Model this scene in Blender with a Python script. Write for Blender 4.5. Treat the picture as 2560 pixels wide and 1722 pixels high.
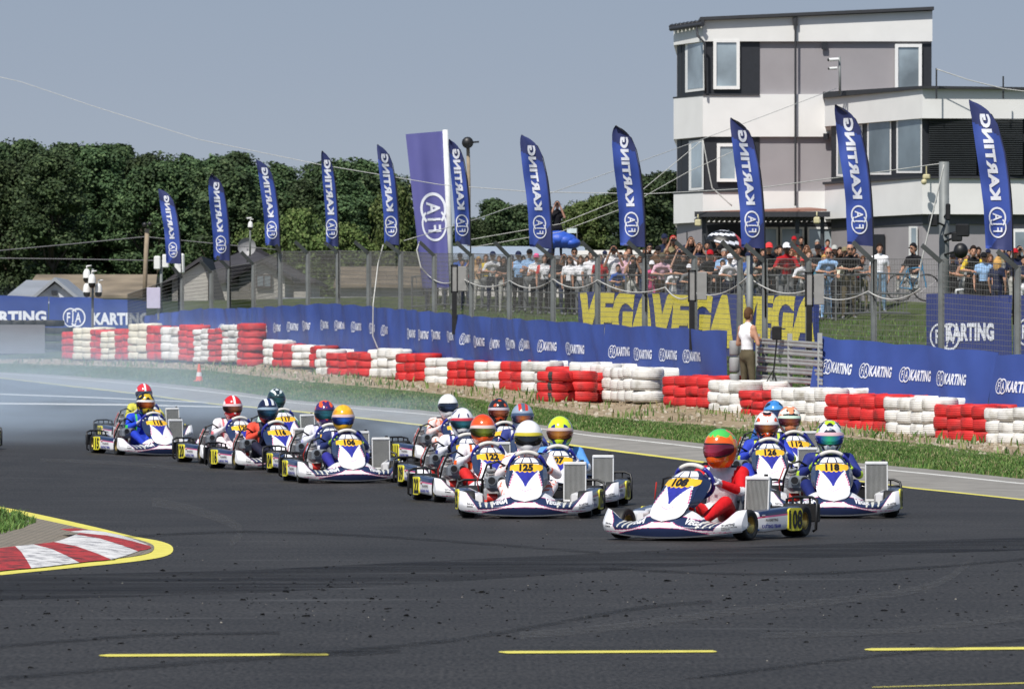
import bpy, bmesh, math, random
import numpy as np
from mathutils import Vector, Matrix, noise as mnoise
R = random.Random(7)
for o in list(bpy.data.objects): bpy.data.objects.remove(o)
SC = bpy.context.scene
COL = SC.collection
PI = math.pi
# ------------------------------------------------------------------ camera, sky, sun, exposure
F = 200/36*2560          # focal length in pixels of a 2560 px wide frame
HC = 1.54                # eye height above the near track
VH = 895.0               # horizon row of that frame
cam_d = bpy.data.cameras.new('camera'); cam = bpy.data.objects.new('camera', cam_d); COL.objects.link(cam)
cam.location = (0, 0, HC); cam.rotation_euler = (PI/2, 0, 0)
cam_d.lens = 200; cam_d.sensor_width = 36; cam_d.sensor_fit = 'HORIZONTAL'
cam_d.shift_y = (VH-861)/2560
cam_d.clip_start = 1; cam_d.clip_end = 6000
cam_d.dof.use_dof = True; cam_d.dof.focus_distance = 58; cam_d.dof.aperture_fstop = 13.0
SC.camera = cam
SUN_EL, SUN_AZ = 52, 205        # azimuth clockwise from +Y (view direction)
w = bpy.data.worlds.new('World'); SC.world = w; w.use_nodes = True
wn = w.node_tree; wn.nodes.clear()
wo = wn.nodes.new('ShaderNodeOutputWorld'); wb = wn.nodes.new('ShaderNodeBackground')
sky = wn.nodes.new('ShaderNodeTexSky'); sky.sky_type = 'NISHITA'; sky.sun_disc = False
sky.sun_elevation = math.radians(SUN_EL); sky.sun_rotation = math.radians(SUN_AZ)
sky.air_density = 1.0; sky.dust_density = 1.0; sky.ozone_density = 2.0
wtc = wn.nodes.new('ShaderNodeTexCoord'); wsp = wn.nodes.new('ShaderNodeSeparateXYZ'); wn.links.new(wtc.outputs['Generated'], wsp.inputs[0])
wr = wn.nodes.new('ShaderNodeValToRGB'); e = wr.color_ramp.elements      # hazy air low down over the horizon
e[0].position = 0.0; e[0].color = (4.45, 4.98, 5.62, 1); e[1].position = 0.065; e[1].color = (3.30, 4.00, 5.15, 1)
wf = wn.nodes.new('ShaderNodeMapRange'); wf.inputs[1].default_value = .05; wf.inputs[2].default_value = .35
wn.links.new(wsp.outputs[2], wr.inputs[0]); wn.links.new(wsp.outputs[2], wf.inputs[0])
mixn = wn.nodes.new('ShaderNodeMixRGB'); wn.links.new(wf.outputs[0], mixn.inputs[0]); wn.links.new(wr.outputs[0], mixn.inputs[1])
wn.links.new(sky.outputs[0], mixn.inputs[2]); wn.links.new(mixn.outputs[0], wb.inputs[0])
wb.inputs[1].default_value = 0.085
wn.links.new(wb.outputs[0], wo.inputs[0])
sd = bpy.data.lights.new('sun', 'SUN'); sun = bpy.data.objects.new('sun', sd); COL.objects.link(sun)
sd.energy = 4.3; sd.angle = math.radians(0.5); sd.color = (1.0, 0.955, 0.88)
az, el = math.radians(SUN_AZ), math.radians(SUN_EL)
sdir = Vector((math.sin(az)*math.cos(el), math.cos(az)*math.cos(el), math.sin(el)))
sun.rotation_euler = sdir.to_track_quat('Z', 'Y').to_euler()
sun.location = (0, 0, 60)
SC.render.engine = 'CYCLES'
SC.view_settings.view_transform = 'Standard'; SC.view_settings.look = 'None'
SC.view_settings.exposure = 0.15; SC.view_settings.gamma = 1
SC.cycles.volume_bounces = 2; SC.cycles.volume_step_rate = 1.5; SC.cycles.transparent_max_bounces = 12

# ------------------------------------------------------------------ helpers
def P(u, v, D): return Vector(((u-1280)/F*D, D, HC-(v-VH)/F*D))
def srgb(c):
    return tuple(((x/255)/12.92 if x/255 <= 0.04045 else ((x/255+0.055)/1.055)**2.4) for x in c)
_M = {}
def mat(name, col, rough=0.6, metal=0.0, var=0.12, scale=8.0, bump=0.0, coat=0.0, spec=0.5, key=None, stretch=None):
    k = key or (name, tuple(col), rough)
    if k in _M: return _M[k]
    m = bpy.data.materials.new(name); m.use_nodes = True
    nt = m.node_tree; b = nt.nodes['Principled BSDF']
    b.inputs['Roughness'].default_value = rough; b.inputs['Metallic'].default_value = metal
    b.inputs['Coat Weight'].default_value = coat; b.inputs['Specular IOR Level'].default_value = spec
    tc = nt.nodes.new('ShaderNodeTexCoord'); nz = nt.nodes.new('ShaderNodeTexNoise')
    nz.inputs['Scale'].default_value = scale; nz.inputs['Detail'].default_value = 5
    if stretch:
        mp = nt.nodes.new('ShaderNodeMapping'); mp.inputs['Scale'].default_value = stretch
        nt.links.new(tc.outputs['Object'], mp.inputs[0]); nt.links.new(mp.outputs[0], nz.inputs[0])
    else: nt.links.new(tc.outputs['Object'], nz.inputs[0])
    cr = nt.nodes.new('ShaderNodeValToRGB')
    cr.color_ramp.elements[0].position = 0.3; cr.color_ramp.elements[1].position = 0.7
    cr.color_ramp.elements[0].color = tuple(max(0, c*(1-var)) for c in col)+(1,)
    cr.color_ramp.elements[1].color = tuple(min(1, c*(1+var)) for c in col)+(1,)
    nt.links.new(nz.outputs[0], cr.inputs[0]); nt.links.new(cr.outputs[0], b.inputs['Base Color'])
    if bump:
        bp = nt.nodes.new('ShaderNodeBump'); bp.inputs['Strength'].default_value = bump; bp.inputs['Distance'].default_value = 0.02
        nt.links.new(nz.outputs[0], bp.inputs['Height']); nt.links.new(bp.outputs[0], b.inputs['Normal'])
    _M[k] = m
    return m
def pm(c, rough=0.5, **k): return mat('paint', srgb(c), rough, **k)

class MB:
    def __init__(s): s.v = []; s.f = []; s.m = []; s.sm = []
    def add(s, vs, fs, m=0, smooth=True):
        o = len(s.v); s.v.extend([tuple(q) for q in vs])
        for i, f in enumerate(fs):
            s.f.append(tuple(o+j for j in f)); s.m.append(m[i] if isinstance(m, list) else m); s.sm.append(smooth)
        return s
    def box(s, c, d, m=0, rz=0.0, rx=0.0, ry=0.0, bev=0.0):
        cx, cy, cz = c; a, b, h = d[0]/2, d[1]/2, d[2]/2
        if bev > 0:
            e = min(bev, a*.49, b*.49, h*.49); vs = []
            for sz in (-1, 1):
                for (ia, ib, ih) in ((a-e, b-e, h), (a, b, h-e)) if sz < 0 else ((a, b, h-e), (a-e, b-e, h)):
                    k = e if (ia, ib) == (a, b) else 0
                    if k: ring = [(-a+e, -b), (a-e, -b), (a, -b+e), (a, b-e), (a-e, b), (-a+e, b), (-a, b-e), (-a, -b+e)]
                    else: ring = [(-ia+e*.3, -ib), (ia-e*.3, -ib), (ia, -ib+e*.3), (ia, ib-e*.3), (ia-e*.3, ib), (-ia+e*.3, ib), (-ia, ib-e*.3), (-ia, -ib+e*.3)]
                    vs += [(x, y, sz*ih) for x, y in ring]
            fs = [tuple(range(7, -1, -1)), tuple(range(24, 32))]
            for r in range(3):
                for i in range(8):
                    j = (i+1) % 8; fs.append((r*8+i, r*8+j, r*8+8+j, r*8+8+i))
        else:
            vs = [(-a, -b, -h), (a, -b, -h), (a, b, -h), (-a, b, -h), (-a, -b, h), (a, -b, h), (a, b, h), (-a, b, h)]
            fs = [(3, 2, 1, 0), (4, 5, 6, 7), (0, 1, 5, 4), (1, 2, 6, 5), (2, 3, 7, 6), (3, 0, 4, 7)]
        M = Matrix.Translation((cx, cy, cz)) @ Matrix.Rotation(rz, 4, 'Z') @ Matrix.Rotation(ry, 4, 'Y') @ Matrix.Rotation(rx, 4, 'X')
        return s.add([M @ Vector(q) for q in vs], fs, m, False)
    def cyl(s, p0, p1, r0, r1=None, n=12, m=0, caps=True, smooth=True):
        r1 = r0 if r1 is None else r1
        p0, p1 = Vector(p0), Vector(p1); z = (p1-p0)
        if z.length < 1e-6: return s
        z.normalize(); x = z.orthogonal().normalized(); y = z.cross(x)
        vs = []
        for p, r in ((p0, r0), (p1, r1)):
            for i in range(n):
                a = 2*PI*i/n; vs.append(p+x*(r*math.cos(a))+y*(r*math.sin(a)))
        fs = [(i, (i+1) % n, n+(i+1) % n, n+i) for i in range(n)]
        s.add(vs, fs, m, smooth)
        if caps:
            s.add(vs[:n], [tuple(range(n-1, -1, -1))], m, False); s.add(vs[n:], [tuple(range(n))], m, False)
        return s
    def tube(s, pts, r, n=6, m=0, caps=True):
        pts = [Vector(p) for p in pts]; rr = r if isinstance(r, (list, tuple)) else [r]*len(pts)
        vs = []; up = None
        for i, p in enumerate(pts):
            t = (pts[min(i+1, len(pts)-1)]-pts[max(i-1, 0)]).normalized()
            if up is None: up = t.orthogonal().normalized()
            x = (up - t*up.dot(t))
            x = x.normalized() if x.length > 1e-6 else t.orthogonal().normalized()
            up = x; y = t.cross(x)
            for j in range(n):
                a = 2*PI*j/n; vs.append(p+x*(rr[i]*math.cos(a))+y*(rr[i]*math.sin(a)))
        fs = []
        for i in range(len(pts)-1):
            for j in range(n):
                k = (j+1) % n; fs.append((i*n+j, i*n+k, (i+1)*n+k, (i+1)*n+j))
        if caps: fs += [tuple(range(n-1, -1, -1)), tuple(range((len(pts)-1)*n, len(pts)*n))]
        return s.add(vs, fs, m, True)
    def ball(s, c, r, nu=16, nv=10, m=0, M=None):
        rx, ry, rz = r if isinstance(r, (tuple, list)) else (r, r, r)
        vs = []; c = Vector(c)
        for j in range(nv+1):
            th = PI*j/nv
            for i in range(nu):
                a = 2*PI*i/nu; q = Vector((rx*math.sin(th)*math.cos(a), ry*math.sin(th)*math.sin(a), rz*math.cos(th)))
                vs.append((M @ q if M else q)+c)
        fs = []
        for j in range(nv):
            for i in range(nu):
                k = (i+1) % nu
                if j == 0: fs.append((i, nu+i, nu+k))
                elif j == nv-1: fs.append((j*nu+i, (j+1)*nu+i, j*nu+k))
                else: fs.append((j*nu+i, (j+1)*nu+i, (j+1)*nu+k, j*nu+k))
        return s.add(vs, fs, m, True)
    def grid(s, fn, nu, nv, m=0, smooth=True, closeu=False):
        vs = [fn(i/(nu if closeu else nu), j/nv) for j in range(nv+1) for i in range(nu+(0 if closeu else 1))]
        W = nu if closeu else nu+1
        fs = []; ms = []
        for j in range(nv):
            for i in range(nu):
                k = (i+1) % W if closeu else i+1
                fs.append((j*W+i, j*W+k, (j+1)*W+k, (j+1)*W+i))
                ms.append(m((i+.5)/nu, (j+.5)/nv) if callable(m) else m)
        return s.add(vs, fs, ms, smooth)
    def lathe(s, prof, c=(0, 0, 0), axis='Z', n=24, m=0, smooth=True):
        c = Vector(c)
        def fn(a, j):
            r, h = prof[j]; x, y = r*math.cos(a), r*math.sin(a)
            return c+Vector((x, y, h) if axis == 'Z' else ((h, x, y) if axis == 'X' else (x, h, y)))
        vs = [fn(2*PI*i/n, j) for j in range(len(prof)) for i in range(n)]
        fs = [(j*n+i, j*n+(i+1) % n, (j+1)*n+(i+1) % n, (j+1)*n+i) for j in range(len(prof)-1) for i in range(n)]
        return s.add(vs, fs, m, smooth)
    def prism(s, poly, z0, z1, m=0):          # vertical prism over a plan polygon
        n = len(poly)
        vs = [(x, y, z0) for x, y in poly]+[(x, y, (z1[i] if isinstance(z1, (list, tuple)) else z1)) for i, (x, y) in enumerate(poly)]
        fs = [tuple(range(n-1, -1, -1)), tuple(range(n, 2*n))]+[(i, (i+1) % n, n+(i+1) % n, n+i) for i in range(n)]
        return s.add(vs, fs, m, False)
    def mesh(s, name, mats):
        me = bpy.data.meshes.new(name); me.from_pydata(s.v, [], s.f)
        for mm in mats: me.materials.append(mm)
        me.polygons.foreach_set('material_index', s.m); me.polygons.foreach_set('use_smooth', s.sm)
        me.update()
        bm = bmesh.new(); bm.from_mesh(me); bmesh.ops.recalc_face_normals(bm, faces=bm.faces); bm.to_mesh(me); bm.free()
        return me
    def build(s, name, mats, parent=None, loc=None):
        if not isinstance(mats, (list, tuple)): mats = [mats]
        o = bpy.data.objects.new(name, s.mesh(name, mats)); COL.objects.link(o)
        if parent: o.parent = parent
        if loc: o.location = loc
        return o
def tag(o, label=None, cat=None, group=None, kind=None):
    if label: o['label'] = label
    if cat: o['category'] = cat
    if group: o['group'] = group
    if kind: o['kind'] = kind
    return o
def thing(name, label, cat, loc=(0, 0, 0), rz=0.0, group=None):
    o = bpy.data.objects.new(name, None); COL.objects.link(o); o.empty_display_size = 0.2
    o.location = loc; o.rotation_euler = (0, 0, rz)
    return tag(o, label, cat, group)
def inst(me, name, parent=None, mats=None, M=None):
    o = bpy.data.objects.new(name, me); COL.objects.link(o)
    if parent: o.parent = parent
    if M is not None: o.matrix_local = M
    if mats:
        for i, mm in enumerate(mats):
            if mm is not None and i < len(o.material_slots):
                o.material_slots[i].link = 'OBJECT'; o.material_slots[i].material = mm
    return o
# flat lettering as sliced meshes: unit cap height, origin at the left of the baseline
_T = {}
def text2d(txt, bold=0.03, cuts=0.25, shear=0.0, wide=1.0, sp=1.06):
    k = (txt, bold, cuts, shear, wide, sp)
    if k in _T: return _T[k]
    cu = bpy.data.curves.new('t', 'FONT'); cu.body = txt; cu.size = 1; cu.offset = bold; cu.shear = shear; cu.resolution_u = 3; cu.space_character = sp
    o = bpy.data.objects.new('t', cu); COL.objects.link(o)
    bpy.context.view_layer.update()
    me = bpy.data.meshes.new_from_object(o.evaluated_get(bpy.context.evaluated_depsgraph_get()))
    bpy.data.objects.remove(o); bpy.data.curves.remove(cu)
    bm = bmesh.new(); bm.from_mesh(me); bpy.data.meshes.remove(me)
    xs = [v.co.x for v in bm.verts]; x0, x1 = min(xs), max(xs)
    sc = 1/0.70
    for v in bm.verts: v.co.x = (v.co.x-x0)*sc*wide; v.co.y *= sc
    W = (x1-x0)*sc*wide
    if cuts:
        x = cuts
        while x < W:
            bmesh.ops.bisect_plane(bm, geom=bm.verts[:]+bm.edges[:]+bm.faces[:], plane_co=(x, 0, 0), plane_no=(1, 0, 0)); x += cuts
        for y in (0.33, 0.66):
            bmesh.ops.bisect_plane(bm, geom=bm.verts[:]+bm.edges[:]+bm.faces[:], plane_co=(0, y, 0), plane_no=(0, 1, 0))
    bm.verts.index_update()
    r = ([(v.co.x, v.co.y) for v in bm.verts], [tuple(v.index for v in f.verts) for f in bm.faces], W)
    bm.free(); _T[k] = r
    return r
def put_text(mb, txt, fn, x0, y0, h, m=0, center=False, **k):
    vs, fs, W = text2d(txt, **k)
    dx = -W/2*h if center else 0
    mb.add([fn(x0+dx+x*h, y0+y*h) for x, y in vs], fs, m, False)
    return W*h
def put_ring(mb, fn, cx, cy, r, t, m=0, n=24, dash=0, box=None):
    for i in range(n):
        if dash and i % dash == 0: continue
        if box:
            g = 2*PI*(i+.5)/n; px, py = cx+r*math.cos(g), cy+r*math.sin(g)
            if box[0] < px < box[2] and box[1] < py < box[3]: continue
        a, b = 2*PI*i/n, 2*PI*(i+1)/n
        mb.add([fn(cx+q*math.cos(g), cy+q*math.sin(g)) for q, g in ((r-t, a), (r, a), (r, b), (r-t, b))], [(0, 1, 2, 3)], m, False)
def put_bar(mb, fn, x0, y0, x1, y1, t, m=0):
    dx, dy = x1-x0, y1-y0; L = math.hypot(dx, dy); nx, ny = -dy/L*t/2, dx/L*t/2
    mb.add([fn(x0+nx, y0+ny), fn(x1+nx, y1+ny), fn(x1-nx, y1-ny), fn(x0-nx, y0-ny)], [(0, 1, 2, 3)], m, False)
def put_logo(mb, fn, x0, y0, h, m=0, thin=1.0):       # two overlapping rings (globe and gear) behind three letters, width 1.45 h
    r = h/2
    bx = (x0+r*.30, y0+h*.20, x0+r*2.62, y0+h*.80)
    put_ring(mb, fn, x0+r, y0+r, r, h*.07*thin, m, 36, box=bx)
    put_ring(mb, fn, x0+r*1.9, y0+r, r, h*.09*thin, m, 36, box=bx)
    put_text(mb, 'FIA', fn, x0+r*1.45, y0+h*.26, h*.50, m, center=True, bold=.02, wide=.72, sp=1.38)
# ------------------------------------------------------------------ terrain knots (by viewing column u): distance D and height z
def tab(pairs): a = np.array(pairs, float); return lambda u: [float(np.interp(u, a[:, 0], a[:, k])) for k in range(1, a.shape[1])]
def tabv(pairs):       # (u, v, D) -> (D, z)
    return tab([(u, D, HC-(v-VH)*D/F) for u, v, D in pairs])
K_near = tab([(0, 64, 0), (1500, 64, 0), (2080, 58, 0), (2560, 53, 0)])
K_mid = tab([(0, 95, .22), (390, 86, .10), (1060, 79, .12), (1482, 74, .08), (2080, 65, .015), (2284, 61, .0), (2560, 57, 0)])
K_line = tabv([(-100, 940, 155), (0, 945, 150), (180, 967, 140), (515, 1009, 118), (732, 1029, 110), (955, 1052, 100), (1200, 1083, 93), (1482, 1122, 85), (1850, 1170, 76), (2284, 1221, 66), (2560, 1250, 62)])
K_conc = tabv([(-100, 926, 160), (0, 930, 156), (180, 940, 147), (515, 969, 127), (732, 1000, 115), (882, 1013, 110), (1060, 1026, 104), (1482, 1080, 91), (1600, 1091, 89), (2137, 1156, 77), (2320, 1172, 74.5), (2560, 1197, 71)])
K_gras = tabv([(-100, 906, 164), (0, 908, 162), (180, 912, 153), (515, 925, 136), (732, 950, 123), (1060, 980, 109), (1482, 1040, 97), (1850, 1070, 92), (2320, 1112, 85), (2560, 1141, 81)])
TYD = tab([(-200, 166), (154, 161), (300, 156), (604, 143), (659, 138), (950, 126), (1120, 118), (1344, 109), (1500, 106), (1800, 100), (2000, 97), (2400, 92), (2560, 90), (2800, 88)])
K_tyre = tabv([(-200, 899, 166), (154, 900, 161), (300, 902, 156), (604, 914, 143), (659, 914, 138), (800, 930, 132), (950, 945, 126), (1120, 959, 118), (1306, 976, 110), (1500, 1001, 106), (1767, 1018, 100.6), (2000, 1053, 97), (2212, 1080, 94.5), (2400, 1100, 92), (2560, 1111, 90)])
RAILD = tab([(-200, 190), (900, 180), (1030, 172), (1100, 170), (1446, 152), (1840, 140), (2100, 133), (2560, 126), (2900, 122)])
K_rail = tabv([(-200, 800, 190), (900, 780, 180), (1100, 776, 170), (1500, 788, 151), (1850, 798, 140), (2150, 803, 132), (2560, 812, 126), (2900, 815, 122)])
def knots(u):
    ks = [(4.0, 0.0), K_near(u), K_mid(u), K_line(u)]
    c = K_conc(u); g = K_gras(u); t = K_tyre(u)
    ks += [c, g, t, (t[0]+2.2, t[1]+.12)]
    r = K_rail(u); ks += [r, (r[0]+3, r[1]+.5), (r[0]+30, r[1]+.7), (r[0]+120, r[1]+1.2), (3500, r[1]+4)]
    out = [ks[0]]
    for k in ks[1:]: out.append((max(k[0], out[-1][0]+.3), k[1]))
    return out
_UG = list(range(-1800, 4401, 20))
_KG = [knots(u) for u in _UG]
def _hc(ks, y):
    for i in range(1, len(ks)):
        if y <= ks[i][0]:
            a, b = ks[i-1], ks[i]; return a[1]+(b[1]-a[1])*max(0, (y-a[0])/(b[0]-a[0]))
    return ks[-1][1]
def hz(x, y):
    y = max(y, 4.0); u = 1280+F*x/y; q = (min(max(u, -1800), 4399)+1800)/20; i = int(q); t = q-i
    return _hc(_KG[i], y)*(1-t)+_hc(_KG[i+1], y)*t
def G(u, v):           # where the ray through (u, v) meets the ground
    lo, hi = 8.0, 300.0; D = lo
    while D < hi:
        p = P(u, v, D)
        if p.z <= hz(p.x, p.y): break
        D += 0.25
    a, b = D-.25, D
    for _ in range(20):
        c = (a+b)/2; p = P(u, v, c)
        if p.z <= hz(p.x, p.y): b = c
        else: a = c
    p = P(u, v, b); p.z = hz(p.x, p.y)
    return p
US = [-1800, -1200, -800, -500, -300]+list(range(-150, 2720, 30))+[2800, 2950, 3200, 3600, 4400]
def strip(name, fa, fb, n, m, dz=0.0, rough_z=0.0, kind='structure', label=None):
    """ground sheet between the depth curves fa(u) and fb(u)"""
    vs = []
    for j in range(n+1):
        for u in US:
            a, b = fa(u), fb(u); D = a+(b-a)*j/n; x = (u-1280)/F*D
            z = hz(x, D)+dz
            if rough_z and 0 < j < n: z += rough_z*(mnoise.noise(Vector((x*2.3, D*2.3, 0)))+.6*mnoise.noise(Vector((x*7, D*7, 3))))
            vs.append((x, D, z))
    W = len(US)
    fs = [(j*W+i, j*W+i+1, (j+1)*W+i+1, (j+1)*W+i) for j in range(n) for i in range(W-1)]
    mb = MB(); mb.add(vs, fs, 0, True); o = mb.build(name, m)
    tag(o, label, None, None, kind); return o

def nodes_of(m): return m.node_tree, m.node_tree.nodes['Principled BSDF']
def asphalt_mat(name, base, streak=1.0):
    m = bpy.data.materials.new(name); m.use_nodes = True; nt, b = nodes_of(m); L = nt.links.new; N = nt.nodes.new
    tc = N('ShaderNodeTexCoord')
    def noise(sc, st, det=4):
        mp = N('ShaderNodeMapping'); mp.inputs['Scale'].default_value = st; L(tc.outputs['Object'], mp.inputs[0])
        n = N('ShaderNodeTexNoise'); n.inputs['Scale'].default_value = sc; n.inputs['Detail'].default_value = det; L(mp.outputs[0], n.inputs[0]); return n
    fine = noise(42, (1, .22, 1), 5); mid = noise(1.1, (.6, .35, 1), 5); st = noise(2.2, (.30, 1.3, 1), 4); pale = noise(1.3, (.22, 1.6, 1), 6)
    c = N('ShaderNodeValToRGB'); e = c.color_ramp.elements
    e[0].position = .28; e[0].color = tuple(x*.66 for x in base)+(1,); e[1].position = .75; e[1].color = tuple(x*1.28 for x in base)+(1,)
    ad = N('ShaderNodeMath'); ad.operation = 'MULTIPLY_ADD'; ad.inputs[1].default_value = .45; L(st.outputs[0], ad.inputs[0])
    a2 = N('ShaderNodeMath'); a2.operation = 'MULTIPLY'; a2.inputs[1].default_value = .55; L(mid.outputs[0], a2.inputs[0]); L(a2.outputs[0], ad.inputs[2])
    L(ad.outputs[0], c.inputs[0])
    mx = N('ShaderNodeMixRGB'); mx.blend_type = 'MULTIPLY'; mx.inputs[0].default_value = .8; L(c.outputs[0], mx.inputs[1])
    c2 = N('ShaderNodeValToRGB'); e = c2.color_ramp.elements; e[0].position = .3; e[0].color = (.35, .35, .35, 1); e[1].position = .68; e[1].color = (1.75, 1.75, 1.75, 1); L(fine.outputs[0], c2.inputs[0]); L(c2.outputs[0], mx.inputs[2])
    m3 = N('ShaderNodeMixRGB'); m3.inputs[2].default_value = (.12, .12, .122, 1)
    c3 = N('ShaderNodeValToRGB'); e = c3.color_ramp.elements; e[0].position = .63; e[0].color = (0, 0, 0, 1); e[1].position = .80; e[1].color = (.55*streak,)*3+(1,); L(pale.outputs[0], c3.inputs[0]); L(c3.outputs[0], m3.inputs[0]); L(mx.outputs[0], m3.inputs[1])
    L(m3.outputs[0], b.inputs['Base Color']); b.inputs['Roughness'].default_value = .62; b.inputs['Specular IOR Level'].default_value = .14
    bp = N('ShaderNodeBump'); bp.inputs['Strength'].default_value = .35; bp.inputs['Distance'].default_value = .004; L(fine.outputs[0], bp.inputs['Height']); L(bp.outputs[0], b.inputs['Normal'])
    return m
def speckle(name, c0, c1, c2, scale, bump=.5, dist=.02, lo=.32, hi=.7):
    m = bpy.data.materials.new(name); m.use_nodes = True; nt, b = nodes_of(m); L = nt.links.new; N = nt.nodes.new
    tc = N('ShaderNodeTexCoord'); n = N('ShaderNodeTexNoise'); n.inputs['Scale'].default_value = scale; n.inputs['Detail'].default_value = 8; n.inputs['Roughness'].default_value = .7
    L(tc.outputs['Object'], n.inputs[0]); c = N('ShaderNodeValToRGB'); e = c.color_ramp.elements
    e[0].position = lo; e[0].color = c0+(1,); e[1].position = hi; e[1].color = c2+(1,); k = e.new(.5); k.color = c1+(1,)
    L(n.outputs[0], c.inputs[0]); L(c.outputs[0], b.inputs['Base Color']); b.inputs['Roughness'].default_value = .95; b.inputs['Specular IOR Level'].default_value = .15
    bp = N('ShaderNodeBump'); bp.inputs['Strength'].default_value = bump; bp.inputs['Distance'].default_value = dist; L(n.outputs[0], bp.inputs['Height']); L(bp.outputs[0], b.inputs['Normal'])
    return m
M_asph = asphalt_mat('track_asphalt', (.036, .034, .0325))
M_conc = speckle('runoff_concrete', (.20, .19, .175), (.25, .24, .22), (.31, .295, .27), 1.6, .2, .01)
M_gras = speckle('grass_ground', (.05, .075, .022), (.075, .11, .033), (.12, .135, .05), 2.5)
M_dirt = speckle('dirt', (.22, .165, .105), (.33, .26, .17), (.45, .37, .26), 3.0, 1.0, .05)
M_bank = speckle('bank_grass', (.04, .062, .018), (.06, .085, .025), (.10, .12, .045), 1.5)
M_yel = speckle('yellow_line_paint', (.50, .46, .09), (.66, .60, .13), (.72, .66, .17), 6, .1, .003)
M_wht = speckle('white_line_paint', (.42, .42, .40), (.62, .62, .59), (.74, .73, .70), 6, .1, .003)
kD = lambda K, i=0: (lambda u: K(u)[0])
Dn, Dm, Dl, Dc, Dg, Dt = [kD(k) for k in (K_near, K_mid, K_line, K_conc, K_gras, K_tyre)]
strip('track', lambda u: 6.0, Dn, 40, M_asph)
strip('track', Dn, Dm, 6, M_asph)
strip('track', Dm, Dl, 14, M_asph)
lw = lambda u: .55 if u < 2000 else .42
strip('edge_line', Dl, lambda u: Dl(u)+lw(u), 1, M_yel)
cl = lambda fr: (lambda u: Dl(u)+lw(u)+(Dc(u)-Dl(u)-lw(u))*fr)
strip('runoff', cl(0), cl(.72), 8, M_conc)
strip('runoff_line', cl(.72), cl(.77), 1, M_wht)
strip('runoff', cl(.77), cl(1), 2, M_conc)
strip('verge', Dc, Dg, 14, M_gras, rough_z=.03)
strip('dirt_bank', Dg, lambda u: Dt(u)+.5, 14, M_dirt, rough_z=.05)
fD = lambda u: max(Dt(u)+2.2, 0)
strip('bank', lambda u: Dt(u)+.5, lambda u: K_rail(u)[0]+3, 14, M_bank, rough_z=.03)
strip('field', lambda u: K_rail(u)[0]+3, lambda u: K_rail(u)[0]+30, 4, speckle('yard_ground', (.12, .11, .09), (.17, .16, .13), (.2, .2, .17), 1))
strip('field', lambda u: K_rail(u)[0]+30, lambda u: 3500, 10, M_bank)
g = MB(); g.add([(-3500, -400, -.9), (3500, -400, -.9), (3500, 3500, -.9), (-3500, 3500, -.9)], [(0, 1, 2, 3)]); tag(g.build('ground', M_bank), kind='structure')

def flat_poly(name, pts, m, dz=.004, dens=0, label=None):
    """marking given by its corners seen on the ground"""
    vs = [G(u, v) for u, v in pts]
    mb = MB(); mb.add([(p.x, p.y, p.z+dz) for p in vs], [tuple(range(len(vs)))], 0, False)
    return tag(mb.build(name, m), label, None, None, 'structure')
def ribbon(name, pts, m, dz=.004):        # pts: (u, v_far, v_near) rows
    vs = []
    for u, a, b in pts:
        p, q = G(u, a), G(u, b); vs += [(p.x, p.y, p.z+dz), (q.x, q.y, q.z+dz)]
    mb = MB(); mb.add(vs, [(2*i, 2*i+2, 2*i+3, 2*i+1) for i in range(len(pts)-1)], 0, False)
    return tag(mb.build(name, m), kind='structure')
# dashed line across the near track
ribbon('dashed_line', [(248, 1638, 1640), (270, 1636, 1642), (816, 1634, 1639), (822, 1636, 1638)], M_yel)
ribbon('dashed_line', [(1247, 1629, 1631), (1270, 1628, 1634), (1780, 1626, 1631), (1792, 1629, 1630)], M_yel)
ribbon('dashed_line', [(2162, 1623, 1625), (2180, 1621, 1627), (2800, 1616, 1622)], M_yel)
ribbon('faint_line', [(2180, 1718, 1719), (2560, 1707, 1709), (2800, 1703, 1705)], M_yel)
def mark_mat(name, col, alpha, scale, st):
    m = bpy.data.materials.new(name); m.use_nodes = True; nt, b = nodes_of(m); L = nt.links.new; N = nt.nodes.new
    b.inputs['Base Color'].default_value = col+(1,); b.inputs['Roughness'].default_value = .7; b.inputs['Specular IOR Level'].default_value = .2
    tc = N('ShaderNodeTexCoord'); mp = N('ShaderNodeMapping'); mp.inputs['Scale'].default_value = st; n = N('ShaderNodeTexNoise'); n.inputs['Scale'].default_value = scale; n.inputs['Detail'].default_value = 7; n.inputs['Roughness'].default_value = .7
    L(tc.outputs['Object'], mp.inputs[0]); L(mp.outputs[0], n.inputs[0]); r = N('ShaderNodeMapRange'); r.inputs[1].default_value = .36; r.inputs[2].default_value = .66; r.inputs[3].default_value = 0; r.inputs[4].default_value = alpha; L(n.outputs[0], r.inputs[0]); L(r.outputs[0], b.inputs['Alpha']); return m
M_skid = mark_mat('rubber_mark', (.010, .010, .010), .5, 3, (.5, 2.5, 1)); M_skid2 = mark_mat('rubber_band', (.012, .012, .014), .6, 1.2, (.3, 1.4, 1)); M_scuf = mark_mat('pale_scuff', (.13, .13, .13), .34, 14, (1, .35, 1))
def mark(pts, w, m, n=10):
    q = outline_(pts, n); ribbon('tyre_mark', [(u, v-w/2, v+w/2) for u, v in q], m, .0025 if m is M_skid2 else .005)
def outline_(seq, n):
    out = []
    for i in range(len(seq)-1):
        p0 = seq[max(i-1, 0)]; p1 = seq[i]; p2 = seq[i+1]; p3 = seq[min(i+2, len(seq)-1)]
        for k in range(n):
            t = k/n; out.append(tuple(.5*((2*p1[d])+(-p0[d]+p2[d])*t+(2*p0[d]-5*p1[d]+4*p2[d]-p3[d])*t*t+(-p0[d]+3*p1[d]-3*p2[d]+p3[d])*t**3) for d in (0, 1)))
    out.append(seq[-1]); return out
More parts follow.
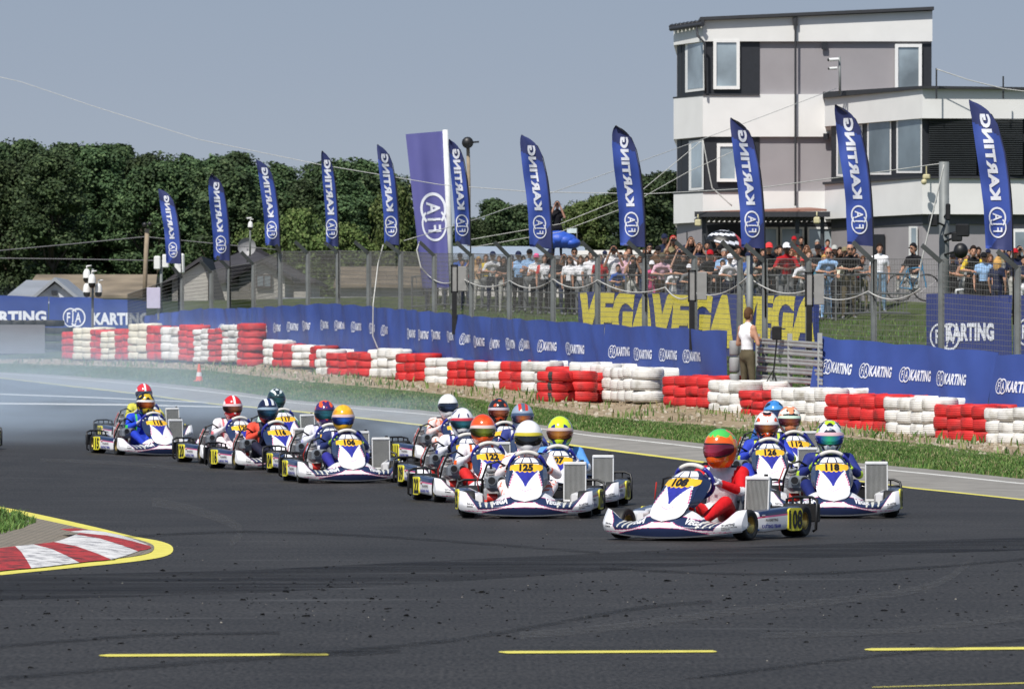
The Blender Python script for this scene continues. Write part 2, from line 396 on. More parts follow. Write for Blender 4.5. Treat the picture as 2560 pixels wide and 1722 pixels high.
ribbon('rubber_band', [(u, a, b) for u, a, b in ((-200, 1448, 1512), (0, 1440, 1500), (320, 1432, 1492), (640, 1424, 1482), (960, 1408, 1464), (1280, 1393, 1444), (1600, 1378, 1422), (1900, 1366, 1404), (2250, 1352, 1386), (2700, 1340, 1370))], M_skid2, .0025)
mark([(700, 1640), (900, 1624), (1150, 1598), (1400, 1556), (1600, 1520), (1780, 1505)], 9, M_skid)
mark([(-100, 1626), (0, 1617), (277, 1594), (430, 1586), (700, 1582)], 8, M_skid)
mark([(-100, 1706), (300, 1672), (640, 1646), (1000, 1628)], 10, M_skid)
mark([(1700, 1700), (2100, 1650), (2560, 1600)], 7, M_skid)
mark([(1500, 1420), (1900, 1436), (2300, 1420), (2700, 1385)], 6, M_skid)
mark([(200, 1330+20), (600, 1330), (1000, 1345), (1500, 1382)], 6, M_skid)
mark([(380, 1256), (450, 1268), (538, 1292), (595, 1318), (603, 1335), (575, 1360)], 22, M_scuf)
mark([(2430, 1400), (2380, 1440), (2290, 1475), (2110, 1500), (1800, 1534), (1540, 1568), (1300, 1590)], 18, M_scuf)
mark([(2600, 1540), (2400, 1562), (2200, 1580), (1900, 1590)], 14, M_scuf)
mark([(100, 1150), (300, 1158), (480, 1175)], 9, M_scuf)
# far track, another straight joins from the left
ribbon('far_line', [(-300, 1006, 1010), (0, 1007, 1011), (300, 1010, 1014), (560, 1016, 1019)], M_wht, .006)
ribbon('far_line', [(-300, 978, 981), (0, 984, 987), (250, 993, 996), (520, 1006, 1008)], M_wht, .006)

# island with kerb at the near left
def outline(seq, n=14):           # smooth closed-ish curve through (u, v)
    out = []
    for i in range(len(seq)-1):
        p0 = seq[max(i-1, 0)]; p1 = seq[i]; p2 = seq[i+1]; p3 = seq[min(i+2, len(seq)-1)]
        for k in range(n):
            t = k/n; out.append(tuple(.5*((2*p1[d])+(-p0[d]+p2[d])*t+(2*p0[d]-5*p1[d]+4*p2[d]-p3[d])*t*t+(-p0[d]+3*p1[d]-3*p2[d]+p3[d])*t**3) for d in (0, 1)))
    out.append(seq[-1]); return out
outer = outline([(-420, 1205), (-200, 1235), (0, 1267), (110, 1289), (230, 1316), (330, 1340), (395, 1352), (425, 1362), (433, 1374), (424, 1386), (390, 1396), (310, 1407), (180, 1420), (60, 1432), (0, 1438), (-200, 1455), (-420, 1476)])
inner = outline([(-420, 1214), (-200, 1245), (0, 1278), (110, 1301), (230, 1327), (310, 1342), (352, 1352), (378, 1361), (385, 1370), (376, 1382), (340, 1391), (270, 1400), (180, 1409), (60, 1421), (0, 1430), (-200, 1447), (-420, 1468)])
def sheet(name, A, B, m, za=.004, zb=.004, kind='structure'):
    vs = []
    for a, b in zip(A, B):
        p, q = G(*a), G(*b); vs += [(p.x, p.y, p.z+za), (q.x, q.y, q.z+zb)]
    mb = MB(); mb.add(vs, [(2*i, 2*i+2, 2*i+3, 2*i+1) for i in range(len(A)-1)], 0, True)
    return tag(mb.build(name, m), kind=kind)
sheet('island_edge_line', outer, inner, M_yel)
M_curb = speckle('kerb_concrete', (.18, .17, .15), (.27, .26, .24), (.36, .35, .33), 9)
# interior paving of the island: fan from a spine
sp = [(min(u, 300), 0) for u, v in inner]
vs = []
for (u, v) in inner:
    p = G(u, v); vs.append((p.x, p.y, p.z+.008))
mb = MB(); mb.add(vs, [tuple(range(len(vs)))], 0, False)
m = bpy.data.materials.new('block_paving'); m.use_nodes = True; nt, b = nodes_of(m)
tc = nt.nodes.new('ShaderNodeTexCoord'); br = nt.nodes.new('ShaderNodeTexBrick'); br.inputs['Scale'].default_value = 3.6
br.inputs['Color1'].default_value = (.27, .23, .18, 1); br.inputs['Color2'].default_value = (.20, .175, .14, 1); br.inputs['Mortar'].default_value = (.08, .075, .055, 1); br.inputs['Mortar Size'].default_value = .03
nt.links.new(tc.outputs['Object'], br.inputs[0]); nt.links.new(br.outputs[0], b.inputs['Base Color']); b.inputs['Roughness'].default_value = .9
tag(mb.build('island_paving', m), kind='structure')
# kerb blocks: red and white, gently raised ramps around the point
M_kr = speckle('kerb_red', (.09, .04, .042), (.33, .045, .05), (.46, .05, .055), 7, .15, .005, .40, .60)
M_kw = speckle('kerb_white', (.22, .22, .24), (.58, .58, .58), (.72, .72, .71), 7, .15, .005, .40, .62)
kerb_out = outline([(-300, 1463), (-140, 1448), (0, 1430), (110, 1420), (217, 1407), (284, 1400), (345, 1381), (376, 1369), (300, 1340), (245, 1333)], 10)
kerb_in = outline([(-300, 1405), (-140, 1398), (-30, 1392), (60, 1382), (90, 1379), (140, 1372), (190, 1354), (200, 1350), (182, 1347), (150, 1340)], 10)
kv = []; 
for a, b in zip(kerb_out, kerb_in):
    p, q = G(*a), G(*b)
    for t in (0, .25, .6, 1):
        r = p.lerp(q, t); kv.append((r.x, r.y, r.z+.012+.055*math.sin(t*PI*.62)))
kf = []; km = []
for i in range(len(kerb_out)-1):
    seg = int((i+6)//11) % 2
    for j in range(3): kf.append((i*4+j, i*4+j+1, i*4+5+j, i*4+4+j)); km.append(seg)
mb = MB(); mb.add(kv, kf, km, True); tag(mb.build('kerb', [M_kr, M_kw]), kind='structure')

# grass blades and weeds
def blades(name, fn, n, h0, h1, cols, wd=.012, lean=.35, seed=3):
    r = random.Random(seed); mb = MB(); vs = []; fs = []; ms = []
    for i in range(n):
        x, y, z, k = fn(r)
        h = r.uniform(h0, h1)*k; a = r.uniform(0, 2*PI); wx, wy = math.cos(a)*wd*k, math.sin(a)*wd*k
        lx, ly = r.gauss(0, lean)*h, r.gauss(0, lean)*h; o = len(vs)
        vs += [(x-wx, y-wy, z-.02), (x+wx, y+wy, z-.02), (x+wx*.7+lx*.4, y+wy*.7+ly*.4, z+h*.6), (x-wx*.7+lx*.4, y-wy*.7+ly*.4, z+h*.6), (x+lx, y+ly, z+h)]
        fs += [(o, o+1, o+2, o+3), (o+3, o+2, o+4)]; c = r.choices(range(len(cols)), [4, 4, 3, 2][:len(cols)])[0]; ms += [c, c]
    me = bpy.data.meshes.new(name); me.from_pydata(vs, [], fs)
    for c in cols: me.materials.append(c)
    me.polygons.foreach_set('material_index', ms); me.update()
    o = bpy.data.objects.new(name, me); COL.objects.link(o); return o
def leafm(name, c): 
    m = mat(name, c, .6, var=.25, scale=1.5, spec=.25); nt, b = nodes_of(m)
    return m
GC = [leafm('grass_blade', (.065, .140, .030)), leafm('grass_blade', (.10, .185, .040)), leafm('grass_blade', (.15, .225, .06)), leafm('grass_straw', (.26, .24, .12))]
def verge_pt(r):
    while True:
        u = r.uniform(-60, 2640); t = r.random(); a, b = Dc(u), Dg(u)
        D = a+(b-a)*(t*.97-.01); x = (u-1280)/F*D
        d = mnoise.noise(Vector((x*.9, D*.5, 5)))
        if r.random() < .5+.9*d+.35*math.sin(t*PI): return x, D, hz(x, D), (.7+.6*max(0, d)+.3*r.random())*(1 if t < .72 else .62)
tag(blades('verge_grass', verge_pt, 90000, .025, .075, GC, .010), 'unmown green grass verge between the concrete runoff and the tyre wall', 'grass', kind='stuff')
def dirt_pt(r):
    while True:
        u = r.uniform(-60, 2640); a, b = Dg(u), Dt(u); D = a+(b-a)*r.random()**1.6; x = (u-1280)/F*D
        if mnoise.noise(Vector((x*1.3, D*.9, 9))) > .12: return x, D, hz(x, D), .6+.9*r.random()
tag(blades('weeds', dirt_pt, 1700, .03, .14, [GC[0], GC[2], GC[3]], .014, .3, 5), 'sparse weeds and dry stalks on the dirt in front of the tyre wall', 'weeds', kind='stuff')
def isl_pt(r):
    while True:
        u = r.uniform(-380, 88)
        lo = np.interp(u, [-380, 0, 60, 95], [1232, 1282, 1292, 1303]); hi = np.interp(u, [-380, 0, 60, 95], [1350, 1338, 1322, 1306])
        p = G(u, r.uniform(lo, hi)-1)
        return p.x, p.y, p.z, .8+.5*r.random()-(.5 if u > 60 else 0)
tag(blades('island_grass', isl_pt, 5200, .035, .085, GC[:3], .008, .5, 8), 'bright green grass on the kerbed island at the left edge', 'grass', kind='stuff')
def bank_pt(r):
    u = r.uniform(900, 2640); a, b = Dt(u)+2.5, K_rail(u)[0]-.3; D = r.uniform(a, b); x = (u-1280)/F*D
    return x, D, hz(x, D), .8
tag(blades('bank_grass', bank_pt, 9000, .05, .14, GC[:3], .02, .4, 9), 'green grass on the bank behind the debris fence', 'grass', kind='stuff')
# stones in the dirt, rubber crumbs on the racing line
def bits(name, fn, n, mats, s0, s1, flat=.5, seed=4):
    r = random.Random(seed); mb = MB()
    for i in range(n):
        x, y, z = fn(r); s = r.uniform(s0, s1)*(1.8 if r.random() < .08 else 1); a = r.uniform(0, PI); e = r.uniform(1, 2.6 if flat < .5 else 1.5)
        ca, sa = math.cos(a), math.sin(a); q = []
        for sx, sy, sz in ((-1, -.8, 0), (1, -1, 0), (.8, 1, 0), (-1, .7, 0), (-.6, -.5, 1), (.7, -.4, 1), (.5, .5, .8), (-.6, .5, 1)):
            px, py = sx*s*e*r.uniform(.7, 1.2), sy*s*r.uniform(.6, 1.1)
            q.append((x+px*ca-py*sa, y+px*sa+py*ca, z+sz*s*flat*2*r.uniform(.6, 1.2)))
        mb.add(q, [(4, 5, 6, 7), (0, 1, 5, 4), (1, 2, 6, 5), (2, 3, 7, 6), (3, 0, 4, 7)], r.randrange(len(mats)), False)
    return mb.build(name, mats)
def crumb(r):
    if r.random() < .82: u, v = r.uniform(-20, 2600), r.gauss(1500, 52)
    else: u, v = r.uniform(-20, 2600), r.uniform(1290, 1715)
    v = max(1300, min(1716, v-(u-1280)*.006)); p = G(u, v); return p.x, p.y, p.z+.003
M_rub = mat('rubber_crumb', (.004, .004, .004), .8, spec=.1)
tag(bits('rubber_crumbs', crumb, 620, [M_rub], .003, .0085, .40), 'crumbs of torn tyre rubber scattered over the near asphalt', 'debris', kind='stuff')
tag(bits('grit', crumb, 70, [mat('grit_stone', (.36, .33, .28), .9)], .002, .0035, .5, 6), 'pale grit scattered over the near asphalt', 'grit', kind='stuff')
def stone(r):
    u = r.uniform(-60, 2640); a, b = Dc(u)+(Dg(u)-Dc(u))*.85, Dt(u); D = a+(b-a)*r.random(); x = (u-1280)/F*D
    return x, D, hz(x, D)
tag(bits('stones', stone, 1500, [mat('pale_stone', (.42, .37, .29), .9), mat('brown_stone', (.25, .2, .14), .9)], .012, .035, .5, 7), 'small stones lying in the dirt strip along the tyre wall', 'stones', kind='stuff')
# ------------------------------------------------------------------ karts
M_white = mat('white_bodywork', (.80, .80, .82), .28, var=.03, coat=.3)
M_navy = mat('navy_bodywork', (.018, .030, .085), .28, var=.08, coat=.3)
M_pink = mat('pink_pinstripe', (.62, .10, .25), .4, var=.05)
M_cream = mat('pale_slash', (.62, .62, .56), .4, var=.05)
M_gold = mat('number_yellow', (.84, .48, .03), .4, var=.05)
M_blue = mat('royal_blue', (.03, .035, .30), .35, var=.2, scale=20)
M_blk = mat('black_plastic', (.012, .012, .013), .45, var=.3)
M_tyre = mat('kart_rubber', (.018, .018, .018), .62, var=.35, scale=14, bump=.1)
M_rim = mat('gold_rim', (.62, .42, .12), .32, 1.0, var=.1)
M_rimB = mat('black_rim', (.02, .02, .02), .4)
M_plate = mat('plate_yellow', (.80, .72, .045), .4, var=.04)
M_digit = mat('digit_black', (.008, .008, .01), .5)
M_alu = mat('radiator_frame', (.80, .80, .79), .35, .25, var=.06)
M_fin = mat('radiator_core', (.10, .10, .095), .5, .6, var=.1)
M_fin2 = mat('radiator_fin', (.42, .42, .40), .4, .4, var=.1)
M_eng = mat('engine_metal', (.62, .62, .62), .35, .6, var=.25, scale=30)
M_airbox = mat('airbox_grey', (.20, .22, .25), .3, .3, var=.15)
M_red = mat('red_part', (.55, .03, .02), .35, var=.1)
M_orange = mat('orange_part', (.80, .16, .02), .4, var=.1)
M_frame = mat('chassis_tube', (.03, .07, .20), .3, .3, var=.15)
M_seat = mat('seat_shell', (.30, .32, .35), .35, var=.1)
M_chrome = mat('exhaust_chrome', (.62, .60, .57), .22, 1.0, var=.1)
M_wgrip = mat('wheel_grip', (.66, .64, .60), .8, var=.1)
M_sw = mat('steel', (.5, .5, .5), .35, .9)

# front bumper fairing: fx = -1..1 across, t = 0 bottom front lip .. 1 rear top edge
def fair_pt(fx, t):
    ax = abs(fx); x = fx*.64
    yfront = -1.0+.17*ax**2.2+(.05*max(0, ax-.86)/.14)            # nose sweeps back to the corners
    shelf = .245*math.exp(-(ax/.42)**4); corner = .245/(1+math.exp(-(ax-.80)*17))
    top = max(.135, shelf, corner) if False else (.152+ .103*math.exp(-(ax/.42)**5)+.110/(1+math.exp(-(ax-.82)*22)))
    depth = .30*(1-.62*ax**2)
    if t < .34:                                             # upright front band
        k = t/.34; z = .034+.050*ax**2+(.085-.035*ax)*k; y = yfront-.022*math.sin(k*PI*.5)
    else:
        k = (t-.34)/.66; z0 = .119+.050*ax**2-.035*ax; z = z0+(top-z0)*(k**.85); y = yfront-.022+depth*(k**1.15)
        z += .012*math.sin(k*PI)*(1-ax)
    if ax > .93: y += (ax-.93)*1.2*.4; 
    return (x, y, z)
def fair_m(uu, t):
    fx = uu*2-1; ax = abs(fx); z = fair_pt(fx, t)[2]-.028*ax**2
    ip = lambda q: float(np.interp(ax, [p[0] for p in q], [p[1] for p in q]))
    chin = ip([(0, .108), (.18, .106), (.34, .094), (.50, .070), (.70, .034), (.73, 0), (1, 0)])
    if z < chin: return 1
    if z < chin+.0045: return 2
    if .55 < ax < .95 and abs(z-ip([(.55, .062), (.95, .050)])) < .0028: return 2
    wt = ip([(0, .155), (.15, .155), (.21, .132), (.40, .094), (.50, .082), (.70, .070), (.90, .225), (1, .28)])
    if z < wt: return 0
    if z < wt+.0045: return 2
    sh = ip([(0, .222), (.18, .214), (.44, .168), (.46, .40), (1, .4)])
    if z > sh: return 0
    if z > sh-.004: return 2
    for c, w in ((.50, .028), (.59, .026), (.68, .022)):
        if abs(ax-(c+(z-.13)*.5)) < w*(.35+.65*min(1, max(0, (z-.10)/.05))) and .098 < z < .170: return 3
    return 1
mb = MB(); mb.grid(lambda u, t: fair_pt(u*2-1, t), 180, 44, fair_m)
mb.grid(lambda u, t: (lambda p: (p[0]*.985, p[1]+.02, p[2]-.012))(fair_pt(u*2-1, t)), 40, 8, 0)    # inner skin gives it thickness
mb.grid(lambda u, t: Vector(fair_pt(u*2-1, 1)).lerp(Vector(fair_pt(u*2-1, 1))+Vector((0, .03, -.10)), t), 60, 2, 1)
for s in (-1, 1):                                            # closed rounded ends
    mb.grid(lambda u, t: Vector(fair_pt(s, u)).lerp(Vector((s*.655, -.66, .11)), t*.85), 24, 4, 0)
me_fair = mb.mesh('front_fairing', [M_white, M_navy, M_pink, M_cream])
def fair_surf(x, y):        # text mapping: x metres across, y = t
    p = fair_pt(x/.64, y); q = fair_pt(x/.64, min(1, y+.02)); d = Vector(q)-Vector(p); n = Vector((0, -d.z, d.y)) if True else None
    n = Vector((0, d.y and -d.z, d.y)).normalized() if d.length else Vector((0, -1, 0))
    return Vector(p)+Vector((0, -abs(n.y), abs(n.z)))*.004
mb = MB()
me_vega = []
for cx in (-.315, .195):
    mb = MB(); vs, fs, W = text2d('VEGA', bold=.06, wide=1.45)
    mb.add([fair_surf(cx+x*.026, .455+y*.22) for x, y in vs], fs, 0, False); me_vega.append(mb.mesh('fairing_lettering', [M_white]))
mb = MB()
for i, (tx, k) in enumerate((('FIA KARTING', 1.0), ('WORLD & EUROPE', .8), ('EUROPEAN', .8))):
    vs, fs, W = text2d(tx, bold=.03)
    mb.add([fair_surf(.535-.0+x*.010*k-.02, .34-.10*i+y*.075*k) for x, y in vs], fs, 0, False)
me_small = mb.mesh('fairing_small_print', [M_digit]); mb = MB()
for i, tx in enumerate(('KARTING', 'JUNIOR')):
    vs, fs, W = text2d(tx, bold=.03); mb.add([fair_surf(-.56+x*.011, .36-.11*i+y*.08) for x, y in vs], fs, 0, False)
me_small2 = mb.mesh('fairing_small_print', [M_digit])

# number panel in front of the steering wheel
def pan_pt(fx, t):
    w = .158*(1-.0*t) if t < .25 else .158
    if t < .22: w = .158*math.sqrt(max(0, 1-((.22-t)/.22)**2.2))*.98+.004
    elif t < .62: w = .158+.012*math.sin((t-.22)/.4*PI)
    else: w = .158*math.sqrt(max(0.0, 1-((t-.62)/.40)**3.2))+.003
    zz = .165+.415*t; yy = -.995+.56*t-.03*math.sin(t*PI)+.10*abs(fx)**2.2*(.35+.65*t)
    return (fx*w, yy, zz)
def pan_m(uu, t):
    fx = uu*2-1; ax = abs(fx); n = .012*math.sin(fx*21)
    if t > .88 and ax > .0:
        return 1 if (abs(ax-.34) < .045 or ax > .80 or t > .985) else 0
    if t > .855: return 1
    if .665+n+.05*ax*ax < t < .86-.05*ax*ax and ax < .985: return 4
    if t > .30 and t <= .69:
        v = (t-.34)/.33
        if 0 < v and ax < .06+.62*v**1.5: return 5
    if ax > .985-.55*max(0, t-.30)*(1 if t < .7 else .6) and t > .30: return 1
    if abs(ax-(.945-.55*max(0, t-.30))) < .025 and .34 < t < .62: return 2
    if abs(t-(.23+.16*ax)) < .006 and ax < .42: return 2
    return 0
def pan_surf(x, z):         # x metres, z = t
    w = abs(pan_pt(1, z)[0]); f = max(-1, min(1, x/max(w, .01))); p = Vector(pan_pt(f, z)); return p+Vector((0, -.0055, .003))
mb = MB(); mb.grid(lambda u, t: pan_pt(u*2-1, t), 64, 96, pan_m)
mb.grid(lambda u, t: (lambda p: (p[0]*1.0, p[1]+.012, p[2]-.003))(pan_pt(u*2-1, t)), 24, 24, 1)
me_panel = mb.mesh('number_panel', [M_white, M_navy, M_pink, M_cream, M_gold, M_blue])
def side_wing(s):
    def fn(u, t):
        tt = .30+.62*t; p = pan_pt(s*.97, tt); wx = .046*math.sin(t*PI)**.7
        return (p[0]+s*wx*u, p[1]+.13*u, p[2]-.02*u)
    m_ = MB(); m_.grid(fn, 6, 20, 0); m_.grid(lambda u, t: Vector(fn(u, t))+Vector((0, .008, 0)), 6, 20, 0); return m_.mesh('panel_side', [M_navy])
me_wing = [side_wing(s) for s in (-1, 1)]
mb = MB()
for x in (-.12, .12): mb.tube([(x, -.52, .12), (x*.8, -.52, .35), (x*.6, -.45, .45)], .009, 8)
me_bracket = mb.mesh('panel_bracket', [M_sw])

def tyre_mesh(r, w, name):
    h = w/2; prof = [(.068, -h*.80), (r*.80, -h), (r*.93, -h*.96), (r*.985, -h*.80), (r, -h*.5), (r, h*.5), (r*.985, h*.8), (r*.93, h*.96), (r*.8, h), (.068, h*.8)]
    m_ = MB(); m_.lathe(prof, axis='X', n=40); return m_.mesh(name, [M_tyre])
def rim_mesh(w, m):
    h = w/2; m_ = MB(); m_.lathe([(.02, h*.35), (.045, h*.42), (.055, h*.62), (.072, h*.80), (.074, h*.88), (.068, h*.70), (.064, -h*.70), (.074, -h*.88), (.072, -h*.8), (.055, -h*.62), (.045, -h*.42), (.02, -h*.35)], axis='X', n=32, m=0)
    m_.cyl((-h*.5, 0, 0), (h*.5, 0, 0), .024, n=14, m=1)
    for k in range(3):
        a = 2*PI*k/3; m_.cyl((h*.38, .038*math.cos(a), .038*math.sin(a)), (h*.5, .038*math.cos(a), .038*math.sin(a)), .007, n=6, m=1); m_.cyl((-h*.5, .038*math.cos(a), .038*math.sin(a)), (-h*.38, .038*math.cos(a), .038*math.sin(a)), .007, n=6, m=1)
    return m_.mesh('rim', [m, M_sw])
me_ft, me_rt = tyre_mesh(.130, .135, 'tyre'), tyre_mesh(.139, .205, 'tyre')
me_fr, me_rr = rim_mesh(.135, M_rim), rim_mesh(.205, M_rim)

# side pod, mirrored by s (outer face carries the race number at its rear end)
def pod_mesh(s):
    def fn(u, t):
        y = -.385+.76*u; hh = .094*(.80+.20*min(1, u*4)); zc = .140+.012*u
        a = t*2*PI; cx, cz = math.cos(a), math.sin(a); q = .36
        ex = math.copysign(abs(cx)**q, cx)*.085*min(1, .35+u*5); ez = math.copysign(abs(cz)**.5, cz)*hh
        return (s*(.575+ex-.05*(1-min(1, u*3.5))+.17*y), y, zc+ez+.02*u)
    def fm(u, t):
        a = (t*360) % 360
        if 12 < a < 95 and u > .15: return 1
        if 7 < a <= 12 and u > .13: return 2
        if 275 < a < 300 and u > .25: return 1
        return 0
    m_ = MB(); m_.grid(lambda u, t: fn(t, u), 48, 30, lambda a, b: fm(b, a), closeu=True)
    for u in (0, 1):
        ring = [fn(u, i/48) for i in range(48)]; m_.add(ring+[tuple(sum(c)/48 for c in zip(*ring))], [(i, (i+1) % 48, 48) for i in range(48)], 0)
    return m_.mesh('side_pod', [M_white, M_navy, M_pink]), fn
pods = {s: pod_mesh(s) for s in (-1, 1)}
def pod_surf(s):
    def f(x, z):           # x along the outer face reading left to right when seen from outside, z height
        y = x if s > 0 else -x
        return Vector((s*(.6630+.17*y), y, z))
    return f
def plate_meshes(num, s):
    f = pod_surf(s); c = .26 if s > 0 else -.26
    m_ = MB(); w_, h_ = .112, .098
    poly = []
    for i in range(32):
        a = 2*PI*i/32; poly.append((c+w_*math.copysign(abs(math.cos(a))**.35, math.cos(a)), .158+h_*math.copysign(abs(math.sin(a))**.35, math.sin(a))))
    vs = [f(x, z)+Vector((s*.004, 0, 0)) for x, z in poly]+[f(x, z)-Vector((s*.012, 0, 0)) for x, z in poly]
    m_.add(vs, [tuple(range(32))]+[(i, (i+1) % 32, 32+(i+1) % 32, 32+i) for i in range(32)], 0, False)
    d = MB(); put_text(d, num, lambda x, z: f(x, z)+Vector((s*.008, 0, 0)), c, .086, .145, 0, center=True, bold=.04, wide=.72)
    return m_.mesh('number_plate', [M_plate]), d.mesh('race_number', [M_digit])
def pod_print(s):
    f = pod_surf(s); g = lambda x, z: f(x, z)+Vector((s*.004, 0, 0)); d = MB(); c = -.27 if s > 0 else -.10
    d.add([g(c, .185), g(c+.05, .185), g(c+.05, .197), g(c, .197)], [(0, 1, 2, 3)], 1, False); d.add([g(c, .197), g(c+.05, .197), g(c+.05, .209), g(c, .209)], [(0, 1, 2, 3)], 2, False)
    A = d.mesh('pod_stickers', [M_digit, M_red, M_white, M_blue]); d = MB()
    put_text(d, 'FIA KARTING', g, c+.06, .150, .022, 0, bold=.03); B = d.mesh('pod_sticker', [M_digit]); d = MB()
    put_text(d, 'KARTING TEAM', g, c+.0, .095, .028, 0, bold=.04); C_ = d.mesh('pod_sticker', [M_blue])
    return A, B, C_
me_podp = {s: pod_print(s) for s in (-1, 1)}

# rear bumper hoop
mb = MB()
for s in (-1, 1):
    mb.tube([(s*.40, .80, .10), (s*.41, .80, .315), (s*.50, .79, .335), (s*.66, .76, .335), (s*.72, .73, .31), (s*.73, .70, .26), (s*.73, .68, .06), (s*.70, .69, .045)], [.013]*8, 8)
    mb.box((s*.55, .795, .20), (.34, .035, .16), 0, bev=.012)
    for k in (.47, .55, .63): mb.box((s*k, .79, .30), (.014, .02, .06), 0)
mb.box((0, .80, .20), (.82, .04, .11), 0, bev=.015)
me_rb = mb.mesh('rear_bumper', [M_blk])
# chassis
mb = MB()
for s in (-1, 1):
    mb.tube([(s*.30, -.80, .07), (s*.36, -.45, .06), (s*.30, -.1, .06), (s*.33, .3, .06), (s*.33, .66, .09)], .015, 8)
    mb.tube([(s*.35, -.30, .06), (s*.58, -.28, .08), (s*.60, .30, .08), (s*.34, .30, .07)], .011, 8)
    mb.tube([(s*.13, -.45, .07), (s*.13, .1, .06), (s*.2, .6, .08)], .014, 8)
    mb.tube([(s*.36, -.52, .09), (s*.50, -.52, .12)], .02, 8)
mb.tube([(-.55, -.52, .125), (.55, -.52, .125)], .009, 8); mb.tube([(-.36, -.80, .07), (.36, -.80, .07)], .013, 8)
me_ch = mb.mesh('chassis', [M_frame])
mb = MB(); mb.box((0, -.42, .042), (.56, .70, .008)); me_floor = mb.mesh('floor_tray', [mat('tray_alloy', (.35, .36, .38), .4, .6)])
mb = MB(); mb.cyl((-.60, .53, .139), (.60, .53, .139), .020, n=14); mb.cyl((.05, .53, .139), (.06, .53, .139), .10, n=28); mb.cyl((-.22, .53, .139), (-.21, .53, .139), .085, n=28)
me_axle = mb.mesh('rear_axle', [M_sw])
# seat shell
def seat_fn(u, t):
    a = (u-.5)*PI*1.15; r = .205+.01*t; back = t
    z = .06+.46*t**1.1; yo = .38+.20*t
    return (r*math.sin(a)*(1-.10*t), yo-.21+ .20*math.cos(a)*(1.0), z if abs(u-.5) < .3 else z-.12*t*(abs(u-.5)-.3)/.2)
mb = MB(); mb.grid(seat_fn, 20, 12, 0); mb.grid(lambda u, t: (lambda p: (p[0]*1.04, p[1]+.008, p[2]))(seat_fn(u, t)), 20, 12, 0); mb.box((0, .25, .055), (.34, .34, .02), 0, bev=.01)
me_seat = mb.mesh('seat', [M_seat])
# engine group on the driver's right
mb = MB(); mb.box((-.36, .34, .20), (.17, .20, .17), 0, bev=.03); mb.cyl((-.36, .30, .27), (-.37, .20, .43), .062, .055, 16, 0)
for k in range(7): mb.cyl((-.36-.001*k, .29-.0095*k, .285+.017*k), (-.361-.001*k, .288-.0095*k, .290+.017*k), .078, n=18, m=0)
mb.cyl((-.37, .195, .44), (-.37, .19, .455), .05, n=12); mb.cyl((-.37, .19, .455), (-.372, .18, .50), .012, n=8, m=1); mb.box((-.28, .38, .16), (.05, .14, .13), 2, bev=.02)
me_engine = mb.mesh('engine', [M_eng, M_blk, M_red])
mb = MB(); mb.box((-.30, .00, .315), (.215, .22, .15), 0, bev=.035); mb.box((-.29, .13, .29), (.10, .10, .07), 0, bev=.02)
for x in (-.350, -.252):
    mb.cyl((x, -.14, .345), (x, -.08, .345), .042, .040, 16, 0); mb.cyl((x, -.1405, .345), (x, -.139, .345), .036, n=16, m=1)
me_airbox = mb.mesh('airbox', [M_airbox, M_digit])
mb = MB(); mb.tube([(-.46, .20, .20), (-.45, .05, .36), (-.40, -.02, .50), (-.30, .02, .53), (-.20, .08, .47)], .011, 8); mb.tube([(-.47, .16, .16), (-.50, .02, .33), (-.45, -.06, .47)], .006, 6, 1); mb.tube([(-.2, .1, .45), (-.05, .12, .40)], .013, 8)
me_hose = mb.mesh('coolant_hose', [M_blk, M_red])
mb = MB(); mb.cyl((-.40, .02, .17), (-.30, .02, .17), .048, n=16); mb.box((-.42, .05, .12), (.07, .13, .07), 0, bev=.02);
me_redp = mb.mesh('brake_caliper', [M_red])
mb = MB(); mb.tube([(-.30, .42, .28), (-.18, .60, .30), (.02, .66, .29), (.22, .62, .28), (.36, .52, .27)], [.03, .045, .055, .05, .03], 14); mb.cyl((.36, .50, .27), (.40, .22, .265), .035, n=14)
me_exh = mb.mesh('exhaust', [M_chrome])
# radiator on the driver's left
mb = MB(); mb.box((0, 0, 0), (.205, .030, .335), 1)
for k in range(17): mb.box((-.096+.012*k, -.0175, 0), (.0045, .006, .33), 2)
for s in (-1, 1): mb.box((s*.106, 0, 0), (.012, .042, .36), 0, bev=.003)
mb.box((0, 0, .185), (.226, .056, .034), 0, bev=.01); mb.box((0, 0, -.18), (.226, .05, .025), 0, bev=.008); mb.cyl((.07, 0, .2), (.07, 0, .222), .018, n=12, m=3)
me_rad = mb.mesh('radiator', [M_alu, M_fin, M_fin2, M_blk])
mb = MB(); mb.tube([(.42, .05, .15), (.36, .1, .08), (.33, .1, .07)], .01, 8); mb.tube([(.50, .04, .16), (.56, .0, .10), (.58, .0, .08)], .01, 8); mb.tube([(.40, .1, .3), (.30, .25, .3), (.1, .45, .3)], .014, 8)
me_radb = mb.mesh('radiator_mount', [M_blk])
# steering wheel and column, pedals, tank
def wheel_grid(lo, hi, m_, mi):
    c = Vector((0, -.27, .487)); n = Vector((0, .86, .5)).normalized(); x = Vector((1, 0, 0)); y = n.cross(x)*-1
    if y.z < 0: y = -y
    pts = []
    for i in range(13):
        a = lo+(hi-lo)*i/12; rx, ry = .168, .163
        pts.append(c+x*(rx*math.cos(a))+y*(ry*math.sin(a)))
    m_.tube(pts, .020, 10, mi); return c, n, x, y
mb = MB(); wheel_grid(PI*.28, PI*.72, mb, 0); wheel_grid(PI*.72, PI*1.25, mb, 1); wheel_grid(-PI*.25, PI*.28, mb, 1); c, n, x_, y_ = wheel_grid(PI*1.25, PI*1.75, mb, 1)
for a in (0.1, PI-.1, PI*1.5): mb.tube([c, c+x_*(.15*math.cos(a))+y_*(.12*math.sin(a))], .010, 6, 2)
mb.box(tuple(c+Vector((0, .01, .02))), (.09, .03, .06), 2, rx=-.8, bev=.01)
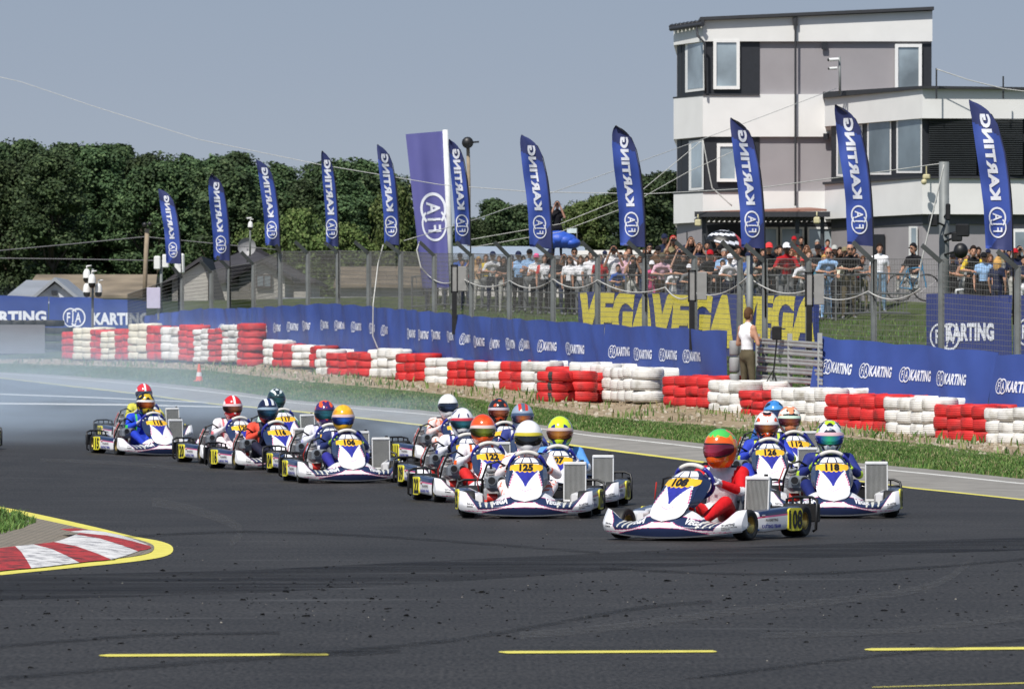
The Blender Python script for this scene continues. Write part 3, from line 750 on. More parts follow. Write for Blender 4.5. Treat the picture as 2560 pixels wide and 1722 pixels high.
me_swheel = mb.mesh('steering_wheel', [M_wgrip, M_blue, M_blk])
mb = MB(); mb.tube([tuple(c), (0, -.52, .12)], .011, 8); me_col = mb.mesh('steering_column', [M_sw])
def pedal(s):
    m_ = MB(); m_.tube([(s*.15, -.62, .06), (s*.15, -.64, .20), (s*.11, -.64, .205)], .008, 6); m_.box((s*.15, -.635, .17), (.05, .01, .06), 0); return m_.mesh('pedal', [M_rim])
me_ped = [pedal(-1), pedal(1)]
mb = MB(); mb.box((0, -.30, .12), (.22, .26, .14), 0, bev=.04); mb.cyl((0, -.30, .19), (0, -.30, .215), .03, n=12, m=1); me_tank = mb.mesh('fuel_tank', [mat('tank_grey', (.12, .13, .14), .5), M_blk])
mb = MB()
for z, s in ((.55, .86), ): pass
me_chain = None

def make_kart(num, label, steer=0.0, radx=.455, radtilt=-.10):
    t = thing('racing_kart', label, 'kart', group='racing karts out on the track')
    fa = inst(me_fair, 'front_fairing', t); [inst(q, 'fairing_lettering', fa) for q in me_vega]; inst(me_small, 'fairing_small_print', fa); inst(me_small2, 'fairing_small_print', fa)
    pn = inst(me_panel, 'number_panel', t)
    d = MB(); put_text(d, num, pan_surf, 0, 0, 1, 0, center=True) if False else None
    vs, fs, W = text2d(num, bold=.06, wide=1.0, cuts=.2); k = .066; W *= k
    d.add([pan_surf(-W/2+x*k, .700+y*.132) for x, y in vs], fs, 0, False); d.build('race_number', [M_digit], pn)
    for m_ in me_wing: inst(m_, 'panel_side', pn)
    inst(me_bracket, 'panel_bracket', t)
    for s in (-1, 1):
        ft = inst(me_ft, 'tyre', t, M=Matrix.Translation((s*.565, -.52, .130)) @ Matrix.Rotation(steer, 4, 'Z')); inst(me_fr, 'rim', ft)
        rt = inst(me_rt, 'tyre', t, M=Matrix.Translation((s*.60, .53, .139))); inst(me_rr, 'rim', rt)
        pd = inst(pods[s][0], 'side_pod', t); [inst(q, 'pod_sticker', pd) for q in me_podp[s]]
        a, b = plate_meshes(num, s); pl = inst(a, 'number_plate', pd); inst(b, 'race_number', pd)
    inst(me_rb, 'rear_bumper', t); inst(me_ch, 'chassis', t); inst(me_floor, 'floor_tray', t); inst(me_axle, 'rear_axle', t); inst(me_seat, 'seat', t)
    en = inst(me_engine, 'engine', t); inst(me_airbox, 'airbox', en); inst(me_hose, 'coolant_hose', t); inst(me_redp, 'brake_caliper', t); inst(me_exh, 'exhaust', t)
    inst(me_rad, 'radiator', t, M=Matrix.Translation((radx, .03, .325)) @ Matrix.Rotation(radtilt, 4, 'X')); inst(me_radb, 'radiator_mount', t)
    inst(me_swheel, 'steering_wheel', t); inst(me_col, 'steering_column', t); inst(me_tank, 'fuel_tank', t)
    for m_ in me_ped: inst(m_, 'pedal', t)
    return t
# ------------------------------------------------------------------ people: limbs and trunk grown as one closed skin
def capsule(mb, a, b, r0, r1, n=10, sy=1.0):
    a, b = Vector(a), Vector(b); z = (b-a); L = z.length
    z = z.normalized() if L > 1e-6 else Vector((0, 0, 1)); x = z.orthogonal().normalized(); y = z.cross(x); vs = []; rings = []
    for k in range(4): th = PI/2*(k/4); rings.append((-r0*math.cos(th), r0*math.sin(th)))
    rings.append((0, r0)); rings.append((L, r1))
    for k in range(1, 5): th = PI/2*(k/4); rings.append((L+r1*math.sin(th), r1*math.cos(th)))
    for h, r in rings:
        for i in range(n): g = 2*PI*i/n; vs.append(a+z*h+x*(max(r, .0008)*math.cos(g))+y*(max(r, .0008)*math.sin(g)))
    m = len(rings)
    fs = [(j*n+i, j*n+(i+1) % n, (j+1)*n+(i+1) % n, (j+1)*n+i) for j in range(m-1) for i in range(n)]+[tuple(range(n-1, -1, -1)), tuple(range((m-1)*n, m*n))]
    mb.add(vs, fs, 0, True)
def skin_mesh(name, caps, balls, zone, nslots, voxel=.02, smooth=6):
    """union of tapered limbs -> one continuous surface; zone(co, normal) -> material slot"""
    mb = MB()
    for c in caps: capsule(mb, *c)
    for c, r, M in balls: mb.ball(c, r, 20, 14, 0, M)
    me = mb.mesh('tmp', []); o = bpy.data.objects.new('tmp', me); COL.objects.link(o)
    md = o.modifiers.new('r', 'REMESH'); md.mode = 'VOXEL'; md.voxel_size = voxel; md.use_smooth_shade = True
    ms = o.modifiers.new('s', 'SMOOTH'); ms.iterations = smooth; ms.factor = .5
    bpy.context.view_layer.update()
    out = bpy.data.meshes.new_from_object(o.evaluated_get(bpy.context.evaluated_depsgraph_get()))
    bpy.data.objects.remove(o); bpy.data.meshes.remove(me)
    out.name = name
    out.materials.clear()
    for i in range(nslots): out.materials.append(M_skin)
    idx = [zone(p.center, p.normal) for p in out.polygons]
    out.polygons.foreach_set('material_index', idx); out.polygons.foreach_set('use_smooth', [True]*len(idx)); out.update()
    return out
def append_mesh(me, mb):            # add small closed pieces (fingers, features) to a finished skin
    bm = bmesh.new(); bm.from_mesh(me); vs = [bm.verts.new(v) for v in mb.v]; bm.verts.ensure_lookup_table()
    for f, m_, s in zip(mb.f, mb.m, mb.sm):
        try: q = bm.faces.new([vs[i] for i in f]); q.material_index = m_; q.smooth = True
        except ValueError: pass
    bm.to_mesh(me); bm.free(); me.update()
M_skin = mat('skin', (.50, .27, .18), .55, var=.08, scale=12, spec=.35)
SK = [M_skin, mat('skin_tan', (.38, .19, .115), .55, var=.08, scale=12), mat('skin_fair', (.60, .36, .26), .55, var=.08, scale=12), mat('skin_dark', (.14, .07, .045), .5, var=.1, scale=12)]
def seg_d(p, a, b):
    a, b = Vector(a), Vector(b); ab = b-a; t = max(0, min(1, (p-a).dot(ab)/max(ab.length_squared, 1e-9))); return (p-(a+ab*t)).length
def fingers(mb, wrist, tip, palm_n, m, grip=0.7, thumb=1, k=1.0):
    """palm with four bent fingers of different lengths and a thumb off its side"""
    w_, t_ = Vector(wrist), Vector(tip); d = (t_-w_).normalized(); n = Vector(palm_n); n = (n-d*n.dot(d)).normalized(); s = d.cross(n)
    L = .085*k
    for i in range(2):
        capsule_m(mb, w_+s*(.018*(i*2-1)*k), w_+d*L*.95+s*(.024*(i*2-1)*k), .017*k, .015*k, m)
    for i, ln in enumerate((.068, .078, .073, .058)):
        b = w_+d*L+s*((i-1.5)*.019*k); a1 = grip; p1 = b+(d*math.cos(a1*.5)+n*math.sin(a1*.5))*ln*.45*k; p2 = p1+(d*math.cos(a1*1.3)+n*math.sin(a1*1.3))*ln*.32*k; p3 = p2+(d*math.cos(a1*2.1)+n*math.sin(a1*2.1))*ln*.28*k
        mb.tube([b-d*.01, p1, p2, p3], [.0095*k, .009*k, .008*k, .0065*k], 6, m)
    b = w_+d*L*.35+s*(.030*thumb*k); p1 = b+(s*thumb*.8+d*.6+n*.35).normalized()*.035*k; p2 = p1+(d*.85+n*.6+s*thumb*.2).normalized()*.03*k
    mb.tube([b-s*thumb*.015, b, p1, p2], [.013*k, .012*k, .0105*k, .008*k], 6, m)
def capsule_m(mb, a, b, r0, r1, m):
    o = len(mb.m); capsule(mb, a, b, r0, r1, 8)
    for i in range(o, len(mb.m)): mb.m[i] = m

# ---- helmets
def helmet_mesh():
    def fn(u, t):
        a = 2*PI*u; th = .02+t*(PI*.80)
        x, y, z = .133*math.sin(th)*math.cos(a), -.155*math.sin(th)*math.sin(a), .150*math.cos(th)
        if z < 0: z *= 1.22; k = 1-.10*min(1, -z/.15); x *= k
        if y < 0 and z < -.01: y *= 1+.22*min(1, -z/.10); x *= 1-.10*max(0, -y/.15)*min(1, -z/.1)   # chin bar pushes forward
        if y > 0 and z > .02: y *= 1.04
        return (x, y, z)
    m_ = MB(); m_.grid(fn, 48, 30, 0, closeu=True)
    ring = [fn(i/48, 1) for i in range(48)]; m_.add([(x*.86, y*.86, z+.02) for x, y, z in ring]+ring, [(i, (i+1) % 48, 48+(i+1) % 48, 48+i) for i in range(48)], 1)
    m_.add([(x*.86, y*.86, z+.02) for x, y, z in ring], [tuple(range(48))], 1, False)
    for i in (-1, 1): m_.box((i*.03, -.186, -.105), (.028, .008, .006), 1)
    return m_.mesh('helmet', [M_white, M_blk]), fn
me_helm, helm_fn = helmet_mesh()
def visor_mesh(lo=-.055, hi=.038, off=1.035):
    m_ = MB()
    def fn(u, t):
        a = PI*1.5+(u-.5)*PI*.98; z = lo+(hi-lo)*t; k = math.sqrt(max(0.05, 1-(z/.165)**2)); q = 1.0 if z > 0 else 1+.10*min(1, -z/.06)
        taper = 1-.35*abs(u-.5)**3*8*0
        zz = z*(1-.45*abs(2*u-1)**3)
        return (.133*off*k*math.cos(a), .158*off*k*math.sin(a)*q, zz)
    m_.grid(fn, 28, 8, 0); m_.grid(lambda u, t: tuple(c*.97 for c in fn(u, t)), 28, 8, 0)
    return m_.mesh('visor', [M_blk])
me_visor = visor_mesh(); me_seal = visor_mesh(-.068, .050, 1.022); me_strip = visor_mesh(.022, .052, 1.047)
def helmet_mat(cols, style, seed):
    m = bpy.data.materials.new('helmet_paint'); m.use_nodes = True; nt, b = nodes_of(m); L = nt.links.new; N = nt.nodes.new
    b.inputs['Roughness'].default_value = .18; b.inputs['Coat Weight'].default_value = .5
    cols = [srgb(c)+(1,) for c in cols]
    if style == 'plain':
        b.inputs['Base Color'].default_value = cols[0]; return m
    tc = N('ShaderNodeTexCoord'); sp = N('ShaderNodeSeparateXYZ'); L(tc.outputs['Object'], sp.inputs[0])
    ab = N('ShaderNodeMath'); ab.operation = 'ABSOLUTE'; L(sp.outputs[0], ab.inputs[0])
    def thr(src, v, soft=.003):
        r = N('ShaderNodeMapRange'); r.inputs[1].default_value = v-soft; r.inputs[2].default_value = v+soft; L(src, r.inputs[0]); return r.outputs[0]
    def mixc(f, a, c):
        x = N('ShaderNodeMixRGB'); L(f, x.inputs[0])
        for i, q in ((1, a), (2, c)):
            if isinstance(q, tuple): x.inputs[i].default_value = q
            else: L(q, x.inputs[i])
        return x.outputs[0]
    def wav(sc, dist, axis='Z', off=0.0):
        cb = N('ShaderNodeCombineXYZ'); L(ab.outputs[0], cb.inputs[0]); L(sp.outputs[1], cb.inputs[1]); L(sp.outputs[2], cb.inputs[2])
        mp = N('ShaderNodeMapping'); mp.inputs['Location'].default_value = (off+seed, seed*.37, 0); L(cb.outputs[0], mp.inputs[0])
        n = N('ShaderNodeTexNoise'); n.inputs['Scale'].default_value = sc; n.inputs['Detail'].default_value = dist; L(mp.outputs[0], n.inputs[0]); return n.outputs[0]
    if style == 'stripe':            # centre stripe over a coloured crown, third colour round the bottom
        st = thr(ab.outputs[0], .014); c = mixc(st, cols[1], cols[0]); lo = thr(sp.outputs[2], -.075); side = thr(ab.outputs[0], .112)
        c = mixc(lo, cols[2], c); c = mixc(side, c, cols[1])
    elif style == 'twin':            # two light bands beside the centre line
        a = thr(ab.outputs[0], .022); b2 = thr(ab.outputs[0], .058); c = mixc(a, cols[2], cols[1]); c = mixc(b2, c, cols[0])
        lo = thr(sp.outputs[2], .075); c = mixc(lo, cols[0], c)
    elif style == 'crown':           # second colour on the crown behind a bold edge, swirls of the third
        n1 = wav(9, 1); ad = N('ShaderNodeMath'); ad.operation = 'MULTIPLY_ADD'; ad.inputs[1].default_value = .20; L(n1, ad.inputs[0]); L(sp.outputs[2], ad.inputs[2])
        t = thr(ad.outputs[0], .205); n2 = thr(wav(13, 0, off=3), .61, .01); c = mixc(t, cols[0], cols[1]); c = mixc(n2, c, cols[2])
    else:                            # flowing mirrored patches
        n1 = thr(wav(12, .6), .50, .008); n2 = thr(wav(15, .6, off=5), .57, .008); c = mixc(n1, cols[0], cols[1]); c = mixc(n2, c, cols[2])
        if len(cols) > 3: n3 = thr(wav(19, .4, off=9), .62, .008); c = mixc(n3, c, cols[3])
    L(c, b.inputs['Base Color']); return m
def visor_mat(c0, c1):
    m = bpy.data.materials.new('visor_tint'); m.use_nodes = True; nt, b = nodes_of(m); L = nt.links.new; N = nt.nodes.new
    tc = N('ShaderNodeTexCoord'); g = N('ShaderNodeSeparateXYZ'); L(tc.outputs['Object'], g.inputs[0]); r = N('ShaderNodeMapRange'); r.inputs[1].default_value = -.1; r.inputs[2].default_value = .1; L(g.outputs[0], r.inputs[0])
    c = N('ShaderNodeValToRGB'); e = c.color_ramp.elements; e[0].color = srgb(c0)+(1,); e[1].color = srgb(c0)+(1,); k = e.new(.45); k.color = srgb(c1)+(1,); L(r.outputs[0], c.inputs[0])
    L(c.outputs[0], b.inputs['Base Color']); b.inputs['Roughness'].default_value = .08; b.inputs['Metallic'].default_value = .75; b.inputs['Coat Weight'].default_value = 1; return m

# ---- seated driver (in kart coordinates, facing -Y)
def driver_body(lean=0.0):
    hipz = .17
    J = dict(pel=(0, .27, hipz), bel=(lean*.2, .30, .30), che=(lean*.6, .26, .46), nek=(lean, .20, .60), hed=(lean, .16, .66))
    caps = [(J['pel'], J['bel'], .135, .130, 14), (J['bel'], J['che'], .13, .145, 14), (J['nek'], J['hed'], .06, .055), ((-.09+lean*.7, .26, .50), (.09+lean*.7, .26, .50), .12, .12)]
    ptrs = []
    for s in (-1, 1):
        sh = (s*.185+lean*.7, .24, .545); el = (s*.285+lean*.3, .03, .40); wr = (s*.175, -.165, .475)
        hp = (s*.09, .24, .17); kn = (s*.235, -.16, .30); an = (s*.17, -.54, .14)
        caps += [(sh, el, .066, .048), (el, wr, .048, .034), (hp, kn, .098, .066), (kn, an, .064, .042), ((s*.08+lean*.7, .25, .54), sh, .08, .07)]
        ptrs.append((sh, el, wr, hp, kn, an))
    def zone(p, n):
        p = Vector(p); best = (9, 0)
        for sh, el, wr, hp, kn, an in ptrs:
            for a, b, k, rr in ((sh, el, 2, .06), (el, wr, 2, .045), (hp, kn, 3, .08), (kn, an, 3, .055)):
                d = seg_d(p, a, b)-rr
                if d < best[0]: best = (d, k)
        for a, b, rr in ((J['pel'], J['che'], .14), (J['che'], J['nek'], .12)):
            d = seg_d(p, a, b)-rr
            if d < best[0]: best = (d, 1)
        if best[1] == 1 and p.z > .60: return 4
        if best[1] == 1 and abs(p.x-lean*.6) > .10 and p.z > .33: return 5
        if best[1] == 2 and p.z < .435 and p.y > -.02: return 5
        return best[1] if best[1] else 1
    me = skin_mesh('person', caps, [], zone, 6, .014, 5)
    # trousers end in the boots, cuffs at the wrists
    return me, ptrs
_drv = {}
def driver_mesh(lean):
    k = round(lean, 2)
    if k not in _drv: _drv[k] = driver_body(k)
    return _drv[k]
def glove_mesh(s):
    m_ = MB(); w_ = (s*.175, -.165, .475); t_ = (s*.150, -.235, .515)
    capsule_m(m_, (s*.185, -.14, .465), w_, .036, .034, 1)
    fingers(m_, w_, t_, (-s*.55, -.25, -.9), 0, grip=.95, thumb=1, k=1.28); return m_.mesh('glove', [M_white, M_blk])
me_glove = [glove_mesh(-1), glove_mesh(1)]
def boot_mesh(s):
    m_ = MB(); capsule_m(m_, (s*.17, -.53, .15), (s*.17, -.55, .105), .044, .042, 0); capsule_m(m_, (s*.17, -.545, .095), (s*.155, -.66, .19), .036, .032, 0)
    m_.box((s*.163, -.62, .135), (.06, .01, .20), 1, rx=-.85); return m_.mesh('boot', [M_white, M_blk])
me_boot = [boot_mesh(-1), boot_mesh(1)]
def make_driver(label, suit, sleeve, accent, trouser, glove, boot, hel, style, seed, vis, lean=0.0, hyaw=0.0, strip=None, hx=0.0, camo=None):
    me, pt = driver_mesh(lean)
    def sm_(c, c2=None):
        m = mat('race_suit', srgb(c), .6, var=.10, scale=16, bump=.5, spec=.25, key=('suit', tuple(c), c2))
        if c2 and not m.get('two'):
            m['two'] = 1; nt, b = nodes_of(m); L = nt.links.new; N = nt.nodes.new; src = b.inputs['Base Color'].links[0].from_socket
            tc = N('ShaderNodeTexCoord'); n = N('ShaderNodeTexNoise'); n.inputs['Scale'].default_value = 9; n.inputs['Detail'].default_value = 2; n.inputs['Distortion'].default_value = 1.5; L(tc.outputs['Object'], n.inputs[0])
            r = N('ShaderNodeMapRange'); r.inputs[1].default_value = .57; r.inputs[2].default_value = .60; L(n.outputs[0], r.inputs[0]); x = N('ShaderNodeMixRGB'); L(r.outputs[0], x.inputs[0]); L(src, x.inputs[1]); x.inputs[2].default_value = srgb(c2)+(1,); L(x.outputs[0], b.inputs['Base Color'])
        return m
    o = inst(me, 'person', None, [M_skin, sm_(suit, camo and accent), sm_(sleeve, camo and accent), sm_(trouser, camo and accent), sm_((40, 42, 48)), sm_(accent if not camo else suit)])
    tag(o, label, 'kart driver', 'kart drivers')
    h = inst(me_helm, 'helmet', o, [helmet_mat(hel, style, seed), M_blk], Matrix.Translation((lean*1.25+hx, .10, .768)) @ Matrix.Rotation(hyaw, 4, 'Z') @ Matrix.Rotation(.08, 4, 'X') @ Matrix.Diagonal((1.04, 1.04, 1.10, 1)))
    inst(me_visor, 'visor', h, [visor_mat(*vis)])
    inst(me_seal, 'visor_seal', h, [M_blk])
    if strip: inst(me_strip, 'visor_strip', h, [pm(strip, .4)])
    gm = pm(glove, .7)
    for m_ in me_glove: inst(m_, 'glove', o, [gm, gm])
    bm_ = pm(boot, .6)
    for m_ in me_boot: inst(m_, 'boot', o, [bm_, M_blk])
    return o
def place_kart(num, u, v, deg, klabel, drv, **kw):
    g = G(u, v); a = math.radians(deg)
    ox, oy = g.x-(1.0*math.sin(a)), g.y+(1.0*math.cos(a))
    z0 = hz(ox, oy)
    def slope(dx, dy): return math.atan2(hz(ox+dx, oy+dy)-hz(ox-dx, oy-dy), 2*math.hypot(dx, dy))
    px = slope(-math.sin(a)*-.8, -math.cos(a)*-.8*-1) if False else 0
    k = make_kart(num, klabel, **kw); zf = hz(ox+.8*math.sin(a), oy-.8*math.cos(a)); zb = hz(ox-.8*math.sin(a), oy+.8*math.cos(a)); zl = hz(ox-.6*math.cos(a), oy-.6*math.sin(a)); zr = hz(ox+.6*math.cos(a), oy+.6*math.sin(a))
    M = Matrix.Translation((ox, oy, (zf+zb)/2+.002)) @ Matrix.Rotation(a, 4, 'Z') @ Matrix.Rotation(math.atan2(zb-zf, 1.6), 4, 'X') @ Matrix.Rotation(-math.atan2(zr-zl, 1.2), 4, 'Y')
    k.matrix_world = M
    if drv: d = make_driver(**drv); d.matrix_world = M
    return k
W3 = (235, 235, 238); NV = (32, 42, 88)
D_ = lambda label, suit, sleeve, accent, trouser, glove, boot, hel, style, seed, vis, **k: dict(label=label, suit=suit, sleeve=sleeve, accent=accent, trouser=trouser, glove=glove, boot=boot, hel=hel, style=style, seed=seed, vis=vis, **k)
KARTS = [
 ('108', 1652, 1352, -25, 'white and navy kart number 108 leading on the right, turned to the left', D_('driver in white suit with red sleeves and orange, green and blue helmet', (225, 225, 230), (205, 25, 32), (225, 225, 230), (205, 25, 32), (205, 205, 212), (220, 220, 225), [(242, 98, 28), (80, 195, 90), (235, 150, 40)], 'crown', 2, ((130, 20, 60), (220, 60, 90)), lean=.05, hyaw=-.18, hx=.02), dict(steer=-.12)),
 ('125', 1312, 1297, -2, 'white and navy kart number 125 heading the middle group', D_('driver in plain white helmet with yellow visor strip and red patterned pale suit', (238, 228, 228), (238, 226, 226), (235, 120, 95), (238, 228, 228), (25, 25, 28), (230, 230, 230), [(240, 240, 242)], 'plain', 1, ((18, 20, 25), (45, 50, 60)), strip=(210, 195, 60), lean=.0, camo=True), {}),
 ('118', 2085, 1296, -1, 'white and navy kart number 118, rightmost in the photo', D_('driver in black and lime helmet with blue green visor and lime gloves, rightmost kart', (35, 45, 110), (40, 50, 120), (190, 220, 60), (30, 40, 100), (180, 215, 50), (30, 30, 40), [(40, 44, 60), (225, 228, 235), (190, 225, 40), (150, 160, 180)], 'patch', 4, ((20, 50, 190), (60, 220, 150)), strip=(230, 190, 200)), {}),
 ('126', 1932, 1243, 1, 'white and navy kart number 126 right behind kart 108', D_('driver in orange, white and black helmet with blue and lime suit behind kart 108', (45, 60, 170), (50, 70, 185), (200, 220, 60), (45, 60, 170), (190, 195, 210), (40, 50, 140), [(235, 85, 40), (245, 245, 245), (25, 25, 30)], 'patch', 7, ((90, 20, 60), (200, 110, 30)), strip=(225, 225, 225)), {}),
 ('112', 2004, 1214, 5, 'kart number 112 between karts 126 and 118', D_('driver in salmon and black helmet with lime gloves, between karts 126 and 118', (35, 45, 110), (35, 45, 110), (190, 220, 60), (35, 45, 110), (185, 215, 60), (40, 40, 60), [(240, 150, 110), (30, 30, 35), (235, 235, 225)], 'patch', 11, ((90, 20, 60), (180, 90, 40)), strip=(215, 240, 220)), {}),
 ('113', 1962, 1186, 4, 'kart mostly hidden behind karts 126 and 112, only its radiator showing', D_('driver in light blue helmet almost hidden behind kart 126', (50, 90, 160), (50, 90, 160), (40, 60, 120), (50, 90, 160), (60, 90, 150), (40, 40, 60), [(80, 150, 215), (60, 130, 200), (30, 40, 60)], 'crown', 5, ((25, 30, 60), (60, 80, 130))), {}),
 ('122', 1246, 1257, 9, 'white and navy kart number 122 just behind the left side of kart 125', D_('driver in orange helmet with yellow mirror visor, behind kart 125', (225, 225, 232), (228, 228, 235), (240, 100, 40), (200, 40, 40), (220, 220, 225), (220, 220, 220), [(240, 90, 35), (225, 75, 25), (240, 110, 60)], 'crown', 3, ((60, 60, 20), (150, 160, 40)), strip=(225, 205, 200)), {}),
 ('107', 1388, 1270, -3, 'white and navy kart number 107 behind the right side of kart 125', D_('driver in neon yellow and blue helmet with light blue sleeves', (60, 110, 190), (90, 150, 220), (225, 235, 245), (60, 100, 180), (215, 215, 225), (60, 80, 150), [(215, 240, 50), (205, 235, 45), (35, 55, 130)], 'crown', 9, ((120, 50, 40), (235, 150, 50)), strip=(215, 190, 185)), {}),
 ('109', 1190, 1224, 9, 'kart number 109 behind kart 122, its yellow plate low at the left', D_('driver in white helmet with a red diamond and blue green visor', (200, 205, 225), (225, 225, 232), (50, 60, 130), (40, 45, 90), (40, 40, 45), (220, 220, 220), [(238, 238, 240), (238, 238, 240), (70, 70, 110)], 'crown', 6, ((20, 50, 80), (50, 130, 140)), strip=(200, 60, 80)), {}),
 ('121', 1283, 1180, 10, 'kart number 121 showing only its panel between two helmets', D_('driver in black helmet with small orange marks, at the back of the middle group', (45, 45, 60), (50, 50, 62), (210, 90, 50), (40, 40, 50), (90, 50, 60), (40, 40, 40), [(38, 38, 44), (38, 38, 44), (215, 80, 40)], 'crown', 12, ((110, 30, 30), (210, 110, 60)), strip=(200, 190, 200)), {}),
 ('124', 1330, 1203, 6, 'kart hidden behind the white helmet of the kart 125 driver', D_('driver in chrome helmet with red and green stripes and orange mirror visor', (50, 60, 120), (55, 65, 130), (210, 210, 215), (40, 50, 110), (60, 60, 70), (40, 40, 60), [(150, 165, 185), (210, 60, 50), (90, 105, 125)], 'twin', 8, ((40, 60, 110), (240, 130, 30)), strip=(70, 90, 120)), {}),
 ('111', 1168, 1160, 14, 'kart number 111 in thin tyre smoke, back left of the middle group', D_('driver in plain white helmet with dark visor and pale salmon suit', (225, 190, 185), (238, 215, 212), (225, 120, 90), (228, 210, 210), (215, 215, 220), (220, 220, 220), [(238, 238, 240)], 'plain', 1, ((30, 40, 65), (50, 65, 100)), camo=True), {}),
 ('106', 884, 1208, 8, 'white and navy kart number 106 leading the third group', D_('driver in amber yellow helmet with blue visor and lime gloves', (60, 45, 110), (40, 50, 100), (225, 225, 235), (50, 50, 140), (150, 190, 40), (220, 60, 100), [(235, 175, 40), (245, 190, 60), (215, 150, 30)], 'crown', 14, ((15, 30, 120), (40, 110, 220)), strip=(220, 190, 190)), {}),
 ('104', 848, 1186, 11, 'kart close behind kart 106, mostly hidden by its driver', D_('driver in purple and orange helmet right behind the kart 106 driver', (215, 215, 235), (232, 232, 240), (190, 190, 225), (180, 180, 210), (225, 225, 240), (220, 220, 230), [(70, 40, 100), (240, 95, 45), (70, 40, 100)], 'patch', 16, ((20, 60, 90), (40, 120, 130))), {}),
 ('116', 723, 1174, 17, 'white and navy kart number 116 left of kart 106', D_('driver in black and white striped helmet with orange red sleeves', (35, 38, 60), (230, 80, 60), (225, 90, 70), (35, 35, 55), (60, 62, 60), (30, 30, 40), [(25, 32, 60), (225, 228, 232), (25, 40, 90)], 'twin', 18, ((15, 40, 70), (30, 90, 120)), strip=(150, 170, 190)), {}),
 ('117', 732, 1130, 14, 'kart number 117 in smoke behind kart 116', D_('driver in dark green helmet with a silver crown ring, behind kart 116', (190, 220, 200), (200, 225, 210), (110, 200, 90), (60, 70, 80), (60, 60, 60), (40, 40, 40), [(40, 70, 75), (215, 225, 225), (30, 50, 60)], 'crown', 20, ((20, 50, 60), (40, 100, 100))), {}),
 ('120', 628, 1158, 16, 'kart number 120 with its yellow plate beside kart 115', D_('driver in red helmet with white centre stripe and white suit, between karts 115 and 116', (236, 225, 230), (238, 232, 236), (225, 120, 130), (236, 225, 230), (200, 200, 208), (220, 220, 220), [(220, 40, 45), (240, 240, 240), (200, 35, 42)], 'stripe', 22, ((60, 20, 30), (170, 90, 50)), strip=(225, 200, 205)), {}),
 ('115', 414, 1140, 20, 'white and navy kart number 115 at the head of the smoky left group', D_('driver in black and gold helmet with royal blue suit', (35, 65, 190), (40, 75, 205), (70, 190, 90), (35, 60, 180), (190, 190, 196), (60, 80, 200), [(28, 28, 32), (28, 28, 32), (200, 170, 40)], 'crown', 24, ((90, 20, 20), (230, 110, 20)), strip=(230, 225, 225)), {}),
 ('123', 392, 1106, 14, 'kart fading into tyre smoke behind kart 115', D_('driver in red and white helmet and yellow grey suit, in smoke behind kart 115', (90, 95, 110), (205, 200, 70), (200, 195, 60), (90, 95, 110), (200, 200, 200), (60, 60, 60), [(215, 50, 60), (238, 238, 238), (235, 235, 238)], 'stripe', 26, ((60, 60, 90), (90, 80, 100))), {}),
 ('105', -134, 1128, 2, 'kart cut off by the left edge, only one corner of its fairing in view', None, {}),
]
for num, u, v, deg, lab, drv, kw in KARTS: place_kart(num, u, v, deg, lab, drv, **kw)
# ------------------------------------------------------------------ tyre wall: blocks (u0, u1, v_top of the front row, v_base, rows, red?, protruding metres)
BL = []
def s1(x): return 140+x/3.76
def y1(y): return 780+y/3.76
for x0, x1, a, b, n, c, q in [(50, 155, 190, 440, 4, 1, 0), (155, 325, 150, 450, 5, 2, 0), (325, 420, 172, 447, 5, 1, 0), (420, 553, 180, 448, 5, 2, 0), (553, 675, 162, 448, 5, 1, 0), (675, 850, 112, 450, 5, 2, 0), (850, 985, 132, 450, 4, 1, 0), (985, 1150, 140, 448, 4, 0, 0), (1150, 1290, 120, 460, 6, 1, 0), (1290, 1430, 165, 466, 6, 0, 0), (1430, 1555, 155, 468, 6, 1, 0), (1555, 1740, 125, 470, 6, 0, 0), (1740, 1965, 105, 508, 6, 1, 0), (1945, 2035, 270, 500, 3, 0, 0), (2035, 2222, 295, 512, 3, 1, 0)]:
    BL.append((s1(x0), s1(x1), y1(a), y1(b), n, c, q))
s2 = lambda x: 700+x/3.76
y2 = lambda y: 820+y/3.76
for x0, x1, a, b, n, c, q in [(110, 278, 165, 365, 3, 0, 0), (275, 345, 170, 372, 3, 1, 0), (330, 440, 205, 455, 3, 0, 1.2), (435, 822, 235, 450, 3, 1, .9), (820, 1087, 195, 462, 3, 0, 0), (1085, 1357, 240, 500, 3, 1, 0), (1357, 1570, 285, 530, 3, 0, 0), (1567, 1835, 305, 550, 3, 1, 0), (1832, 2065, 312, 570, 3, 0, 0), (2062, 2282, 308, 585, 3, 1, 0)]:
    BL.append((s2(x0), s2(x1), y2(a), y2(b), n, c, q))
s3 = lambda x: 1300+x/3.76
y3 = lambda y: 880+y/3.76
for x0, x1, a, b, n, c, q in [(10, 245, 82, 372, 3, 0, 0), (245, 455, 130, 385, 3, 1, 0), (452, 780, 105, 400, 3, 0, 0), (165, 770, 190, 475, 3, 3, 3.0), (772, 1350, 150, 468, 3, 0, 0), (1340, 1768, 225, 508, 3, 1, 0), (1765, 2062, 272, 582, 3, 0, 0), (2055, 2390, 362, 606, 3, 1, 0)]:
    BL.append((s3(x0), s3(x1), y3(a), y3(b), n, c, q))
s4 = lambda x: 1900+x/3.532
y4 = lambda y: 930+y/3.532
for x0, x1, a, b, n, c, q in [(90, 585, 140, 478, 3, 0, 0), (560, 1112, 195, 528, 3, 1, 0), (1100, 1545, 222, 560, 3, 0, 0), (1538, 1992, 285, 618, 3, 1, 0), (1988, 2560, 322, 642, 3, 0, 0)]:
    BL.append((s4(x0), s4(x1), y4(a), y4(b), n, c, q))
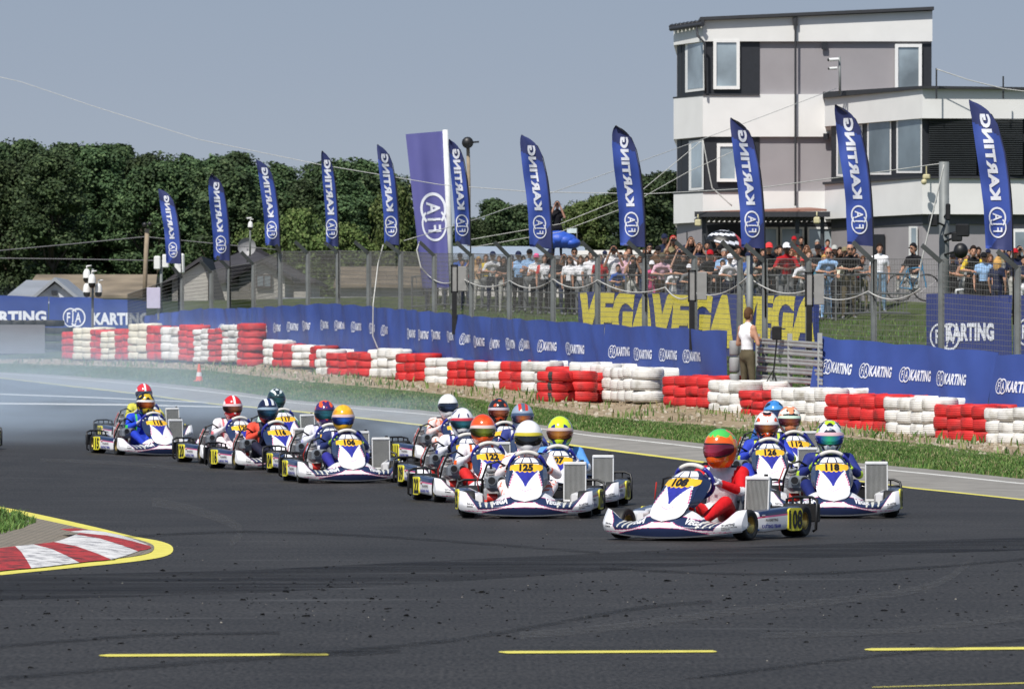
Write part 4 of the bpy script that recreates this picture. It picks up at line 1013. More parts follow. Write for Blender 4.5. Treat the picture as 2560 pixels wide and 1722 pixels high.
def car_tyre(rag, R0=.30):
    mb = MB(); h = .1
    def prof(a, j):
        k = [(-.80, .62), (-1.0, .80), (-1.0, .90), (-.72, .985), (-.3, 1), (.3, 1), (.72, .985), (1.0, .90), (1.0, .80), (.80, .62), (.3, .58), (-.3, .58)][j]
        w = 1+.012*math.sin(3*a+rag)+.010*math.sin(7*a+2*rag)
        return (R0*k[1]*w*math.cos(a), R0*k[1]*w*math.sin(a), h*k[0]*(1-.05*math.sin(2*a+rag)))
    n = 28; vs = [prof(2*PI*i/n, j) for j in range(12) for i in range(n)]
    fs = [(j*n+i, j*n+(i+1) % n, ((j+1) % 12)*n+(i+1) % n, ((j+1) % 12)*n+i) for j in range(12) for i in range(n)]
    mb.add(vs, fs, 0, True); return mb
TM = [car_tyre(r) for r in (0, 2, 4)]
def tyre_paint(name, c, dirty):
    m = bpy.data.materials.new(name); m.use_nodes = True; nt, b = nodes_of(m); L = nt.links.new; N = nt.nodes.new
    tc = N('ShaderNodeTexCoord'); n = N('ShaderNodeTexNoise'); n.inputs['Scale'].default_value = 5; n.inputs['Detail'].default_value = 7; L(tc.outputs['Object'], n.inputs[0])
    oi = N('ShaderNodeObjectInfo'); ad = N('ShaderNodeVectorMath'); L(tc.outputs['Object'], ad.inputs[0]); L(oi.outputs['Location'], ad.inputs[1]); L(ad.outputs[0], n.inputs[0])
    r = N('ShaderNodeValToRGB'); e = r.color_ramp.elements; e[0].position = .25; e[0].color = dirty+(1,); e[1].position = .50; e[1].color = c+(1,); k = e.new(.8); k.color = tuple(min(1, x*1.08) for x in c)+(1,)
    L(n.outputs[0], r.inputs[0]); hs = N('ShaderNodeHueSaturation'); v = N('ShaderNodeMapRange'); v.inputs[3].default_value = .84; v.inputs[4].default_value = 1.08; L(oi.outputs['Random'], v.inputs[0]); L(v.outputs[0], hs.inputs['Value']); L(r.outputs[0], hs.inputs['Color']); L(hs.outputs[0], b.inputs['Base Color'])
    b.inputs['Roughness'].default_value = .62
    w = N('ShaderNodeTexWave'); w.bands_direction = 'Z'; w.inputs['Scale'].default_value = 9; w.inputs['Distortion'].default_value = 1.5; L(tc.outputs['Object'], w.inputs[0]); bp = N('ShaderNodeBump'); bp.inputs['Strength'].default_value = .35; bp.inputs['Distance'].default_value = .012; L(w.outputs[0], bp.inputs['Height']); L(bp.outputs[0], b.inputs['Normal'])
    return m
M_tw = tyre_paint('white_tyre_paint', (.74, .73, .70), (.36, .34, .29))
M_tr = tyre_paint('red_tyre_paint', (.60, .022, .022), (.20, .022, .02))
M_tc = tyre_paint('cream_tyre_paint', (.70, .66, .54), (.52, .47, .36))
M_tb = tyre_paint('black_tyre', (.016, .017, .018), (.03, .03, .028))
me_ty = [tm.mesh('barrier_tyre', [M_tw]) for tm in TM]
ORD = ['first', 'second', 'third', 'fourth', 'fifth', 'sixth', 'seventh', 'eighth', 'ninth', 'tenth', 'eleventh', 'twelfth', 'thirteenth', 'fourteenth', 'fifteenth', 'sixteenth', 'seventeenth', 'eighteenth', 'nineteenth', 'twentieth']
def tyre_path(u):      # position on the wall line
    D = TYD(u)[0]; x = (u-1280)/F*D; return x, D
def wall_norm(u):
    a = tyre_path(u-40); b = tyre_path(u+40); dx, dy = b[0]-a[0], b[1]-a[1]; L = math.hypot(dx, dy); return -dy/L, dx/L   # away from the track (+x, +y)
tyres = []; cnt = {0: 0, 1: 0}
order = sorted(BL, key=lambda b: -b[1])
for (u0, u1, vt, vb, rows, col, prot) in order:
    key = 1 if col in (1, 3) else 0
    idx = cnt[key]; cnt[key] += 1
    um = (u0+u1)/2; D = TYD(um)[0]-prot; ppm = F/D
    h = (vb-vt)/rows/ppm
    rad = .30 if um > 700 else .34
    rpx = rad*ppm
    n = max(2, int(round((u1-u0)/(31 if um > 1300 else 27 if um > 850 else 20 if um > 600 else 19))))
    full = (col == 3) or (um > 1500 and um < 1600 and col == 0) or (620 < um < 640)
    st = (u1-u0)/n
    if full: a0, a1 = u0+rpx, u1-rpx
    else: a0 = u0+rpx; a1 = a0+st*(n-1)
    for i in range(n):
        uu = a0+(a1-a0)*i/max(1, n-1); Dk = TYD(uu)[0]-prot
        if col == 3: Dk = TYD(um)[0]-prot+1.6*i/(n-1)+R.uniform(-.05, .05); 
        else: Dk += R.uniform(-.10, .10)
        x = (uu-1280)/F*Dk; jz = R.uniform(-.012, .012)
        vbb = vb+(0 if col == 3 else 0)
        zb = HC-(np.interp(uu, [u0, u1], [vbb-(3 if um > 1100 and col != 3 else 0), vbb+(3 if um > 1100 and col != 3 else 0)])-VH)*Dk/F
        for r in range(rows):
            wv = math.sin(uu*.09+r)*.012
            tyres.append((x+R.uniform(-.02, .02), Dk+R.uniform(-.03, .03), zb+h*(r+.5)+jz+wv*(r > 0), h, rad, col, idx, r, rows, Dk, 0, prot))
        nx, ny = wall_norm(uu)
        if i % 2 == 0:       # deeper row of the same block, only its tops show
            k = .55
            for r in range(rows): tyres.append((x+nx*k, Dk+ny*k+.2, zb+h*(r+.5)+.012+jz, h, rad, col, idx, r, rows, Dk+50, 1, prot))
front = [t for t in tyres if t[10] == 0]; front.sort(key=lambda t: t[9]); keep = set(id(t) for t in front[:292])
far = {}
RN = ['bottom', 'second', 'third', 'fourth', 'fifth', 'top']
CM = {0: M_tw, 1: M_tr, 2: M_tc, 3: M_tr}; CN = {0: 'white painted', 1: 'red painted', 2: 'yellowed white', 3: 'red painted'}
FIRST3 = {}
rest = MB(); RM = [M_tw, M_tr, M_tc, M_tr]
for t in tyres:
    x, y, z, h, rad, col, idx, r, rows, Dk, back, prot = t
    me = me_ty[R.randrange(3)]; M = Matrix.Translation((x, y, z)) @ Matrix.Rotation(R.uniform(0, 6), 4, 'Z') @ Matrix.Rotation(R.gauss(0, .015), 4, 'X') @ Matrix.Diagonal((rad/.3, rad/.3, h/.205, 1))
    if id(t) in keep:
        o = inst(me, 'barrier_tyre', None, [CM[col]], M)
        row = 'top row' if r == rows-1 else ('bottom row' if r == 0 else RN[r]+' row from below' if r > 1 else 'second row from below')
        if col == 3: lab = 'red tyre with a black stripe, %s of the stack jutting out by the small tripod camera' % row if x < 1 and False else 'red tyre, %s, in the stack jutting out by the small tripod camera' % row
        else: lab = '%s tyre, %s, %s %s block of the tyre wall from the right' % (CN[col].split()[0] if col != 2 else 'yellowed', row, ORD[idx], 'red' if col == 1 else 'white')
        tag(o, lab, 'tyre', 'painted tyres of the tyre wall')
        if col == 3 and t is FIRST3.get(r, t) and r not in FIRST3: FIRST3[r] = t
    else:
        tm = TM[R.randrange(3)]; rest.add([M @ Vector(v) for v in tm.v], tm.f, col, True)
tag(rest.build('barrier_tyres', RM), 'farther and deeper painted tyres of the red and white tyre wall', 'tyres', kind='stuff')

for r in range(3):
    c3 = [t for t in tyres if t[5] == 3 and t[7] == r and t[10] == 0]
    if c3:
        t = min(c3, key=lambda q: q[0]); mb = MB(); x, y, z, h, rad = t[:5]
        mb.grid(lambda u, v: (x+(rad*(1.032 if .2 < v < .8 else .99))*math.cos(PI*(1.40+.075*u+.01*math.sin(v*5+r))), y+(rad*(1.032 if .2 < v < .8 else .99))*math.sin(PI*(1.40+.075*u)), z+h*.46*(v*2-1)), 6, 8, 0)
        for o in bpy.data.objects:
            if o.name.startswith('barrier_tyre') and o.parent is None and (o.location-Vector((x, y, z))).length < .005:
                me = mb.mesh('black_stripe', [M_tb]); bpy.context.view_layer.update(); me.transform(o.matrix_world.inverted()); inst(me, 'black_stripe', o)
# black tyres and the grey board at the far left
mb = MB()
for i, (u, a) in enumerate([(20, 5), (48, 5), (76, 5), (104, 5), (132, 5), (150, 4), (160, 4)]):
    for r in range(a):
        D = 166; p = P(u, 893-r*19-9, D); tm = TM[i % 3]; M = Matrix.Translation(p) @ Matrix.Diagonal((1.15, 1.15, .9, 1)); q = MB(); q.add([M @ Vector(v) for v in tm.v], tm.f, 0, True)
        o = q.build('black_tyre', M_tb); tag(o, 'black tyre stacked behind the grey board at the far left', 'tyre', 'black tyres behind the grey board')
a, b = P(-60, 812, 163), P(113, 884, 163); mb.box(((a.x+b.x)/2, 163, (a.z+b.z)/2), (b.x-a.x, .05, a.z-b.z), 0, bev=.01)
tag(mb.build('grey_board', mat('grey_board', (.17, .17, .19), .6, var=.05)), 'plain grey board in front of black tyres at the left edge', 'board')

# ------------------------------------------------------------------ banners
M_cloth = mat('blue_banner_cloth', (.045, .080, .29), .55, var=.10, scale=1.2, spec=.25)
M_cloth2 = mat('navy_banner_cloth', (.036, .052, .19), .6, var=.12, scale=1.2, spec=.25)
M_lets = mat('white_print', (.74, .76, .84), .6, var=.03)
M_ylet = mat('yellow_print', (.66, .56, .07), .6, var=.08)
def banner(name, label, rows, mt, logos=0, period=1.5, lh=.155, zoff=.58, foldamp=.05, seed=0, text=None, group=None, lean=0.0, mats=None):
    """rows: (u, D, z_top, z_bottom)"""
    pts = [(Vector(((u-1280)/F*D, D, 0)), zt, zb) for u, D, zt, zb in rows]
    S = [0]
    for i in range(1, len(pts)): S.append(S[-1]+(pts[i][0]-pts[i-1][0]).length)
    L = S[-1]
    def sf(s, t, off=0.0):           # s metres along, t 0 bottom .. 1 top
        s = max(0, min(L, s)); i = 0
        while i < len(S)-2 and s > S[i+1]: i += 1
        k = (s-S[i])/(S[i+1]-S[i]); p = pts[i][0].lerp(pts[i+1][0], k); zt = pts[i][1]*(1-k)+pts[i+1][1]*k; zb = pts[i][2]*(1-k)+pts[i+1][2]*k
        d = (pts[i+1][0]-pts[i][0]).normalized(); n = Vector((d.y, -d.x, 0))
        if n.y > 0: n = -n
        sag = .035*abs(math.sin(s*PI/1.9+seed))-.035
        q = foldamp*(mnoise.noise(Vector((s*.9+t*1.1+seed, t*.8, seed)))*1.5+.5*mnoise.noise(Vector((s*2.6+t*2+seed, t*1.2, 3)))+.7*max(0, math.sin(s*1.65+seed+1.6*t))**6*(1-t*.4))
        return p+n*(q+off+lean*(1-t))+Vector((0, 0, zb+(zt+sag*t-zb)*t))
    mb = MB(); nu = max(8, int(L/.10)); mb.grid(lambda u, t: sf(u*L, t), nu, 12, 0)
    mb.grid(lambda u, t: sf(u*L, t)+Vector((0, .012, 0)), nu, 3, 0)
    o = mb.build(name, mt); tag(o, label, 'banner', group)
    H = lambda s: sf(s, 1).z-sf(s, 0).z
    def tf(x, y): 
        hh = H(x); return sf(x, min(.99, y/hh), .012)
    tx = MB()
    if logos:
        s = logos if logos > 0 else .4
        while s+period*.9 < L:
            zo = H(s)-zoff; e = MB(); put_logo(e, tf, s, zo-.05, lh*1.55, 0, 1.0); e.build('printed_emblem', M_lets, o); e = MB(); put_text(e, 'KARTING', tf, s+lh*2.3, zo, lh, 0, bold=.04, wide=.66); e.build('printed_word', M_lets, o); s += period
    if text:
        for tt, s, z, h, kw in text:
            tx = MB()
            if tt == '@': put_logo(tx, tf, s, z, h, 0); tx.build('printed_emblem', mats or M_lets, o)
            else: put_text(tx, tt, tf, s, z, h, 0, **kw); tx.build('printed_word', mats or M_lets, o)
    return o, sf, L
def brow(u, v, extra, zb=None, below=1.3):
    D = TYD(u)[0]+extra; z = HC-(v-VH)*D/F; b = HC-(K_tyre(u)[1]-0)*0 if False else hz((u-1280)/F*D, D)
    return (u, D, z, b+.02 if zb is None else zb)
HANG = 1
def bnr(name, label, uv, ex0, **k):
    return banner(name, label, [brow(u, v, ex0) for u, v in uv], M_cloth, **k)
GB = 'blue banners hung along the guard rail'
bnr('banner', 'plain gathered blue banner at the left end, behind the tall tyre stacks', [(361, 789), (420, 780), (499, 770), (560, 771), (640, 768)], 1.6, seed=1, foldamp=.14, group=GB, logos=.3, period=1.6, zoff=.58, lh=.15)
bnr('banner', 'blue banner with nine small white logos, left of the hanging rope', [(641, 768), (730, 762), (814, 757), (920, 764), (1012, 773)], 1.6, seed=2, logos=.7, period=1.72, zoff=.58, group=GB, foldamp=.06)
bnr('banner', 'blue banner with a drooping fold over its white logos, below the white rooftop tents', [(1013, 773), (1100, 779), (1191, 790), (1350, 799), (1510, 809)], 1.6, seed=3, logos=.3, period=1.55, zoff=.58, group=GB, foldamp=.08)
bnr('banner', 'blue banner with white logos, left of the boy at the gate', [(1512, 810), (1600, 814), (1700, 819), (1822, 826)], 1.6, seed=4, logos=.25, period=1.30, zoff=.58, group=GB)
bnr('banner', 'blue banner with five white logos, right of the grey guard rail', [(2044, 838), (2150, 850), (2260, 858), (2380, 869), (2493, 879)], 1.6, seed=5, logos=.35, period=1.32, zoff=.58, group=GB, lh=.165, lean=.25)
bnr('banner', 'blue banner with a single white logo in view, at the right edge', [(2496, 882), (2560, 885), (2680, 896), (2800, 905)], 1.6, seed=6, logos=.18, period=1.32, zoff=.58, group=GB, lh=.165, lean=.2)
def brw(u, v0, v1, D): return (u, D, HC-(v0-VH)*D/F, HC-(v1-VH)*D/F)
banner('banner', 'dark blue banner with large white KARTING behind the fence on the right', [brw(2316, 733, 905, 108.5), brw(2530, 737, 905, 107)], M_cloth2, text=[('@', .25, .25, .62, {}), ('KARTING', 1.2-.52, .36, .33, dict(bold=.05, wide=1.0))] and [('@', .10, .22, .52, {}), ('KARTING', .50, .42, .30, dict(bold=.05, wide=.62))], seed=7, foldamp=.02, group='large blue banners behind the fence')
banner('banner', 'dark blue banner cut off by the right edge behind the last fence post', [brw(2534, 737, 905, 107), brw(2760, 742, 905, 105)], M_cloth2, text=[('@', .10, .30, .52, {})], seed=8, foldamp=.02, group='large blue banners behind the fence')
vf = dict(bold=.12, wide=1.25, shear=.28)
for (ua, ub, da, db, lab, rp) in ((1446, 1842, 121, 117, 'long blue and yellow banner, left of the boy at the gate', 2.3), (1844, 2048, 117, 115, 'blue and yellow banner behind the guard rail, right of the boy', 9)):
    L_ = math.hypot((ub-ua)/F*da, da-db); ppm = F/((da+db)/2)
    fit = lambda px: dict(bold=.07, shear=.2, wide=round(px/(ub-ua)*L_/(.98*text2d('VEGA', .07, .25, .2, 1.0)[2]), 3)); tt = [('VEGA', .0, .27, .98, fit(190))] if ub-ua < 250 else [('VEGA', L_*.012, .27, .98, fit(182)), ('VEGA', L_*.465, .27, .98, fit(198))]
    banner('banner', lab, [brw(ua, 728 if ua < 1500 else 731+(ua-1700)*.02, 873, da), brw(ub, 733+(ub-1700)*.022, 892, db)], M_cloth2, text=tt, seed=ua*.1, foldamp=.012, mats=M_ylet, group='yellow lettered banners in front of the crowd')
banner('banner', 'hazy blue banner ending in the letters ARTING at the left edge', [brw(-140, 737, 850, 178), brw(121, 740, 850, 178)], M_cloth, text=[('KARTING', 1.05, .55, .34, dict(bold=.05))], seed=11, foldamp=.05, group='large blue banners in the smoke')
banner('banner', 'hazy blue banner with the emblem and large white letters behind the camera pole', [brw(123, 740, 855, 178), brw(240, 744, 855, 177), brw(366, 752, 855, 176)], M_cloth, text=[('@', .56, .46, .60, {}), ('KARTING', 1.70, .55, .34, dict(bold=.05))], seed=12, foldamp=.05, group='large blue banners in the smoke')

# ------------------------------------------------------------------ debris fence: posts with cranked tops, wire panels between
M_post = mat('galvanised_post', (.20, .215, .215), .6, .2, var=.2, scale=3)
M_wire = mat('fence_wire', (.12, .12, .115), .7, .1, var=.1)
PST = [(455, 690, 432, 668), (528, 678, 500, 652), (573, 667, 542, 641), (634, 657, 603, 630), (701, 629, 690, 612), (770, 629, 737, 604), (845, 627, 811, 606), (922, 629, 886, 604), (1002, 629, 963, 605), (1086, 634, 1049, 605), (1179, 634, 1140, 605), (1274, 637, 1236, 605), (1383, 640, 1341, 612), (1494, 637, 1453, 604), (1612, 637, 1569, 604), (1736, 640, 1689, 605), (1850, 643, 1804, 603), (1912, 648, 1863, 611), (2021, 646, 1976, 607), (2185, 648, 2132, 605), (2353, 648, 2304, 613), (2544, 664, 2493, 627), (2740, 672, 2690, 634)]
FE = 2.4
posts = []
for i, (u, vb, ut, vt) in enumerate(PST):
    D = TYD(u)[0]+FE; x = (u-1280)/F*D; zb = HC-(vb-VH)*D/F; tp = P(ut, vt, D-.30); gz = hz(x, D)-.1
    mb = MB(); s = .045 if D < 125 else .05
    mb.box((x, D, (gz+zb)/2), (2*s, 2*s, zb-gz), 0, rz=.2)
    e = Vector((x, D, zb)); d = (tp-e); L = d.length; mid = e.lerp(tp, .5)
    sx = Vector((d.z, 0, -d.x)).normalized(); vs = []
    for q in (e-Vector((0, 0, .05)), tp):
        for a, b in ((-1, -1), (1, -1), (1, 1), (-1, 1)): vs.append(q+sx*(s*.85*a)+Vector((0, s*b, 0)))
    mb.add(vs, [(3, 2, 1, 0), (4, 5, 6, 7), (0, 1, 5, 4), (1, 2, 6, 5), (2, 3, 7, 6), (3, 0, 4, 7)], 0, False)
    o = mb.build('fence_post', M_post)
    tag(o, 'grey debris fence post with cranked top, %s from the left' % (ORD+['twenty-first', 'twenty-second', 'twenty-third'])[i], 'fence post', 'posts of the debris fence'); posts.append((x, D, gz+.1, zb))
def wires(name, label, A, B, sp=.055, hs=.10, r=.0028, group='wire panels of the debris fence', arm=None):
    (x0, y0, g0, t0), (x1, y1, g1, t1) = A, B; L = math.hypot(x1-x0, y1-y0); vs = []; fs = []
    def wire(a, b, r):
        o = len(vs)
        for p in (a, b):
            for q in ((-r, 0, -r), (r, 0, -r), (0, 0, r*1.2)) if abs(a[2]-b[2]) < .6*L else ((-r, -r, 0), (r, -r, 0), (0, r*1.2, 0)): vs.append((p[0]+q[0], p[1]+q[1], p[2]+q[2]))
        fs.extend([(o, o+1, o+4, o+3), (o+1, o+2, o+5, o+4), (o+2, o, o+3, o+5)])
    n = int(L/sp)
    for i in range(1, n):
        k = i/n; x, y = x0+(x1-x0)*k, y0+(y1-y0)*k; wire((x, y, g0*(1-k)+g1*k), (x, y, t0*(1-k)+t1*k), r)
    m = int((t0-g0)/hs)
    for j in range(m+1):
        k = j/m; sg = .0; a = (x0, y0, g0+(t0-g0)*k); b = (x1, y1, g1+(t1-g1)*k); wire(a, b, r*(2.2 if j in (0, m) else 1.15))
    mb = MB(); mb.v = vs; mb.f = fs; mb.m = [0]*len(fs); mb.sm = [False]*len(fs)
    return tag(mb.build(name, M_wire), label, 'wire fence', group)
for i in range(len(posts)-1):
    a, b = posts[i], posts[i+1]
    lab = 'welded wire panel between the %s and the next fence post from the left' % (ORD+['twenty-first', 'twenty-second', 'twenty-third'])[i]
    if 17 <= i <= 17: a, b = a, b
    wires('wire_panel', lab, a, b, sp=.055 if i > 8 else .06, hs=.09, r=.0026 if i > 8 else .0032)
wires('wire_panel', 'welded wire panel at the far left end, behind the camera pole', (posts[0][0]-2.0, posts[0][1]+8, posts[0][2], posts[0][3]-.4), posts[0], sp=.06, hs=.08, r=.0036)

# ------------------------------------------------------------------ feather flags standing over the fence
RE = [(0, 0), (.10, -.002), (.24, -.005), (.45, -.022), (.65, -.05), (.84, -.1), (.93, -.163), (.97, -.219), (1, -.296)]
LE = [(.014, -.177), (.15, -.183), (.30, -.19), (.48, -.21), (.69, -.243), (.87, -.27), (1, -.2965)]
M_fb = mat('flag_blue', (.050, .090, .36), .5, var=.14, scale=2, spec=.3)
M_fn = mat('flag_navy', (.040, .050, .15), .5, var=.1, scale=2, spec=.3)
WF = [1.1, 1.02, .92, .68, .80, .78, 1.1, 1.15, 1.0, 1.03, 1.02]
FL = [(452, 660, 394, 472), (574, 652, 529, 436), (699, 616, 640, 399), (845, 617, 805, 378), (997, 613, 943, 362), (1175, 613, 1122, 349), (1379, 621, 1303, 338), (1612, 618, 1538, 315), (1911, 622, 1825, 296), (2182, 616, 2086, 263), (2531, 627, 2421, 250)]
for i, (ub, vb, ut, vt) in enumerate(FL):
    D = TYD(ub)[0]+FE-.1; H = (vb-vt)*D/F; k = min(1.0, (ub-ut)/(.296*(vb-vt))); yaw = math.acos(max(-1, min(1, k))); b0 = P(ub, vb, D)
    cx, sx_ = math.cos(yaw), math.sin(yaw); rr = np.array(RE); ll = np.array(LE)
    def ff(u, t, off=0.0, b0=b0, H=H, cx=cx, sx_=sx_, i=i, k=k, wf=WF[i]):     # u 0 left edge .. 1 mast edge
        r = float(np.interp(t, rr[:, 0], rr[:, 1])); l = float(np.interp(t, ll[:, 0], ll[:, 1])); x = (r*k+(l-r)*wf*(1-u))*H
        q = .10*mnoise.noise(Vector((u*1.6+i*3, t*3.5, i)))*(1-u*.7)+.035*math.sin(u*(3+i%3)+t*(4+i%4)+i*1.7)+.05*(1-u)*max(0, .3-t)*math.sin(u*9+i)*3
        z = t*H+(.014*H*(1-u) if t < .02 else 0)
        return Vector((b0.x+x, b0.y+x*sx_*.6+q-off, b0.z+z))
    def fmt(u, t): return 1 if t > .855-.10*u+.02*(i % 2) or (u > .08+t*4.2-.1 and t < .22 and False) or t < .215*(u-.10)*1.15 or u > .965 else 0
    t_ = thing('feather_flag', 'blue feather flag on the fence, %s from the left' % ORD[i], 'flag', group='feather flags along the debris fence')
    mb = MB(); mb.grid(lambda u, t: ff(u, t), 20, 80, fmt); mb.grid(lambda u, t: ff(u, t, -.008), 10, 40, fmt); mb.build('sail', [M_fb, M_fn], t_)
    tx = MB(); w_ = .177*H
    def tf(a, b, w_=w_, H=H, ff=ff, wf=WF[i]):           # a up the flag in metres, b across (mirrored lettering seen from the back)
        t = a/H; r = float(np.interp(t, rr[:, 0], rr[:, 1])); l = float(np.interp(t, ll[:, 0], ll[:, 1]))
        return ff((b/H)/((r-l)*wf), t, .012)
    wf = WF[i]; put_logo(tx, lambda a, b: tf(.085*H+a*1.22, b), 0, (.177*wf*.5-.058)*H, .116*H, 0, 1.0); tx.build('printed_emblem', M_lets, t_)
    tx = MB(); put_text(tx, 'KARTING', tf, .335*H, (.177*wf*.5-.031)*H, .060*H, 0, bold=.05, wide=1.50); tx.build('printed_word', M_lets, t_)
    pb = MB(); pts = [b0+Vector((.02, .03, -1.2))]+[ff(1, q/10, -.01)+Vector((.012, .01, 0)) for q in range(0, 11)]; pb.tube(pts, [.014]*8+[.008]*4, 6); pb.build('mast', M_blk, t_)
# tall violet flag on a white pole
t_ = thing('tall_flag', 'violet flag with large white emblem on a white pole', 'flag')
Df = 150
def vf_(u, t, off=0.0):
    a = P(1015+8*t*0, 0, Df); ul = 1056-42*t-3*0; ur = 1121-14*t+2; uu = ul+(ur-ul)*u+0; vv = 720-(720-336)*t-(8*u*t)
    p = P(uu, vv, Df); q = .05*math.sin(u*11+t*2)*(.4+.6*(1-t))+.03*math.sin(u*5-t*4); p.y += q-off; return p
M_vio = mat('violet_flag_cloth', (.105, .105, .32), .6, var=.08, scale=1)
mb = MB(); mb.grid(lambda u, t: vf_(u, t), 30, 50, 0); mb.grid(lambda u, t: vf_(u, t, -.008), 15, 20, 0); mb.build('cloth', M_vio, t_)
tx = MB(); put_logo(tx, lambda a, b: vf_(b, a, .012), .36-.0, .30, 0, 0) if False else None
def tfv(a, b): return vf_(.20+b*.80/.92, .30+a*.235, .013)
put_logo(tx, tfv, 0, 0, .92, 0, 1.0); tx.build('printed_emblem', M_lets, t_)
mb = MB(); mb.tube([P(1131, 760, Df), P(1113, 325, Df)], .075, 12); mb.build('pole', mat('white_pole', (.72, .73, .74), .4), t_)
# ------------------------------------------------------------------ race building
M_wwall = mat('white_render', (.72, .72, .71), .85, var=.04, scale=1.2, bump=.1)
M_gwall = mat('lilac_grey_render', (.30, .285, .30), .85, var=.05, scale=1.2, bump=.1)
M_dark = mat('anthracite_panel', (.018, .020, .026), .5, var=.15)
M_dgrey = mat('dark_grey_render', (.085, .09, .11), .8, var=.08)
M_wfr = mat('white_window_frame', (.78, .78, .77), .4, var=.03)
M_glass = mat('window_glass', (.30, .36, .40), .12, .2, var=.5, scale=.6, spec=1.0)
M_gray = mat('roof_felt', (.03, .032, .038), .6, var=.1)
M_terra = mat('terracotta_roof', (.30, .15, .11), .8, var=.2, scale=6)
def zv(v, D): return HC-(v-VH)*D/F
def xu(u, D): return (u-1280)/F*D
bld = thing('race_building', 'white and grey three storey race control tower behind the crowd', 'building')
def poly_band(name, pts, zb, zt, m, parent=bld, back=196):
    """pts: plan (u, D) from left to right; zt may be a list"""
    pl = [(xu(u, D), D) for u, D in pts]+[(xu(pts[-1][0], pts[-1][1]), back), (xu(pts[0][0]+18, back), back)]
    z1 = list(zt)+[zt[-1], zt[0]] if isinstance(zt, (list, tuple)) else zt
    mb = MB(); mb.prism(pl, zb, z1, 0); return mb.build(name, m, parent)
DM = 179.0
# tower: bands stand 12 cm proud of the walls
Tp = [(1684, 181.2), (1757, 179.0), (2331, 179.0)]
Tw = [(1692, 181.4), (1760, 179.15), (2329, 179.15)]
poly_band('wall', [(u, D+.05) for u, D in Tw], 2.2, zv(478, DM), M_gwall)
poly_band('wall', Tw, zv(478, DM)-.0, zv(340, DM), M_gwall)
poly_band('wall', Tw, zv(236, DM), zv(100, DM), M_gwall)
poly_band('white_band', Tp, zv(555, DM), zv(478, DM), M_wwall)
poly_band('white_band', Tp, zv(342, DM), zv(236, DM), M_wwall)
poly_band('white_band', Tp, zv(104, DM), [zv(62, 181), zv(52, DM), zv(28, DM)], M_wwall)
mb = MB(); xs = [(xu(1750, DM), zv(52, DM)), (xu(2334, DM), zv(26, DM))]
mb.add([(xs[0][0], 178.8, xs[0][1]), (xs[1][0], 178.8, xs[1][1]), (xs[1][0], 197, xs[1][1]+.1), (xs[0][0], 197, xs[0][1]+.1), (xs[0][0], 178.8, xs[0][1]+.10), (xs[1][0], 178.8, xs[1][1]+.10), (xs[1][0], 197, xs[1][1]+.2), (xs[0][0], 197, xs[0][1]+.2)], [(3, 2, 1, 0), (4, 5, 6, 7), (0, 1, 5, 4), (1, 2, 6, 5), (2, 3, 7, 6), (3, 0, 4, 7)], 0, False)
roof = mb.build('roof', M_gray, bld)
mb = MB(); a, b = P(1677, 68, 181.2), P(1756, 56, 178.9); n = 9
for i in range(n):
    p = a.lerp(b, i/(n-1)); mb.cyl((p.x, p.y-.1, p.z), (p.x+.1, p.y+1.8, p.z+.14), .07, n=8)
mb.cyl(a+Vector((0, -.2, -.08)), b+Vector((0, -.2, -.08)), .07, n=10); mb.build('eaves', M_gray, roof)
def on_front(u0, v0, u1, v1, D): return xu(u0, D), xu(u1, D), zv(v1, D), zv(v0, D)
def panel(name, m, u0, v0, u1, v1, D, proud=.03, th=.06, parent=bld):
    x0, x1, z0, z1 = on_front(u0, v0, u1, v1, D); mb = MB(); mb.box(((x0+x1)/2, D-proud+th/2, (z0+z1)/2), (x1-x0, th, z1-z0), 0); return mb.build(name, m, parent)
def window(u0, v0, u1, v1, D, parent=bld, fr=.10, proud=.06, mullion=0):
    x0, x1, z0, z1 = on_front(u0, v0, u1, v1, D); cx, cz = (x0+x1)/2, (z0+z1)/2; y = D-proud; mb = MB()
    for dx in (x0+fr/2, x1-fr/2): mb.box((dx, y, cz), (fr, .10, z1-z0), 0)
    for dz in (z0+fr/2, z1-fr/2): mb.box((cx, y+.001, dz), (x1-x0-2*fr, .096, fr), 0)
    if mullion: mb.box((cx, y+.002, cz), (fr*.8, .09, z1-z0-2*fr), 0)
    w = mb.build('window', M_wfr, parent); mb = MB(); mb.box((cx, y+.015, cz), (x1-x0-2*fr+.01, .02, z1-z0-2*fr+.01), 0); mb.build('pane', M_glass, w); return w
panel('dark_panel', M_dark, 1762, 98, 1899, 237, 179.15, .03)
panel('dark_panel', M_dark, 1762, 343, 1899, 480, 179.15, .03)
window(1783, 99, 1849, 224, 179.1); window(1792, 359, 1845, 455, 179.1)
panel('dark_panel', M_dark, 2304, 110, 2328, 240, 179.15, .03); window(2237, 111, 2304, 240, 179.1)
def chamfer(name, u0, v0, u1, v1, m, off):         # element on the slanted left face
    mb = MB(); q = []
    for u, v in ((u0, v1), (u1, v1), (u1, v0), (u0, v0)):
        k = (u-1692)/(1760-1692); D = 181.4+(179.15-181.4)*k-off; q.append(Vector((xu(u, D), D, zv(v, DM))))
    mb.add(q+[p+Vector((0, .06, 0)) for p in q], [(0, 1, 2, 3), (0, 4, 5, 1), (1, 5, 6, 2), (2, 6, 7, 3), (3, 7, 4, 0)], 0, False); return mb.build(name, m, bld)
for v0, v1, w0, w1, ua, ub in ((100, 237, 101, 226, 1713, 1762), (344, 480, 349, 474, 1722, 1759)):
    chamfer('dark_panel', 1693, v0, 1761, v1, M_dark, .03)
    wf = chamfer('window', ua, w0, ub, w1, M_wfr, .09); g_ = chamfer('pane', ua+6, w0+5, ub-5, w1-7, M_glass, .115); g_.parent = wf
